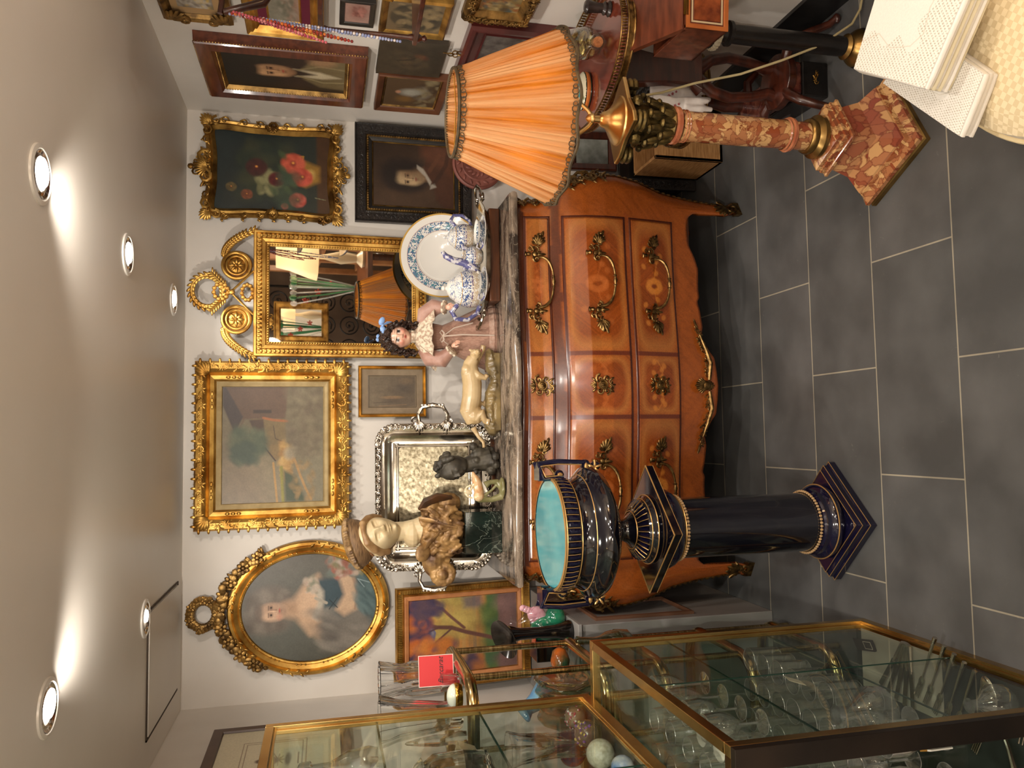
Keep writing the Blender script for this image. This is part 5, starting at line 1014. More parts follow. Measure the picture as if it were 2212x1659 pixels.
def pot(label, cat, x, y, r, zc, lid=True, spout=0, hand=0, sp=None):
    t = thing(cat.replace(' ', '_'), label, cat, (x, y, zc), group='porcelain tea set on the silver salver'); k = r/.04
    b = B(); P = [(.55, -.92), (.6, -.9), (.8, -.7), (.96, -.35), (1, 0), (.93, .4), (.74, .72), (.6, .84)]
    if not lid: P += [(.62, .95), (.66, 1.08), (.62, 1.07), (.57, .9), (.0, .7)]
    else: P += [(.62, .86), (.5, 1.02), (.3, 1.16), (.12, 1.22), (.09, 1.28), (.15, 1.36), (.12, 1.46), (0, 1.5)]
    b.lathe([(a*r, z*r) for a, z in P], 40); b.build('body', potm, t)
    if spout: B().tube([(spout*q*r, 0, z*r) for q, z in sp], [.20*r*w for w in (1.7, 1.4, 1.1, .9, .8, .5)], 12).build('spout', hndm, t)
    if hand: B().tube([(hand*q*r, 0, z*r) for q, z in ((.85, .62), (1.25, .95), (1.62, .72), (1.66, .1), (1.3, -.42), (.9, -.55))], [.13*r, .15*r, .13*r, .12*r, .12*r, .14*r], 10).build('handle', hndm, t)
    return t
r_ = .072
pot('round teapot with tall curved violet spout and looped handle, nearest the doll', 'teapot', .548, SY-.005, .070, zs_+.066, True, 1, -1, [(.8, -.35), (1.15, -.2), (1.4, .25), (1.5, .8), (1.72, 1.25), (1.95, 1.4)])
pot('lidded sugar bowl of the blue tea set, in front of the large plate', 'sugar bowl', .752, SY+.045, .052, zs_+.075, True, 0, 1)
pot('small open cream jug between the teapot and the sugar bowl', 'cream jug', .672, SY+.0, .038, zs_+.048, False, 1, -1, [(.5, .5), (.7, .8), (.85, .95), (1.0, 1.02), (1.1, 1.05), (1.15, 1.06)])
cupm = porcelain('cup_porcelain', [('z', .012, .034, (80, 100, 120), .55), ('z', .0, .01, (120, 130, 170), .5)], 120); saum = porcelain('saucer_porcelain', [('r', .034, .056, (84, 100, 160), .42)], 50)
cup = thing('teacup', 'wide white teacup and saucer in front of the teapot', 'teacup', (.560, SY-.062, zs_+.004), group='porcelain tea set on the silver salver')
B().lathe([(.018, .008), (.022, .010), (.038, .026), (.045, .042), (.0435, .042), (.036, .027), (.015, .012), (0, .011)], 40).build('cup', cupm, cup)
B().lathe([(.022, .0), (.024, .004), (.044, .008), (.062, .018), (.061, .0195), (.042, .0105), (0, .006)], 40).build('saucer', saum, cup)
B().tube([(-.042, 0, .036), (-.058, 0, .040), (-.064, 0, .028), (-.052, 0, .016), (-.036, 0, .02)], .0032, 8).build('handle', hndm, cup)
again(cup, (.752, SY-.052, zs_+.004), .0, 'wide white teacup and saucer in front of the sugar bowl')
# ================================================================ cobalt jardiniere on its pedestal
cob = mat('cobalt_glaze', (18, 16, 46), .07, 0, (12, 10, 30), 6, coat=.8); cobn = mat('near_black_glaze', (7, 7, 12), .06, 0, (14, 13, 24), 5, coat=.8, stretch=(1, 1, .15)); turq = mat('turquoise_glaze', (96, 176, 182), .12, 0, (70, 150, 160), 6, coat=.6, stretch=(1, 1, 8)); gold = mat('gold_line', (224, 178, 112), .28, .7)
JX, JY = -.272, 2.135
t = thing('pedestal', 'dark cobalt glazed column pedestal with gold lines under the turquoise lined urn', 'pedestal', (JX, JY, 0), (0, 0, .02))
B().poly_lathe([(.126, 0), (.126, .022), (.120, .026), (.118, .040), (.110, .046), (.108, .052)], 4, a0=0).build('plinth', cob, t, False, bevel=.002)
b = B(); 
for r, z in ((.1262, .0225), (.1185, .0405), (.1085, .0525)): b.tube([(r*math.sqrt(2)*math.cos(k*PI/2), r*math.sqrt(2)*math.sin(k*PI/2), z) for k in range(4)], .0012, 6, True)
for r, z in ((.1115, .075), (.0945, .108), (.0955, .548), (.100, .580)): b.torus(r, .0018, T(0, 0, z), 64, 6)
b.build('gold_lines', gold, t)
B().lathe([(.104, .052), (.110, .060), (.112, .070), (.108, .082), (.098, .090), (.096, .100), (.098, .106), (.094, .112)], 64).build('base_moulding', cob, t)
B().lathe([(.0875, .11), (.0865, .2), (.087, .4), (.0875, .545)], 64).build('shaft', cobn, t)
b = B()
for z, r in ((.120, .092), (.540, .092)):
    for k in range(58): a = 2*PI*k/58; b.ell((r*math.cos(a), r*math.sin(a), z), .0046, n=6)
b.build('bead_rings', mat('bead_gold', (206, 170, 124), .3, .3), t)
B().lathe([(.090, .545), (.097, .552), (.110, .566), (.116, .582), (.112, .594), (.10, .6)], 64).build('capital', cob, t)
B().poly_lathe([(.118, .598), (.1275, .602), (.1275, .622), (.124, .6255)], 4, a0=0).build('top_slab', cobn, t, False)
b = B(); b.tube([(.1278*math.sqrt(2)*math.cos(k*PI/2), .1278*math.sqrt(2)*math.sin(k*PI/2), .6245) for k in range(4)], .0022, 6, True); b.tube([(.128*math.sqrt(2)*math.cos(k*PI/2), .128*math.sqrt(2)*math.sin(k*PI/2), .602) for k in range(4)], .001, 6, True); b.build('slab_gold_edge', gold, t)
t = thing('urn', 'cobalt glazed two handled urn with turquoise inside and gold lines, on the column pedestal', 'urn', (JX, JY, .6262), (0, 0, .03))
B().lathe([(.096, 0), (.098, .005), (.094, .012), (.086, .018), (.084, .026), (.066, .040), (.050, .052), (.036, .066), (.030, .080), (.032, .092), (.040, .100), (.05, .106)], 64).build('foot', cobn, t)
b = B()
for k in range(30): a = 2*PI*k/30; b.tube([(r*math.cos(a), r*math.sin(a), z) for r, z in ((.084, .029), (.074, .037), (.062, .046))], [.0068, .0062, .004], 6, flat=.7)
for k in range(56): a = 2*PI*k/56; b.tube([(r*math.cos(a), r*math.sin(a), z) for r, z in ((.150, .252), (.154, .268), (.155, .280))], [.0065, .0072, .0065], 6, flat=.9)
b.build('gadroons', cob, t)
b = B()
for r, z in ((.0975, .006), (.0875, .020), (.0535, .052), (.1605, .207), (.156, .287), (.150, .244)): b.torus(r, .0016, T(0, 0, z), 72, 6)
b.lathe([(.150, .288), (.157, .289), (.1575, .292), (.150, .293)], 72, cap=False)
for k in range(30): a = 2*PI*(k+.5)/30; b.tube([(r*math.cos(a), r*math.sin(a), z) for r, z in ((.087, .028), (.073, .0405), (.058, .050))], .0011, 4)
for k in range(56): a = 2*PI*(k+.5)/56; b.tube([(r*math.cos(a), r*math.sin(a), z) for r, z in ((.154, .250), (.158, .268), (.158, .286))], .0011, 4)
b.build('gold_lines', gold, t)
B().lathe([(.05, .104), (.085, .112), (.135, .130), (.172, .152), (.186, .174), (.182, .190), (.166, .203), (.158, .210), (.150, .225), (.146, .24), (.150, .252), (.155, .275), (.156, .288), (.150, .292), (.147, .288)], 96, cap=False).build('body', cobn, t)
B().lathe([(.1475, .291), (.144, .26), (.138, .22), (.130, .18), (.10, .15), (.05, .135), (0, .132)], 72).build('turquoise_lining', turq, t)
for s in (-1, 1):
    M_ = T(s*.165, 0, 0); hd = B(); x = s*.0
    P = [(-s*.012, 0, .245), (-s*.012, 0, .345), (s*.030, 0, .362), (s*.036, 0, .215), (s*.020, 0, .185)]
    hd.tube([(-s*.014, -.022, .352), (s*.034, -.022, .368)], .004, 6); 
    for yy in (-1, 1): hd.tube([(-s*.010, yy*.026, .285), (-s*.014, yy*.026, .35), (s*.028, yy*.022, .368), (s*.034, yy*.020, .30), (s*.030, yy*.018, .21)], [.0075, .0075, .008, .0075, .007], 8, flat=.8)
    hd.box((s*.008, 0, .360), (.05, .055, .012), rz=0); hd.ell((s*.024, 0, .200), (.016, .022, .016), n=12); hd.ell((s*.020, 0, .165), (.014, .020, .018), n=12); hd.ell((-s*.004, -.0, .290), (.016, .018, .016), n=12)
    hd.v = [v*np.array([1, 1, .86])+np.array([0, 0, .01]) for v in hd.v]; hd.add(np.zeros((0, 3)), []); q = B(); q.v = [np.concatenate(hd.v)+np.array([s*.165, 0, 0])]; q.f = hd.f; q.n = hd.n; q.build('handle', cob, t, bevel=.0)
    g = B()
    for yy in (-1, 1): g.tube([(s*.165+a_, yy*b_*1.22, c_*.86+.01) for a_, b_, c_ in ((-s*.004, .026, .29), (-s*.008, .026, .345), (s*.022, .022, .361), (s*.027, .020, .30), (s*.024, .018, .22))], .0016, 5)
    for k in range(5): a = k*1.25; g.leaf(s*.165+s*.016, .160, a, .022, .007, -.022)
    g.ell((s*.165-s*.004, -.018, .262), (.008, .006, .009), n=8); g.ell((s*.165+s*.018, -.020, .185), (.012, .005, .006), n=8); g.build('gilded_leaves', gold, t)
# ================================================================ marble column lamp
brec = marble('breccia_marble', (138, 70, 42), (200, 156, 104), (106, 54, 32), 14, 44, .1, .04, .8, (1, 1, 1), True); brec2 = marble('breccia_large', (142, 68, 50), (204, 156, 104), (116, 56, 40), 9, 26, .1, .04, .8, (1, 1, 1), True)
LX, LY = .803, 1.850; RZ = math.radians(28)
t = thing('lamp_pedestal', 'floor lamp on a red brown marble column with gilt capital and square stepped base', 'lamp', (LX, LY, 0))
bb_ = mat('dull_brass', (166, 132, 76), .3, .9, (112, 86, 46), 14)
B().poly_lathe([(.122, 0), (.122, .014), (.118, .018)], 4, T(rz=RZ)).build('brass_foot', bb_, t, False)
B().poly_lathe([(.117, .018), (.122, .022), (.122, .034), (.106, .046), (.102, .056)], 4, T(rz=RZ)).build('base_slab', brec, t, False)
B().poly_lathe([(.100, .056), (.099, .062), (.070, .106), (.060, .150), (.056, .166)], 4, T(rz=RZ)).build('base_block', brec2, t, False)
B().poly_lathe([(.060, .166), (.072, .170), (.072, .178), (.066, .180), (.066, .194), (.062, .196), (.062, .208), (.05, .212)], 4, T(rz=RZ)).build('moulded_block', brec, t, False)
B().lathe([(.052, .212), (.058, .217), (.058, .228), (.050, .234), (.046, .238), (.048, .246), (.045, .254), (.042, .257)], 48).build('brass_base_ring', bb_, t)
B().lathe([(.0375, .255), (.0375, .300), (.0375, .32), (.039, .45), (.0385, .60), (.040, .628)], 48).build('shaft', brec, t)
b = B(); b.lathe([(.039, .300), (.045, .303), (.046, .311), (.040, .314)], 40, cap=False); b.lathe([(.039, .316), (.043, .319), (.040, .323)], 40, cap=False)
for z in (.612, .620): b.torus(.0405, .0016, T(0, 0, z), 40, 6)
b.lathe([(.040, .632), (.048, .636), (.048, .646), (.042, .65)], 40, cap=False); b.build('marble_rings', mat('pink_marble', (190, 122, 84), .15, 0, (150, 84, 58), 30, coat=.3), t)
oldg = mat('antique_gilt', (126, 104, 58), .45, .85, (62, 52, 30), 40, .5, 110)
b = B(); b.lathe([(.042, .65), (.046, .656), (.042, .664), (.040, .70), (.046, .74), (.060, .775)], 40)
for r in range(2):
    for k in range(10):
        a = 2*PI*(k+.5*r)/10; M_ = T(rz=a)@T(.044+.010*r, 0, .672+.038*r)
        b.ell((0, 0, 0), (.008, .013, .026), (0, .25, 0), 8, M_); b.ell((.010, 0, .024), (.010, .012, .008), n=8, M=M_); b.ell((.004, 0, 0), (.006, .003, .024), (0, .25, 0), 6, M_)
for k in range(4):
    M_ = T(rz=RZ+PI/4+k*PI/2)@T(.078, 0, .764, PI/2)
    b.scroll(0, 0, .024, PI/2, 1.4, -1, .3, 0, 14, 7, M_); b.scroll(0, 0, .024, PI/2, 1.4, -1, .3, .012, 14, 7, M_); b.ell((0, .005, 0), (.013, .014, .013), n=10, M=M_)
    M2 = T(rz=RZ+k*PI/2)@T(.066, 0, .765); b.ell((0, 0, 0), (.012, .018, .014), n=8, M=M2); b.ell((.008, 0, .004), (.007, .008, .008), n=8, M=M2)
b.build('gilt_capital', oldg, t)
ab = []
for k in range(4):
    a0 = RZ+PI/4+k*PI/2
    for q in range(9):
        f_ = q/8; a = a0+(f_)*PI/2*1.0; r = .108-.036*math.sin(PI*f_)
        if q in (0,): ab.append((.108*math.cos(a0-.06), .108*math.sin(a0-.06)))
        if 0 < q < 9 and q < 8: ab.append((r*math.cos(a), r*math.sin(a)))
    ab.append((.108*math.cos(a0+PI/2-.06+.0), .108*math.sin(a0+PI/2-.06))) if False else None
brl = mat('polished_brass', (222, 190, 134), .3, 1, (200, 164, 104), 6)
B().prism(ab, .012, z0=.784).build('abacus', brl, t, False, bevel=.003)
B().lathe([(.062, .796), (.060, .800), (.052, .803), (.046, .808), (.032, .818), (.022, .830), (.018, .842), (.010, .848), (.009, .862), (.014, .866), (.013, .872), (.008, .880), (0, .884)], 40).build('dome', brl, t)
for s in (-1, 1): B().tube([(0, 0, .862), (s*.022, 0, .878), (s*.040, 0, .900), (s*.062, 0, .93), (.035 if s > 0 else -.095, -.09 if s > 0 else -.05, .96), (.035 if s > 0 else -.095, -.105 if s > 0 else -.055, 1.0)], [.006, .0055, .005, .005, .005, .005], 10).build('lamp_arm', brl, t)
bulbm = emit('lamp_bulb', (1, .72, .4), 8)
for s in (-1, 1):
    B().lathe([(.012, -.03), (.012, .0), (.010, .0)], 16, T(.035 if s > 0 else -.095, -.105 if s > 0 else -.055, 1.0 if s > 0 else 1.025)).build('socket', mat('cream_socket', (206, 190, 160), .5), t)
    B().ell((.035 if s > 0 else -.095, -.105 if s > 0 else -.055, 1.03 if s > 0 else 1.055), (.016, .016, .024), n=16).build('bulb', bulbm, t)
    lamp('lamp_light', 'POINT', ((.035, -.105, 1.035) if s > 0 else (-.095, -.055, 1.06)), 4.8, (1, .90, .62), .016, parent=t)
m, nt, p = newmat('pleated_silk'); L = nt.links.new; out = nt.nodes['Material Output']
p.inputs['Base Color'].default_value = c4((214, 164, 112)); p.inputs['Roughness'].default_value = .7
ts = N(nt, 'ShaderNodeBsdfTranslucent'); ts.inputs[0].default_value = c4((250, 206, 122)); mx = N(nt, 'ShaderNodeMixShader')
tc = N(nt, 'ShaderNodeTexCoord'); nz = N(nt, 'ShaderNodeTexNoise'); nz.inputs['Scale'].default_value = 9; sx_ = N(nt, 'ShaderNodeSeparateXYZ'); L(tc.outputs['Object'], sx_.inputs[0]); at_ = N(nt, 'ShaderNodeMath', operation='ARCTAN2'); L(sx_.outputs[1], at_.inputs[0]); L(sx_.outputs[0], at_.inputs[1]); cb_ = N(nt, 'ShaderNodeCombineXYZ'); L(at_.outputs[0], cb_.inputs[0]); zz_ = N(nt, 'ShaderNodeMath', operation='MULTIPLY'); L(sx_.outputs[2], zz_.inputs[0]); zz_.inputs[1].default_value = .25; L(zz_.outputs[0], cb_.inputs[1]); nz.inputs['Detail'].default_value = 4; L(cb_.outputs[0], nz.inputs[0]); mr = N(nt, 'ShaderNodeMapRange'); mr.inputs['From Min'].default_value = .35; mr.inputs['From Max'].default_value = .65; mr.inputs['To Min'].default_value = .25; mr.inputs['To Max'].default_value = .95; L(nz.outputs[0], mr.inputs[0]); L(mr.outputs[0], mx.inputs[0])
L(p.outputs[0], mx.inputs[1]); L(ts.outputs[0], mx.inputs[2]); L(mx.outputs[0], out.inputs[0]); silk = m
SH = [(.208, .972), (.202, .985), (.183, 1.03), (.160, 1.085), (.137, 1.14), (.115, 1.19), (.101, 1.226)]
rg = random.Random(11); ph = [rg.uniform(.6, 1.4) for _ in range(97)]
def pleat(a, z): k = a/(2*PI)*96; i = int(k) % 96; return .011*math.sin(2*PI*k)*ph[i]+.004*math.sin(a*7)
b = B(); b.lathe(SH, 96*5, wob=pleat, cap=False); sh = b.build('shade', silk, t, loc=(.010, .0, 0), rot=(0, -.02, 0)); sh.modifiers.new('t', 'SOLIDIFY').thickness = .0012
trimm = mat('green_brown_braid', (88, 70, 42), .7, 0, (58, 46, 28), 60, .5, 200)
for r, z, s, nm in ((.211, .970, 1, 'lower_braid'), (.103, 1.226, -1, 'upper_braid')):
    b = B(); P = [(r*(1+.010*math.cos(12*a)*(s > 0))*math.cos(a), r*(1+.010*math.cos(12*a)*(s > 0))*math.sin(a), z+.004*math.sin(12*a)*(s > 0)) for a in [2*PI*i/240 for i in range(240)]]
    b.tube(P, .0042, 6, True)
    n2 = 34 if s > 0 else 20
    for k in range(n2):
        for q in (-.35, 0, .35):
            a = 2*PI*(k+q*.8)/n2; rr = r*(1-.06*1.0)+.0; M_ = T(0, 0, z+s*.009, 0, 0, a)@T(r-.002 if s > 0 else r+.004, 0, 0, 0, (PI/2-.42)*1.0)
            b.torus(.0052 if q else .0075, .0012, M_, 9, 4)
    b.build(nm, trimm, t, loc=(.010, 0, 0), rot=(0, -.02, 0))
B().tube([(-.10, 0, 1.222), (0, 0, 1.217), (.10, .0, 1.222)], .0015, 5).build('shade_wire', brass, t)
c = thing('power_cord', 'beige flex running from the lamp capital along the floor by the tables', 'cord', (0, 0, 0))
cp = [onY(1356, 212, 1.96), onY(1430, 200, 1.985), onY(1500, 180, 1.97), onY(1600, 160, 1.95), onY(1690, 130, 1.93), onZ(1772, 98, .15), onZ(1840, 52, .05), onZ(1858, 20, .02), Vector((1.27, 1.9, .01))]
B().tube(cp, .0035, 8).build('flex', mat('beige_flex', (176, 160, 118), .5), c)
# ================================================================ oval gallery table by the lamp
def gallery_table(name, label, x, y, z, a, c, m, legs=True):
    t = thing(name, label, 'table', (x, y, 0)); n = 72
    o = [(a*math.cos(2*PI*i/n), c*math.sin(2*PI*i/n)) for i in range(n)]
    B().prism(o, .016, z0=z-.016).build('table_top', m, t, ang=30)
    b = B()
    for zz, q, r in ((z+.022, 1.0, .0022), (z+.002, 1.006, .003), (z-.015, 1.01, .0035)): b.tube([(px*q, py*q, zz) for px, py in o], r, 6, True)
    for i in range(n*2): q = 2*PI*i/n/2; b.ell((a*math.cos(q), c*math.sin(q), z+.013), (.0035, .0035, .008), n=6)
    k = len(o); v = [(px*1.004, py*1.004, zz) for zz in (z-.014, z+.002) for px, py in o]; b.add(v, [(i, (i+1) % k, k+(i+1) % k, k+i) for i in range(k)]); b.build('brass_gallery', bronze, t); return t
burr = mat('flame_mahogany', (132, 62, 44), .14, 0, (98, 40, 28), 7, coat=.6, stretch=(5, 1, 1))
TX, TY, TZ = 1.108, 2.165, .74
t = gallery_table('gallery_table', 'small oval mahogany table with pierced brass rim on a lyre shaped support', TX, TY, TZ, .176, .275, burr)
B().poly_lathe([(.045, .40), (.028, .43), (.030, .52), (.040, .62), (.058, .70), (.07, .724)], 4, T(s=(1.35, .55, 1))).build('column', mahog, t, bevel=.004)
for s in (-1, 1):
    B().tube([(s*.012, 0, .41), (s*.050, 0, .36), (s*.064, 0, .30), (s*.056, 0, .23), (s*.040, 0, .17), (s*.050, 0, .13)], [.022, .018, .017, .016, .017, .02], 12, flat=1.0, up=(0, 1, 0)).build('lyre_arm', mahog, t)
B().lathe([(.05, .11), (.085, .115), (.085, .14), (.06, .15)], 32).build('base_block', mahog, t, bevel=.002)
for k in range(4):
    a = PI/4+k*PI/2; b = B().tube([(math.cos(a)*r, math.sin(a)*r, z) for r, z in ((.05, .125), (.10, .135), (.14, .115), (.165, .07), (.185, .03), (.205, .014))], [.018, .017, .015, .013, .012, .011], 10); b.ell((math.cos(a)*.205, math.sin(a)*.205, .0125), (.016, .014, .012), n=10); b.build('leg', mahog, t)
zt = TZ+.0005
bt = thing('bottle', 'clear glass bottle with cork lying on the oval table, gold leaf inside', 'bottle', (1.20, 2.24, zt+.047), (PI/2+.06, 0, -.42))
cg = thin_glass('clear_glass', (.96, .985, .975), .7, .07)
B().lathe([(0, 0), (.040, .0), (.046, .006), (.046, .12), (.040, .145), (.020, .165), (.017, .180), (.017, .205), (.022, .208), (.022, .216), (.014, .216)], 36).build('glass', thin_glass('green_tint_glass', (.80, .90, .86), .8, .10), bt)
B().lathe([(.0135, .200), (.0145, .219), (0, .219)], 20).build('cork', mat('cork', (196, 132, 84), .9, 0, (150, 92, 56), 120, .5), bt)
b = B(); rnd = random.Random(5)
for k in range(26): b.ell((rnd.uniform(-.028, .028), rnd.uniform(-.02, .030), rnd.uniform(.07, .135)), (.014, .004, .010), (rnd.random()*3, rnd.random()*3, 0), 6)
b.build('gold_flakes', mat('gold_leaf_flakes', (212, 176, 110), .3, .6, (160, 110, 60), 90), bt)
cb = thing('enamel_box', 'oval enamel box with turquoise flower lid and orange band on the oval table', 'box', (1.055, 2.235, zt))
B().lathe([(.054, 0), (.058, .003), (.058, .016)], 48, sq=(1, .8)).build('base', mat('dark_green_enamel', (40, 58, 48), .15, coat=.5), cb); B().lathe([(.058, .006), (.0590, .008), (.0590, .015), (.058, .017)], 48, sq=(1, .8), cap=False).build('orange_band', mat('orange_enamel', (206, 120, 56), .2, coat=.5), cb)
P = Paint(70, 70, (222, 214, 186), 1, 1); 
for k in range(6): P.ell(.5+.24*math.cos(k*1.05), .56+.2*math.sin(k*1.05), .15, .10, (70, 170, 178), .2, 1, k*60)
P.ell(.5, .55, .08, .08, (96, 70, 150), .2).ell(.3, .25, .18, .06, (90, 100, 50), .3, .9, 30)
b = B(); b.grid(70, 70, lambda u, v: ((u-.5)*.116, (v-.5)*.094, .017+.016*max(0, 1-((u-.5)*2)**2-((v-.5)*2)**2)**.5)); b.f = [f for f in b.f if all(b.v[0][i][2] > .0172 for i in f)]; o = b.build('lid', pigment('enamel_paint', .15, .03, 80, 0, coat=.5), cb); setcol(o.data, P.A)
mb = thing('turned_wood_stem', 'dark turned wooden stem standing on the oval table at the photo edge', 'turned wood', (1.205, 2.03, zt)); B().lathe([(.020, 0), (.022, .004), (.016, .010), (.019, .018), (.013, .024), (.015, .05), (.019, .07), (.014, .075), (0, .076)], 28).build('stem', mat('grey_ebony', (70, 62, 60), .25, .3, (46, 40, 38), 30), mb)
# ---- black pedestal column with writing box
t = thing('black_column', 'slim ebonised column stand with white fluted collar and brass foot', 'pedestal', (1.115, 1.93, 0), (0, 0, 0))
B().lathe([(.055, .0), (.055, .012), (.046, .016)], 40).lathe([(.026, .06), (.028, .08), (.026, .40), (.025, .425)], 32).build('shaft', ebony, t); B().lathe([(.046, .015), (.052, .022), (.046, .032), (.036, .040), (.032, .048), (.036, .056), (.027, .064)], 36).build('brass_foot', bb_, t)
B().lathe([(.026, .42), (.034, .425), (.034, .435), (.026, .44), (.024, .455), (.038, .475), (.044, .485)], 36).build('capital', ebony, t); B().lathe([(.041, .462), (.048, .466), (.049, .476), (.043, .482)], 80, wob=lambda a, z: .03*math.sin(a*26), cap=False).build('fluted_collar', mat('ivory_collar', (176, 164, 138), .5), t)
B().lathe([(.030, .484), (.024, .50), (.030, .515), (.048, .530), (.05, .537), (0, .537)], 36).build('top_plate', ebony, t)
t = thing('writing_box', 'open mahogany writing box with brass hinge and inlaid panel on the ebonised column', 'box', (1.145, 1.83, .538), (0, 0, -.10))
w_, d_, h_ = .25, .20, .115; b = B(); b.span((-w_/2, -d_/2, 0), (w_/2, d_/2, .008)).span((-w_/2, -d_/2, 0), (w_/2, -d_/2+.01, h_)).span((-w_/2, d_/2-.01, 0), (w_/2, d_/2, h_)).span((-w_/2, -d_/2, 0), (-w_/2+.01, d_/2, h_)).span((w_/2-.01, -d_/2, 0), (w_/2, d_/2, h_)); b.build('body', mahog_red, t, False, bevel=.0015)
b = B(); b.frame(w_-.03, h_-.03, [(0, 0), (0, .0012), (.004, .0012), (.004, 0)], T(0, -d_/2, h_/2)); b.build('inlay_line', mat('pale_inlay', (186, 164, 130), .4), t, False)
B().span((-w_/2+.022, -d_/2-.0015, .022), (w_/2-.022, -d_/2+.001, h_-.022)).build('burr_panel', mat('burr_walnut', (140, 70, 34), .25, 0, (92, 40, 20), 30, coat=.5), t, False)
b = B().frame(w_, h_, [(0, 0), (0, .003), (.010, .003), (.012, 0)], T(0, -d_/2, h_/2)); b.build('front_moulding', mat('light_mahogany', (172, 98, 48), .3, 0, (144, 74, 34), 10, coat=.4), t, False)
lid = B(); lid.span((-w_/2, 0, 0), (w_/2, .018, d_)); lid.build('lid', mahog_red, t, False, bevel=.001, loc=(0, -d_/2+.01, h_+.004), rot=(-1.15, 0, 0)); b = B(); b.box((-w_/2+.05, -d_/2-.001, h_), (.04, .004, .012)).box((w_/2-.06, -d_/2-.001, h_), (.04, .004, .012)); b.build('hinge', brass, t, False)
# ---- low table behind with carved box and gloves
t = gallery_table('low_gallery_table', 'low round table with brass rim and a fretted black box, behind the lyre table', 1.135, 2.41, .34, .150, .17, burr)
B().lathe([(.03, .06), (.02, .10), (.026, .18), (.018, .22), (.03, .30), (.05, .322)], 28).build('column', mahog, t)
for k in range(3): a = PI/2+.4+k*2*PI/3; b = B().tube([(math.cos(a)*r, math.sin(a)*r, z) for r, z in ((.02, .09), (.08, .095), (.13, .05), (.17, .014))], [.018, .015, .012, .010], 8); b.build('leg', mahog, t)
t = thing('carved_box', 'black box with a fretted lid on the low round table', 'box', (1.125, 2.40, .3635), (0, 0, -.05)); 
b = B().poly_lathe([(.085, 0), (.090, .004), (.090, .014), (.082, .020), (.082, .105), (.090, .112), (.090, .122), (.086, .126)], 4, T(s=(.85, 1.35, 1))); b.build('case', dark_carved, t, False, bevel=.002)
B().span((-.055, -.112, .03), (.055, -.110, .095)).span((-.071, -.09, .03), (-.0695, .09, .095)).build('red_panels', mahog, t, False); b = B()
for i in range(9):
    for j in range(5): b.torus(.008, .0016, T(-.05+.025*j, -.095+.0237*i, .127), 10, 4)
b.build('pierced_lid', dark_carved, t)
def glove(label, x, y, z, rz, ry):
    g = thing('glove', label, 'glove', (x, y, z), (0, ry, rz), 'pair of embroidered gloves'); g.scale = (1.2,)*3; b = B()
    b.prism([(-.026, 0), (.028, 0), (.030, -.02), (.028, -.06), (.034, -.10), (-.030, -.10), (-.026, -.06), (-.030, -.02)], .010, T(0, .005, 0, PI/2)); 
    for k, (x0, l) in enumerate(((-.023, .058), (-.008, .070), (.008, .068), (.024, .054))): b.tube([(x0, 0, -.090), (x0*1.15, -.004, -.10-l*.5), (x0*1.2, -.002, -.10-l)], [.0095, .0088, .0065], 10, flat=.9)
    b.tube([(-.028, 0, -.055), (-.046, -.006, -.085), (-.056, -.010, -.115)], [.011, .010, .007], 10); b.blend('glove_body', mat('white_kid', (222, 212, 204), .7, 0, (206, 194, 186), 30, .2, 80), g, .0026, 3); c_ = B()
    for k in range(5): c_.flower(-.008+.005*k, -.03-.010*k, .006-.0006*k, -.0075)
    c_.build('embroidery', mat('red_thread', (172, 84, 88), .8), g); return g
glove('white embroidered glove with red flowers hanging in front of the carved box', 1.012, 2.20, .545, -.35, .04)
glove('white glove partly hidden behind the one with red flowers', 1.050, 2.225, .540, -.35, -.10)
t = thing('marble_box', 'long low red marble topped black box on the floor behind the marble lamp column', 'box', (1.098, 2.255, 0), (0, 0, -.03)); B().box((0, 0, .045), (.11, .33, .09)).build('case', ebony, t, False, bevel=.004); B().box((0, 0, .105), (.105, .325, .03)).build('marble_slab', marble('dark_red_marble', (84, 38, 32), (124, 72, 56), (160, 110, 80), 22, 30, .12, .01, .5), t, False, bevel=.008); b = B().rinceau([(-.02, .045), (.02, .045)], .02, 3, 1, -.168); b.build('gilt_mount', gilt, t)
t = thing('oak_box', 'plain pale oak box open at the top, on the floor beside the commode', 'box', (1.165, 2.87, 0)); b = B(); w_, d_, h_ = .20, .22, .285
b.span((-w_/2, -d_/2, 0), (w_/2, -d_/2+.012, h_)).span((-w_/2, d_/2-.012, 0), (w_/2, d_/2, h_)).span((-w_/2, -d_/2, 0), (-w_/2+.012, d_/2, h_)).span((w_/2-.012, -d_/2, 0), (w_/2, d_/2, h_)).span((-w_/2, -d_/2, 0), (w_/2, d_/2, .012)); b.build('case', oakm, t, False, bevel=.001)
t = thing('dark_cabinet', 'low black cabinet in the corner carrying a small square mirror', 'cabinet', (1.18, 3.10, 0)); B().span((-.12, -.095, .0), (.10, .095, .34)).build('case', ebony, t, False, bevel=.004)
t = thing('small_mirror', 'small square mirror in a dark red wood frame standing on the low black cabinet', 'mirror', (1.175, 3.03, .345), (-.08, 0, 0)); B().frame(.165, .205, [(0, 0), (0, .02), (.006, .024), (.028, .018), (.032, .01)], T(0, 0, .103)).build('frame', mahog, t, False); B().span((-.055, -.011, .035), (.055, -.008, .17)).build('glass', mat('foxed_mirror', (176, 184, 180), .12, .85, (140, 146, 140), 30), t, False); B().span((-.08, -.004, .003), (.08, 0, .20)).build('backing_board', walnut, t, False)
t = thing('fretwork_screen', 'narrow upright black fretted wood board leaning between commode and low cabinet', 'screen', (1.045, 3.00, 0), (-.06, 0, 0)); B().box((0, .0, .31), (.045, .02, .62)).build('board', dark_carved, t, False, bevel=.002); b = B().rinceau([(0, .03), (0, .6)], .03, 3, .9, -.010); b.build('carving', dark_carved, t)
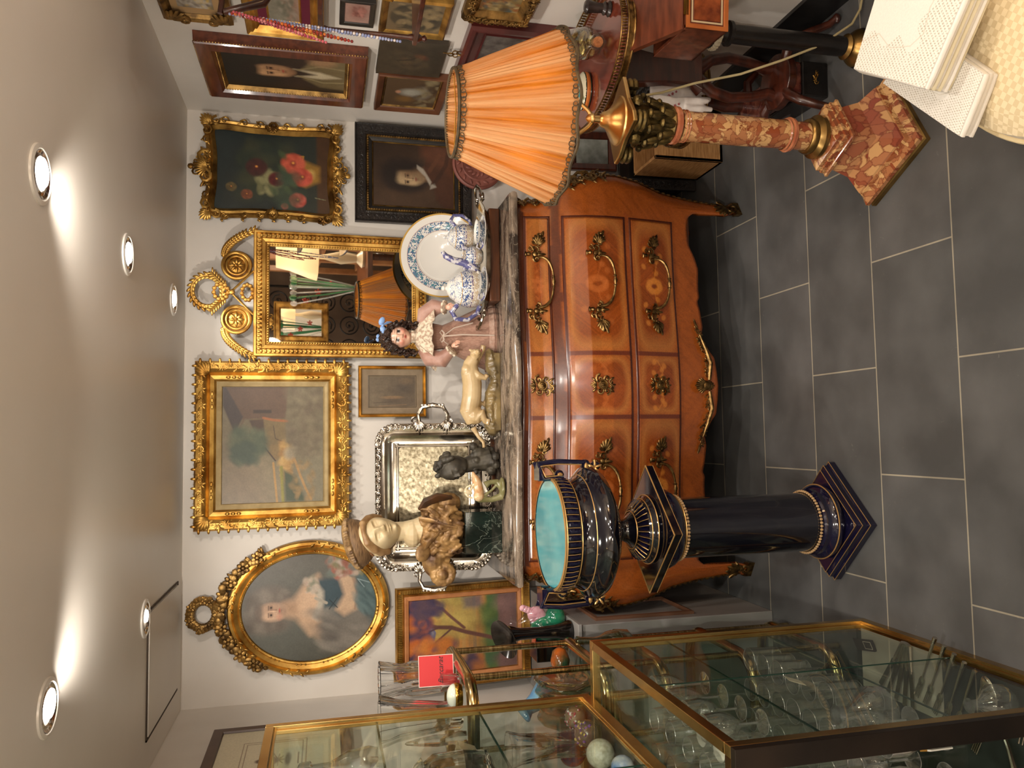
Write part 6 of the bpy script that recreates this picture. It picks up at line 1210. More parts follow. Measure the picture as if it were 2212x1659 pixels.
t = thing('carved_roundel', 'round carved reddish wall plate partly hidden behind the lamp shade', 'wall plate', (1.135, D-.052, .905), (PI/2, 0, 0)); tm = mat('terracotta', (134, 78, 66), .6, 0, (112, 62, 52), 20, .5, 60)
b = B().lathe([(0, .0), (.10, 0), (.108, .006), (.107, .014), (.100, .018), (.094, .012), (.070, .012), (.066, .016), (.06, .012), (0, .012)], 64); b.build('plate', tm, t); b = B()
for k in range(16): a = 2*PI*k/16; b.ell((.082*math.cos(a), .082*math.sin(a), .014), (.012, .006, .004), (0, 0, a+.8), 8); b.ell((.045*math.cos(a), .045*math.sin(a), .014), (.012, .006, .004), (0, 0, a-.6), 8)
b.build('relief', tm, t)
# ================================================================ quilted stool with table linen, nearest the camera
t = thing('quilted_stool', 'round cream quilted stool carrying piles of white linen', 'stool', (.80, .86, 0))
m, nt, p = newmat('quilted_cream'); L = nt.links.new; p.inputs['Base Color'].default_value = c4((214, 194, 154)); p.inputs['Roughness'].default_value = .75; p.inputs['Sheen Weight'].default_value = .3
tc = N(nt, 'ShaderNodeTexCoord'); mp = N(nt, 'ShaderNodeMapping'); mp.inputs['Rotation'].default_value = (0, 0, PI/4); L(tc.outputs['Object'], mp.inputs[0]); ck = N(nt, 'ShaderNodeTexChecker'); ck.inputs['Scale'].default_value = 95; L(mp.outputs[0], ck.inputs[0]); ck.inputs['Color1'].default_value = c4((222, 204, 166)); ck.inputs['Color2'].default_value = c4((204, 184, 144)); L(ck.outputs['Color'], p.inputs['Base Color'])
bp = N(nt, 'ShaderNodeBump'); bp.inputs['Distance'].default_value = .003; bp.inputs['Strength'].default_value = .6; L(ck.outputs['Fac'], bp.inputs['Height']); L(bp.outputs[0], p.inputs['Normal']); quil = m
b = B().lathe([(.34, .0), (.345, .02), (.350, .20), (.365, .35), (.372, .40), (.365, .435), (.33, .455), (.2, .468), (0, .472)], 96); b.build('cushion', quil, t); B().torus(.372, .006, T(0, 0, .405), 96, 8).build('piping', mat('cream_piping', (226, 206, 162), .6), t)
lin_w = mat('white_linen', (224, 218, 208), .85, 0, (212, 204, 192), 14, .25, 220, sheen=.2); lin_c = mat('cream_linen', (214, 202, 172), .85, 0, (200, 186, 152), 14, .3, 220, sheen=.2)
P = Paint(230, 200, (226, 221, 212), 1, 1, 7); g_ = P.X-.0; 
lace_mask = ((P.Y < .30+.14*np.sin(P.X*9)**2) | (P.X < .26+.10*np.sin(P.Y*8)**2))
hol = ((np.sin(P.X*150)*np.sin(P.Y*130+P.X*20)) > .35) & lace_mask & (P.rng.rand(*P.X.shape) > .2); P.A[hol] = lin((176, 166, 148)); P.line([(.26, 1), (.30, .75), (.26, .5), (.36, .36), (.6, .30), (.8, .42), (1, .30)], .006, (196, 188, 172), .7); LACE = P.A
def linen(label, px, z0, h, m, lace_=False, grp='folded white table linen on the stool'):
    Q = [onZ(*q, z0+h) if len(q) == 2 else Vector((q[0], q[1], z0+h)) for q in px]; c = sum(Q, Vector())/len(Q)
    t = thing('folded_linen', label, 'linen', (c.x, c.y, z0), group=grp); O = []
    n = len(Q)
    for i in range(n):
        a, b_ = Q[i]-c, Q[(i+1) % n]-c; p_ = Q[i-1]-c
        for k in range(3): f_ = k/3; v_ = a.lerp((a+(p_-a).normalized()*.018+(b_-a).normalized()*.018)/1, .0) if False else a; 
        O.append(((a+(p_-a).normalized()*.02).x, (a+(p_-a).normalized()*.02).y)); O.append((a.x*.985, a.y*.985)); O.append(((a+(b_-a).normalized()*.02).x, (a+(b_-a).normalized()*.02).y))
    b = B(); k = len(O)
    for q, z in ((.975, 0), (1, h*.25), (1.0, h*.75), (.982, h)): b.v.append(np.array([[x*q, y*q, z] for x, y in O])); b.n += k
    b.f = [(j*k+i, j*k+(i+1) % k, (j+1)*k+(i+1) % k, (j+1)*k+i) for j in range(3) for i in range(k)]+[tuple(range(k-1, -1, -1)), tuple(range(3*k, 4*k))]; 
    if b.v[0][1][0]*b.v[0][0][1]-b.v[0][1][1]*b.v[0][0][0] > 0: b.f = [f[::-1] for f in b.f]
    b.build('cloth', m, t, ang=50)
    if lace_:
        q4 = [(x.x-c.x, x.y-c.y) for x in Q[:4]]
        b = B(); b.grid(230, 200, lambda u, v: ((q4[0][0]*(1-u)+q4[1][0]*u)*(1-v)+(q4[3][0]*(1-u)+q4[2][0]*u)*v, (q4[0][1]*(1-u)+q4[1][1]*u)*(1-v)+(q4[3][1]*(1-u)+q4[2][1]*u)*v, h+.0012)); b.v[0] *= np.array([.965, .965, 1]); o = b.build('lace_panel', pigment('lace_cloth', .9, .04, 300, .5), t); setcol(o.data, LACE)
    return t
SB = [(2075, 298), (1905, 180), (1985, 60), (2130, 160)]
for k in range(3): linen(('lowest folded white linen showing under the lace cloth pile', 'second folded linen in the low pile with the lace corner', 'top linen of the low pile, with a round lace corner')[k], [(q[0]+(2-k)*9, q[1]-(k % 2)*3) for q in SB], .458+.0125*k, .012, lin_w, k == 2)
ST = [(2000, 192), (1842, 148), (1905, -60), (2100, -40)]
names = ['bottom cream cloth of the high linen pile', 'second cloth up in the high linen pile', 'third cloth up in the high linen pile', 'cream cloth in the middle of the high linen pile', 'thin cloth above the middle of the high linen pile', 'cream cloth third from the top of the high linen pile', 'cloth just beneath the big lace one', 'big white cloth with lace border on top of the high linen pile']
for k in range(8): j = (7-k); linen(names[k], [(q[0]+j*(6.5 if i in (0, 3) else 1.5), q[1]+(3 if k % 2 else -2)+j*(1.0)) for i, q in enumerate(ST)], .4965+.0095*k, .009, lin_c if k in (0, 3, 5) else lin_w, k == 7)
# ================================================================ low grey cabinet against the side wall
greyp = mat('grey_white_paint', (150, 146, 142), .6, 0, (140, 135, 130), 4)
t = thing('low_cabinet', 'low grey painted cabinet with thin brown panel mouldings beside the commode', 'cabinet', (-.81, 2.86, 0))
B().span((-.185, -.34, 0), (.185, .34, .705)).build('case', greyp, t, False, bevel=.003); B().span((-.188, -.35, .705), (.190, .345, .718)).build('top', greyp, t, False, bevel=.002)
for y in (-.17, .17): B().frame(.26, .36, [(0, 0), (0, .010), (.010, .012), (.016, .004), (.016, 0)], T(.185, y, .46, rz=PI/2)).build('panel_moulding', mat('brown_moulding', (104, 70, 50), .5), t, False)
# ---- gilt brass and glass etagere with rounded ends
ribb = mat('ribbed_brass', (224, 198, 146), .2, 1, (140, 112, 68), 40, stretch=(.2, .2, 6)); pane = thin_glass('plate_glass', (.94, .975, .95), .30, .03, power=3.2)
def rr2(x0, x1, y0, y1, r, n=8):
    P = []
    for cx_, cy, a0 in ((x1-r, y1-r, 0), (x0+r, y1-r, PI/2), (x0+r, y0+r, PI), (x1-r, y0+r, 1.5*PI)):
        for i in range(n+1): a = a0+PI/2*i/n; P.append((cx_+r*math.cos(a), cy+r*math.sin(a)))
    return P
EX0, EX1, EY0, EY1 = -.975, -.650, 2.085, 2.505
t = thing('display_stand', 'brass display stand with ribbed rails, rounded corners and glass shelves behind the glass cases', 'display stand', ((EX0+EX1)/2, (EY0+EY1)/2, 0)); ox, oy = (EX0+EX1)/2, (EY0+EY1)/2
for z in (1.152, .778, .60, .33, .06):
    o_ = [(x-ox, y-oy) for x, y in rr2(EX0, EX1, EY0, EY1, .085)]
    b = B().tube([(x, y, z) for x, y in o_], .015, 10, True, flat=.8); b.tube([(x, y, z-.016) for x, y in o_], .004, 6, True); b.tube([(x*1.01, y*1.01, z+.004) for x, y in o_], .004, 5, True); b.build('rail', ribb, t)
    if z > .2: B().prism([(x*.96, y*.96) for x, y in o_], .006, z0=z-.008).build('glass_shelf', thin_glass('shelf_glass', (.90, .95, .92), .35, .05), t, ang=30)
for x in (EX0+.02, EX1-.004):
    for y in (EY0+.075, EY1-.075): B().tube([(x-ox, y-oy, 0), (x-ox, y-oy, 1.155)], .0095, 10).build('post', ribb, t)
def obj_on(px, z): q = onZ(*px, z); return (q.x, q.y, z)
crys = thin_glass('cut_crystal', (.98, .99, 1), .7, .10, power=1.6, rough=.02, sparkle=.2)
lead, _nt, _p = newmat('lead_crystal'); _p.inputs['Transmission Weight'].default_value = 1; _p.inputs['IOR'].default_value = 1.5; _p.inputs['Roughness'].default_value = .01; _p.inputs['Base Color'].default_value = (.98, .99, 1, 1)
rim_glint = thin_glass('glass_rim_glint', (1, 1, 1), .3, .35, power=1.2, rough=.15, sparkle=.6)  # whitened rims and stems, painted in place of glass highlights
def cutvase(label, x, y, z, P, n=14, d=.10, grp=None, s=1):
    t = thing('crystal_vase', label, 'vase', (x, y, z), group=grp); B().lathe(P, n*6, wob=lambda a, z_: d*abs(math.sin(a*n/2))-.02, cap=True).build('glass', lead, t); t.scale = (s, s, s); return t
cutvase('tall cut crystal vase in front of the autumn painting, beside the red card', -.705, 2.37, 1.1595, [(.030, 0), (.034, .004), (.040, .02), (.044, .07), (.046, .12), (.040, .15), (.046, .18), (.052, .215), (.048, .213), (.038, .17), (.034, .10), (.03, .02), (0, .018)])
cutvase('flared crystal vase nearer the display case, beside the white porcelain box', -.765, 2.21, 1.1595, [(.03, 0), (.036, .01), (.034, .05), (.042, .12), (.050, .18), (.062, .225), (.058, .224), (.044, .17), (.03, .04), (0, .03)], 8, .14)
cutvase('small pointed crystal ornament at the edge of the stand top', -.80, 2.13, 1.1595, [(.016, 0), (.018, .02), (.012, .04), (.014, .08), (.010, .12), (.004, .16), (0, .165)], 6, .1)
t = thing('red_card', 'red card with thin black script lettering on the brass stand', 'card', (-.672, 2.315, 1.215), (-.10, 0, .18)); B().box((0, 0, 0), (.085, .002, .10)).build('card', mat('red_card_paper', (196, 34, 36), .5), t, False); b = B().frame(.0862, .1012, [(0, 0), (0, .0016), (.0018, .0016)]); b.build('pale_edge', mat('pale_edge', (232, 200, 186), .7), t, False)
cu = bpy.data.curves.new('lettering', 'FONT'); cu.body = 'Baccarat'; cu.size = .021; cu.shear = .35; cu.align_x = 'CENTER'; cu.extrude = .0003; to = bpy.data.objects.new('lettering', cu); COL.objects.link(to); to.parent = t; to.location = (0, -.0018, -.020); to.rotation_euler = (PI/2, 0, 0); cu.materials.append(mat('ink', (30, 14, 14), .6)); dg = bpy.context.evaluated_depsgraph_get(); me = bpy.data.meshes.new_from_object(to.evaluated_get(dg)); tm_ = to.matrix_basis.copy(); bpy.data.objects.remove(to); to = bpy.data.objects.new('lettering', me); COL.objects.link(to); to.parent = t; to.matrix_basis = tm_
t = thing('porcelain_box', 'half round white porcelain box with brass rim hinge on the brass stand', 'box', (-.712, 2.20, 1.160)); B().ell((0, 0, .022), (.034, .026, .020), n=24).build('lid', mat('celadon_white', (214, 220, 200), .12, coat=.5), t); B().lathe([(.030, .0), (.0355, .010), (.0362, .018), (.034, .021)], 40, sq=(1, .78)).build('brass_band', brass, t)
cutvase('small amber tinted glass beside the porcelain box', -.690, 2.255, 1.1595, [(.018, 0), (.02, .003), (.024, .05), (.022, .05), (.016, .006)], 8, .1)
# coloured glass on the lower shelf and the cabinet
def cg_mat(name, c, c2, sc=20): return mat(name, c, .08, 0, c2, sc, coat=.8)
zS = .7785
t = thing('glass_vase', 'orange and green swirled glass vase lying on the glass shelf of the brass stand', 'vase', (-.725, 2.42, zS+.030), (0, PI/2+.1, .5)); B().lathe([(.012, -.075), (.020, -.072), (.012, -.055), (.010, -.035), (.024, -.01), (.031, .02), (.024, .05), (.008, .062), (0, .064)], 32).build('glass', cg_mat('orange_green_glass', (206, 98, 30), (40, 78, 50), 14), t)
t = thing('glass_vase', 'pale blue and red spotted glass vase tilted on the shelf of the brass stand', 'vase', (-.80, 2.44, zS+.062), (.2, -.5, .2)); B().lathe([(0, -.062), (.03, -.058), (.05, -.02), (.046, .02), (.028, .06), (.022, .09), (.034, .11), (.028, .11), (.018, .09), (.03, .02)], 40, wob=lambda a, z: .03*math.sin(a*5)*(z > .08)).build('glass', cg_mat('blue_spotted_glass', (136, 184, 206), (60, 120, 180), 18), t); b = B(); b.lathe([(.046, -.035), (.053, -.028), (.054, -.012), (.050, -.006)], 40, cap=False); b.build('red_band', cg_mat('red_glass', (150, 30, 34), (90, 14, 20)), t)
t = thing('glass_bowl', 'small clear glass bowl with frilled rim on the shelf of the brass stand', 'bowl', (-.752, 2.36, zS)); B().lathe([(.018, 0), (.03, .01), (.036, .04), (.040, .055), (.036, .055), (.028, .014), (0, .010)], 48, wob=lambda a, z: .08*math.sin(a*8)*(z > .03)).build('glass', crys, t)
pl_ = thing('glass_plate', 'pale green glass plates standing on edge on the shelf of the brass stand', 'plate', (-.80, 2.17, zS+.087), (PI/2, 0, 1.45), 'green glass plates on the brass stand'); B().lathe([(0, 0), (.05, .001), (.065, .008), (.085, .012), (.0845, .015), (.064, .011), (.05, .005), (0, .004)], 48, wob=lambda a, z: .02*math.sin(a*10)).build('glass', thin_glass('green_glass', (.66, .80, .70), .45, .22), pl_)
for k in range(1, 4): again(pl_, (-.80+.032*k, 2.17+.01*k, zS+.087))
t = thing('clear_bottle', 'clear glass carafe with a long neck standing between brass stand and cabinet', 'bottle', (-.605, 2.29, .642), (.28, .32, 0)); t.location = (-.64, 2.33, .6115); t.rotation_euler = (0, .10, 0); t.scale = (.8,)*3; B().lathe([(0, 0), (.036, 0), (.046, .012), (.047, .06), (.036, .10), (.020, .125), (.014, .15), (.0135, .205), (.017, .207), (.017, .215), (.012, .215), (.011, .15), (.03, .10), (.041, .05), (0, .01)], 36, wob=lambda a, z: .03*math.sin(a*8+z*60)*(z < .1)).build('glass', thin_glass('grey_green_glass', (.72, .78, .68), .8, .15), t)
zC = .7185
t = thing('glass_bird', 'green and pink glass bird with coral beak in clear wrap on the low cabinet', 'glass figurine', (-.645, 2.66, zC)); gr = cg_mat('green_glass_solid', (16, 96, 74), (44, 140, 96), 26)
b = B(); b.ell((-.02, 0, .075), (.048, .036, .050), n=24).ell((.018, .0, .035), (.042, .036, .036), n=24).ell((-.035, 0, .030), (.036, .034, .031), n=20); b.blend('body', gr, t, .003, 2)
b = B()
for k in range(16): b.ell((.025+.0022*k, -.0, .075+.005*k), (.018-.0005*k, .006+.003*(k % 2), .012), (0, -.6, 0), 10)
b.ell((.03, 0, .10), (.03, .012, .035), (0, .5, 0), 16); b.build('pink_comb', cg_mat('pink_glass', (196, 132, 146), (226, 176, 184), 40), t); B().ell((-.055, -.02, .118), (.022, .020, .006), (0, .2, 0), 20).build('coral_disc', mat('coral_glass', (214, 96, 62), .1, coat=.7), t)
B().lathe([(.075, 0.002), (.080, .03), (.07, .09), (.03, .15), (.012, .17), (.03, .19)], 40, wob=lambda a, z: .10*math.sin(a*7+z*30), cap=False, sq=(1, .7)).build('clear_wrap', thin_glass('cellophane', (.97, .97, .97), .4, .03, rough=.1), t)
t = thing('black_vase', 'black glazed vase with a wide tilted oval lip in front of the autumn painting', 'vase', (-.655, 2.585, zC)); blk = mat('black_glaze', (16, 14, 14), .08, coat=.6)
B().lathe([(.030, 0), (.034, .01), (.022, .06), (.018, .12), (.020, .18), (.030, .215)], 40).build('stem', blk, t); B().lathe([(.020, .0), (.040, .010), (.066, .030), (.0665, .034), (.038, .016), (.012, .004)], 56, T(0, 0, .212, .55, -.35, 0), sq=(1, .8)).build('lip', mat('brown_black_lip', (58, 50, 44), .15, 0, (30, 26, 24), 14, coat=.5), t)
t = thing('black_box', 'plain black box standing behind the black vase on the low cabinet', 'box', (-.73, 2.66, zC)); B().box((0, .02, .055), (.075, .10, .11)).build('case', blk, t, False, bevel=.003)
# ================================================================ brass framed glass display cases
vbrass = mat('case_brass', (222, 190, 126), .26, 1, (176, 138, 78), 10, stretch=(.4, .4, .4)); bframe = mat('case_dark_brass', (120, 88, 48), .35, .9, (84, 58, 32), 8)
def case(name, label, x0, x1, y0, y1, z0, z1, shelves, rail=.020, base=None, split=True):
    cx_, cy = (x0+x1)/2, (y0+y1)/2; a, c = (x1-x0)/2, (y1-y0)/2; t = thing(name, label, 'display case', (cx_, cy, z0)); h = z1-z0; q = rail
    for sx in (-1, 1):
        for sy in (-1, 1): B().box((sx*(a-q/2), sy*(c-q/2), h/2), (q, q, h)).box((sx*(a-q/2)+sx*-.004, sy*(c-q-.004), h/2), (q*.5, .006, h)).build('corner_post', vbrass, t, False, bevel=.0015)
    for z in (q/2, h-q/2):
        w_ = q*(1.4 if z < h/2 else 1)
        for s in (-1, 1):
            B().box((s*(a-q/2), 0, z), (q, 2*c-2*q, w_)).box((s*(a-q*.5), 0, z+(.7*q if z < h/2 else -.7*q)), (q*.35, 2*c-2*q, q*.3)).build('rail', vbrass, t, False, bevel=.0015); B().box((0, s*(c-q/2), z), (2*a-2*q, q, w_)).build('rail', vbrass if s > 0 else bframe, t, False, bevel=.0015)
    for s in (-1, 1):
        B().box((s*(a-q*.6), 0, h/2), (.004, 2*c-2*q, h-2*q)).build('side_pane', pane, t, False)
        if s > 0 or not split: B().box((0, s*(c-q*.6), h/2), (2*a-2*q, .004, h-2*q)).build('end_pane', pane, t, False)
    B().box((0, 0, h-q*.4), (2*a-2*q, 2*c-2*q, .004)).build('top_pane', pane, t, False)
    edge = mat('glass_edge', (24, 56, 44), .1, coat=.5)
    if split: B().box((a-q*.6+.003, .0, h/2), (.0025, .0025, h-2*q)).build('door_joint', edge, t, False)
    for z in shelves:
        B().box((0, 0, z), (2*a-2*q, 2*c-2*q, .005)).build('glass_shelf', thin_glass('shelf_pane', (.93, .965, .945), .25, .02, power=3.5), t, False); B().box((a-q*.8, 0, z), (.002, 2*c-2*q, .0052)).build('shelf_edge', edge, t, False)
    if base: B().box((0, 0, base), (2*a-2*q, 2*c-2*q, .006)).build('base_board', mat('case_board', (52, 58, 54), .25, 0, (40, 46, 42), 4), t, False)
    return t
VX0, VX1, VY0, VY1 = -.985, -.545, 1.285, 2.035
lc = case('display_case', 'low brass framed glass display case full of glasses and cutlery', VX0, VX1, VY0, VY1, 0, .842, (.335, .625), .022, .04)
for s in (-1, 1): B().box((s*(.22-.020), -.375-.008, .421), (.040, .016, .842)).build('front_stile', mat('dark_bronze_stile', (46, 36, 28), .35, .5, (30, 24, 20), 6), lc, False, bevel=.001)
case('display_case', 'tall brass framed glass case with vases and paperweights, above the low glass case', -.985, -.69, 1.16, 2.055, .8425, 1.668, (.30, .56), .020, .012, True)
# ---- contents of the low case
rnd = random.Random(12)
cry = thin_glass('drinking_glass', (.99, .995, .99), .8, .08, power=1.7, rough=.02, sparkle=.05)
gob = thing('wine_glass', 'clear stemmed drinking glasses crowded on the shelves of the low glass case', 'wine glass', (-.62, 1.70, .6285), group='stemmed glasses in the low case'); B().lathe([(.026, 0), (.026, .0015), (.006, .006), (.0035, .015), (.0035, .05), (.010, .058), (.024, .075), (.030, .10), (.027, .135), (.0262, .135), (.029, .10), (.022, .076), (.004, .062)], 28).build('bowl', cry, gob); B().torus(.0268, .0009, T(0, 0, .135), 28, 5).torus(.026, .0008, T(0, 0, .001), 28, 4).tube([(0, 0, .012), (0, 0, .055)], .0022, 5).build('rim', rim_glint, gob)
flu = thing('tumbler', 'straight clear cut glass tumblers on the middle shelf of the low glass case', 'tumbler', (-.60, 1.93, .3385), group='tumblers in the low case'); B().lathe([(.024, 0), (.026, .002), (.030, .085), (.0285, .085), (.023, .012), (0, .010)], 36, wob=lambda a, z: .05*abs(math.sin(a*9))*(z < .05)).build('glass', cry, flu); B().torus(.0295, .0009, T(0, 0, .085), 28, 5).torus(.0255, .0010, T(0, 0, .002), 28, 4).build('rim', rim_glint, flu)
k = 0
for i in range(6):
    for j in range(4):
        x, y = -.605-.078*j+rnd.uniform(-.006, .006), 1.36+.088*i+rnd.uniform(-.006, .006)
        if k: again(gob, (x, y, .6285-.0) if (i > 1) else (x, y, .3385))
        else: gob.location = (x, y, .3385)
        k += 1
for i in range(7):
    for j in range(4):
        x, y = -.60-.080*j+rnd.uniform(-.006, .006), 1.55+.066*i
        if i or j: again(flu, (x, y, .3385))
        else: flu.location = (x, y, .3385)
for lab, px, s in (('round cut glass decanter with white paper tag in the low case', (1700, 1440), 1), ('short cut glass carafe near the floor of the low case', (1820, 1540), .8)):
    q = onZ(*px, .34); q.x = min(q.x, -.60); t = thing('decanter', lab, 'decanter', (-.60-.03*(1-s), 1.42+.09*s, .045 if s < 1 else .3385)); B().lathe([(.03, 0), (.045, .02), (.048, .05), (.03, .08), (.014, .10), (.014, .13), (.020, .135), (.013, .135), (.010, .10), (.026, .07), (0, .01)], 48, wob=lambda a, z: .05*abs(math.sin(a*7+z*70))).build('glass', crys, t); t.scale = (s,)*3
t = thing('price_tag', 'white paper tag with faint writing tilted among the glasses of the low case', 'tag', (-.572, 1.655, .475), (.3, .2, PI/2)); B().box((0, 0, 0), (.036, .001, .04)).build('paper', paper, t, False)
for i, (x, y) in enumerate(((-.60, 1.37), (-.60, 1.345), (-.60, 1.32))):
    if i == 0: sp = thing('place_card_holder', 'white pointed gold tipped table ornaments on the shelf of the low case', 'table ornament', (-.585, 1.33, .3385), group='white pointed ornaments'); b = B()
    if i == 0: B().prism([(0, 0), (.012, 0), (.012, .05), (.006, .062), (0, .05)], .003, T(rx=PI/2)).build('body', mat('white_enamel', (226, 222, 208), .2), sp, False); B().prism([(.003, .056), (.009, .056), (.006, .070)], .003, T(rx=PI/2)).build('gold_tip', brass, sp, False)
    for dz in (0, .016, .032, .048): 
        if i or dz: again(sp, (-.585-.018*i, 1.325+.006*i+dz*1.2, .3385), PI/2, scale=1.0 if dz in (0, .032) else .7)
# lids lying in the top of the low case
for lab, x, y, z, r in (('round white lid leaning near the top of the low glass case, larger one', -.655, 1.535, .76, .024), ('half round white lid near the top of the low glass case', -.66, 1.625, .755, .021)):
    t = thing('glass_jar', lab, 'jar', (x, y, z-.13)); B().lathe([(.022, .0), (.026, .01), (.026, .07), (.02, .09), (.022, .10), (.018, .10), (.022, .07), (0, .008)], 30).build('jar', cry, t); B().lathe([(0, .1), (r, .101), (r+.001, .104), (r*.9, .106), (0, .106)], 36).build('white_lid', mat('white_lid', (224, 214, 198), .4), t)
# cutlery lying on the case floor
zf = .0445
fk = thing('fork', 'silver forks laid in a row on the dark floor of the low glass case', 'fork', (0, 0, 0), group='row of forks in the low case'); b = B(); b.tube([(0, -.09, .003), (0, -.05, .004), (0, .0, .004), (0, .03, .003)], [.0065, .0045, .0025, .003], 8, flat=.9); b.ell((0, .045, .003), (.010, .018, .002), n=10)
for k in range(4): b.tube([(-.0075+.005*k, .055, .003), (-.0075+.005*k, .09, .005)], .0013, 5)
silv = mat('cutlery_silver', (220, 212, 196), .15, 1); b.build('body', silv, fk)
for k in range(7):
    q = (-.60-.012*k, 1.74-.030*k, zf)
    if k: again(fk, q, 1.15)
    else: fk.location = q; fk.rotation_euler = (0, 0, 1.15)
sp = thing('serving_spoon', 'large silver serving spoon with ribbed bowl on the floor of the low glass case', 'spoon', (-.655, 1.515, zf+.004), (0, .04, .45)); B().tube([(-.12, 0, .012), (-.06, 0, .006), (0, 0, .006), (.03, 0, .006)], [.008, .005, .0035, .006], 8, flat=1).ell((.060, 0, .006), (.036, .020, .006), n=20).build('body', silv, sp)
kn = thing('knife', 'silver handled knives fanned on grey cloth on the floor of the low glass case', 'knife', (0, 0, 0), group='fanned knives in the low case'); B().tube([(0, -.07, .004), (0, -.02, .004), (0, .0, .003)], [.008, .006, .004], 8, flat=.9).box((0, .045, .004), (.014, .10, .0016)).build('body', silv, kn)
for k in range(5):
    q = (-.615-.004*k, 1.855-.016*k, zf+.002)
    if k: again(kn, q, .95+.16*k)
    else: kn.location = q; kn.rotation_euler = (0, 0, .95)
t = thing('cloth', 'grey felt cloth under the knives on the floor of the low glass case', 'cloth', (-.64, 1.84, .0432)); B().box((0, 0, .0006), (.16, .30, .0012)).build('cloth', mat('grey_felt', (150, 144, 128), .9), t, False)
t = thing('card', 'dark card with a small white framed label beside the fanned knives', 'card', (-.60, 1.965, .053), (.12, -.35, .1)); B().box((0, 0, 0), (.035, .075, .0015)).build('card', mat('dark_card', (48, 42, 40), .6), t, False); B().frame(.022, .028, [(0, 0), (0, .0006), (.0012, .0006)], T(0, -.012, .0009, -PI/2)).build('label_line', paper, t, False)
cmb = thing('cutlery_comb', 'row of thin silver fork tines beside the serving spoon in the low case', 'cutlery', (-.655, 1.40, zf)); b = B()
for k in range(9): b.tube([(-.035, .009*k, .003), (.03, .009*k-.02, .004)], .0014, 5)
b.build('tines', silv, cmb)
# ---- contents of the tall case
T0 = .8425+.0155
def ball(lab, px, r, m_, m2=None):
    q = onZ(*px, T0+r); t = thing('paperweight', lab, 'paperweight', (min(q.x, -.712-r), q.y, T0)); B().ell((0, 0, r), r, n=28).build('glass', m_, t)
    if m2: 
        b = B(); rg_ = random.Random(int(r*1e4))
        for k in range(26): d = Vector((rg_.uniform(-1, 1), rg_.uniform(-1, 1), rg_.uniform(-.2, 1))).normalized()*r*.99; b.ell((d.x, d.y, d.z+r), r*.14, n=8)
        b.build('millefiori_canes', m2, t)
mil = mat('millefiori', (190, 170, 90), .1, 0, (90, 60, 140), 90, coat=.8, thr=(.48, .52))
ball('purple and red speckled glass paperweight ball in the tall case', (1236, 1625), .036, mat('purple_glass', (90, 50, 84), .08, 0, (150, 56, 60), 60, coat=.8, thr=(.48, .55)))
ball('bubbly white glass paperweight ball in the tall case', (1297, 1628), .034, mat('bubble_glass', (176, 176, 156), .1, 0, (206, 206, 190), 120, .3, coat=.8))
ball('millefiori glass paperweight with yellow and purple flowers in the tall case', (1268, 1575), .032, mat('dark_clear', (80, 76, 70), .05, coat=1), mil)
ball('clear paperweight with red and white canes in the tall case, nearest the back', (1243, 1550), .028, mat('amber_clear', (120, 104, 80), .05, coat=1), mat('red_canes', (206, 200, 196), .1, 0, (150, 50, 70), 120, coat=.8, thr=(.48, .52)))
ball('small blue swirled paperweight at the photo edge in the tall case', (1345, 1655), .026, mat('blue_white_glass', (70, 120, 180), .1, 0, (220, 224, 226), 30, coat=.8))
for lab, x, y, z, s, P in (('large clear glass jar with domed lid on the upper shelf of the tall case', -.80, 1.86, 1.146, 1.15, [(.04, 0), (.055, .01), (.06, .06), (.058, .12), (.045, .14), (.055, .145), (.03, .17), (.008, .18), (.010, .195), (0, .20)]),
        ('wide clear glass vase with pierced base on the upper shelf of the tall case', -.775, 1.62, 1.146, 1.1, [(.03, 0), (.035, .01), (.02, .03), (.04, .07), (.055, .13), (.052, .13), (.035, .07), (0, .04)]),
        ('clear decanter with pear shaped body on the top shelf of the tall case', -.77, 1.95, 1.406, 1, [(.035, 0), (.04, .02), (.034, .07), (.014, .11), (.013, .15), (.02, .155), (.018, .18), (0, .19)]),
        ('thick clear glass vase on the top shelf of the tall case', -.79, 1.78, 1.406, 1.05, [(.03, 0), (.045, .03), (.04, .10), (.05, .16), (.046, .16), (.034, .1), (0, .02)]),
        ('squat clear glass urn on the top shelf of the tall case, nearest the camera', -.78, 1.58, 1.406, 1.1, [(.03, 0), (.05, .03), (.052, .09), (.03, .12), (.04, .14), (.036, .14), (.045, .08), (0, .01)]),
        ('tall ribbed clear glass vase on the floor of the tall case', -.79, 1.99, T0, 1.0, [(.028, 0), (.034, .02), (.03, .1), (.036, .19), (.045, .22), (.042, .22), (.03, .18), (0, .02)]),
        ('ribbed clear glass candle holder on the upper shelf of the tall case', -.76, 1.42, 1.146, 1, [(.04, 0), (.042, .01), (.015, .03), (.02, .09), (.03, .13), (.026, .13), (.012, .09), (0, .03)])):
    t = thing('glass_vessel', lab, 'glass vessel', (x, y, z)); B().lathe(P, 60, wob=lambda a, z: .03*abs(math.sin(a*7))).build('glass', lead, t); t.scale = (s,)*3
t = thing('ceramic_dish', 'cream ceramic shell dish on the upper shelf of the tall case', 'dish', (-.82, 1.98, 1.146)); B().lathe([(.02, 0), (.05, .02), (.065, .06), (.062, .06), (.045, .02), (0, .008)], 60, wob=lambda a, z: .06*math.sin(a*12)).build('dish', mat('shell_cream', (206, 186, 156), .3, coat=.3), t)
# ribbed crystal jar on top edge near the camera
cutvase('ribbed crystal cylinder standing on top of the tall glass case at the photo edge', -.735, 1.50, 1.669, [(.03, 0), (.035, .005), (.034, .06), (.036, .065), (.034, .12), (.030, .13), (.028, .12), (.03, .01)], 10, .08)
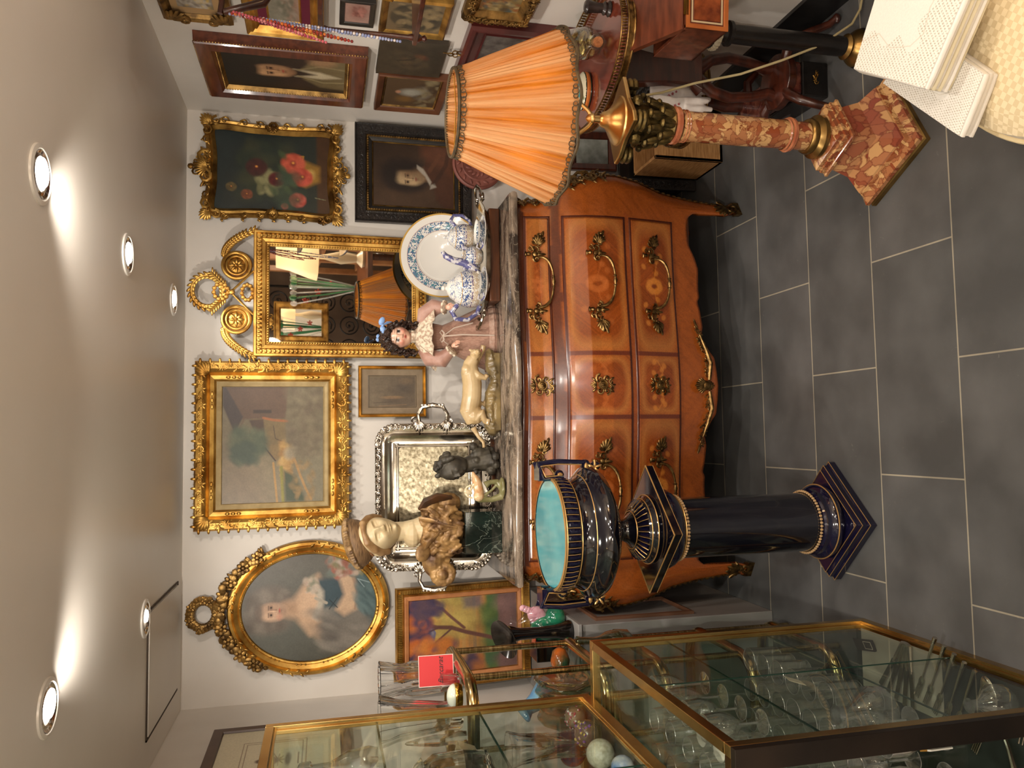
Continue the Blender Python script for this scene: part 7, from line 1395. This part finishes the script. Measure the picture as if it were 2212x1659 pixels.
# ================================================================ the shop behind the camera, seen in the gilt mirror
t = thing('wooden_display_cabinet', 'light wood glazed cabinet full of glassware, seen only in the gilt mirror', 'cabinet', (1.78, -.55, 0)); lw_ = mat('light_wood', (170, 120, 78), .35, 0, (140, 92, 56), 8, coat=.2)
b = B(); b.span((-.25, -.5, 0), (.3, .5, .12)).span((-.25, -.5, 1.70), (.3, .5, 1.84)).span((-.25, -.5, .12), (-.2, -.45, 1.7)).span((-.25, .45, .12), (-.2, .5, 1.7)).span((-.25, -.03, .12), (-.2, .03, 1.7)).span((.28, -.5, .12), (.3, .5, 1.7)); b.build('case', lw_, t, False, bevel=.004)
for z in (.5, .85, 1.2): B().span((-.22, -.47, z), (.28, .47, z+.015)).build('shelf', lw_, t, False)
rnd = random.Random(5)
jr = thing('stoneware_jar', 'brown and grey jars inside the light wood cabinet', 'jar', (1.68, -.9, .865), group='jars in the light wood cabinet'); B().lathe([(.04, 0), (.06, .04), (.055, .12), (.03, .16), (.035, .19), (0, .19)], 24).build('body', mat('grey_brown_jar', (150, 136, 110), .2, 0, (70, 60, 50), 8, coat=.4), jr)
for z in (.515, .865, 1.215):
    for k in range(5):
        if not (z == .865 and k == 0): again(jr, (1.68+rnd.uniform(-.03, .03), -.93+.19*k, z), scale=rnd.uniform(.8, 1.25))
t = thing('table_lamp', 'table lamp with bright cream scalloped shade, seen only in the gilt mirror', 'lamp', (1.40, .22, .95)); B().lathe([(.06, 0), (.07, .02), (.03, .06), (.05, .18), (.02, .30), (.012, .42)], 28).build('base', mat('cream_pot', (206, 190, 160), .3), t)
m, nt, p = newmat('cream_shade'); p.inputs['Base Color'].default_value = c4((240, 220, 190)); tr_ = N(nt, 'ShaderNodeBsdfTranslucent'); tr_.inputs[0].default_value = c4((250, 232, 200)); mx = N(nt, 'ShaderNodeMixShader'); mx.inputs[0].default_value = .6; nt.links.new(p.outputs[0], mx.inputs[1]); nt.links.new(tr_.outputs[0], mx.inputs[2]); nt.links.new(mx.outputs[0], nt.nodes['Material Output'].inputs[0])
B().lathe([(.18, .36), (.165, .42), (.12, .56), (.10, .66)], 60, wob=lambda a, z: .03*math.sin(a*8)*(z < .45), cap=False).build('shade', m, t); B().ell((0, 0, .48), .03, n=12).build('bulb', glow_soft, t); lamp('lamp_light', 'POINT', (0, 0, .50), 22, (1, .80, .56), .05, parent=t)
t = thing('side_table', 'dark wood side table with the cream table lamp, seen only in the gilt mirror', 'table', (1.34, .10, 0)); B().box((0, 0, .93), (.42, .6, .038)).build('table_top', walnut, t, False)
for sx in (-1, 1):
    for sy in (-1, 1): B().box((sx*.17, sy*.26, .455), (.045, .045, .91)).build('leg', walnut, t, False)
t = thing('glass_flower_stems', 'tall bunch of clear and green glass flower stems, seen only in the gilt mirror', 'glass flowers', (1.22, -.05, .9495)); b = B(); c_ = B(); rnd = random.Random(3)
for k in range(16): dx, dy = rnd.uniform(-.16, .10), rnd.uniform(-.1, .1); (b if k % 2 else c_).tube([(dx*.1, dy*.1, 0), (dx*.6, dy*.6, .25), (dx, dy, .5)], .006, 6); (b if k % 2 else c_).ell((dx, dy, .52), (.022, .02, .03), n=8)
b.build('clear_stems', crys, t); c_.build('green_stems', mat('green_stem_glass', (46, 110, 70), .1, coat=.7), t); b = B()
for k in range(3): b.flower(-.10+.07*k, .42-.1*k, .03, -.09)
b.build('red_blooms', mat('red_bloom', (170, 50, 36), .2, coat=.6), t)
t = thing('iron_screen', 'black wrought iron scroll screen, seen only in the gilt mirror', 'screen', (.98, -1.3, 0)); b = B(); iron = mat('wrought_iron', (22, 20, 20), .5, .5)
for i in range(4):
    for j in range(7): b.torus(.085, .007, T(-.33+.22*i, 0, .22+.22*j, PI/2), 18, 5); b.scroll(-.33+.22*i, .22+.22*j, .06, j, 1.3, 1, .12)
b.frame(.95, 1.62, [(0, -.01), (0, .01), (.02, .01), (.02, -.01)], T(0, 0, .83)); b.build('scrollwork', iron, t)
t = thing('venetian_mirror', 'small gold framed mirror hung on the black iron screen, seen in the gilt mirror', 'mirror', (1.10, -1.26, 1.33)); B().frame(.38, .50, [(0, 0), (0, .02), (.01, .024), (.02, .014), (.05, .012), (.055, .02), (.065, .012)]).build('frame', gilt_old, t, False); B().span((-.14, -.009, -.19), (.14, -.006, .19)).build('glass', mirror_glass, t, False); b = B().acanthus(0, .25, PI/2, .08, -.01, 9); b.scroll(-.05, .27, .03, 0, 1.2, 1, .2).scroll(.05, .27, .03, 0, 1.2, -1, .2); b.build('crest', gilt_old, t); t.rotation_euler = (0, 0, PI)
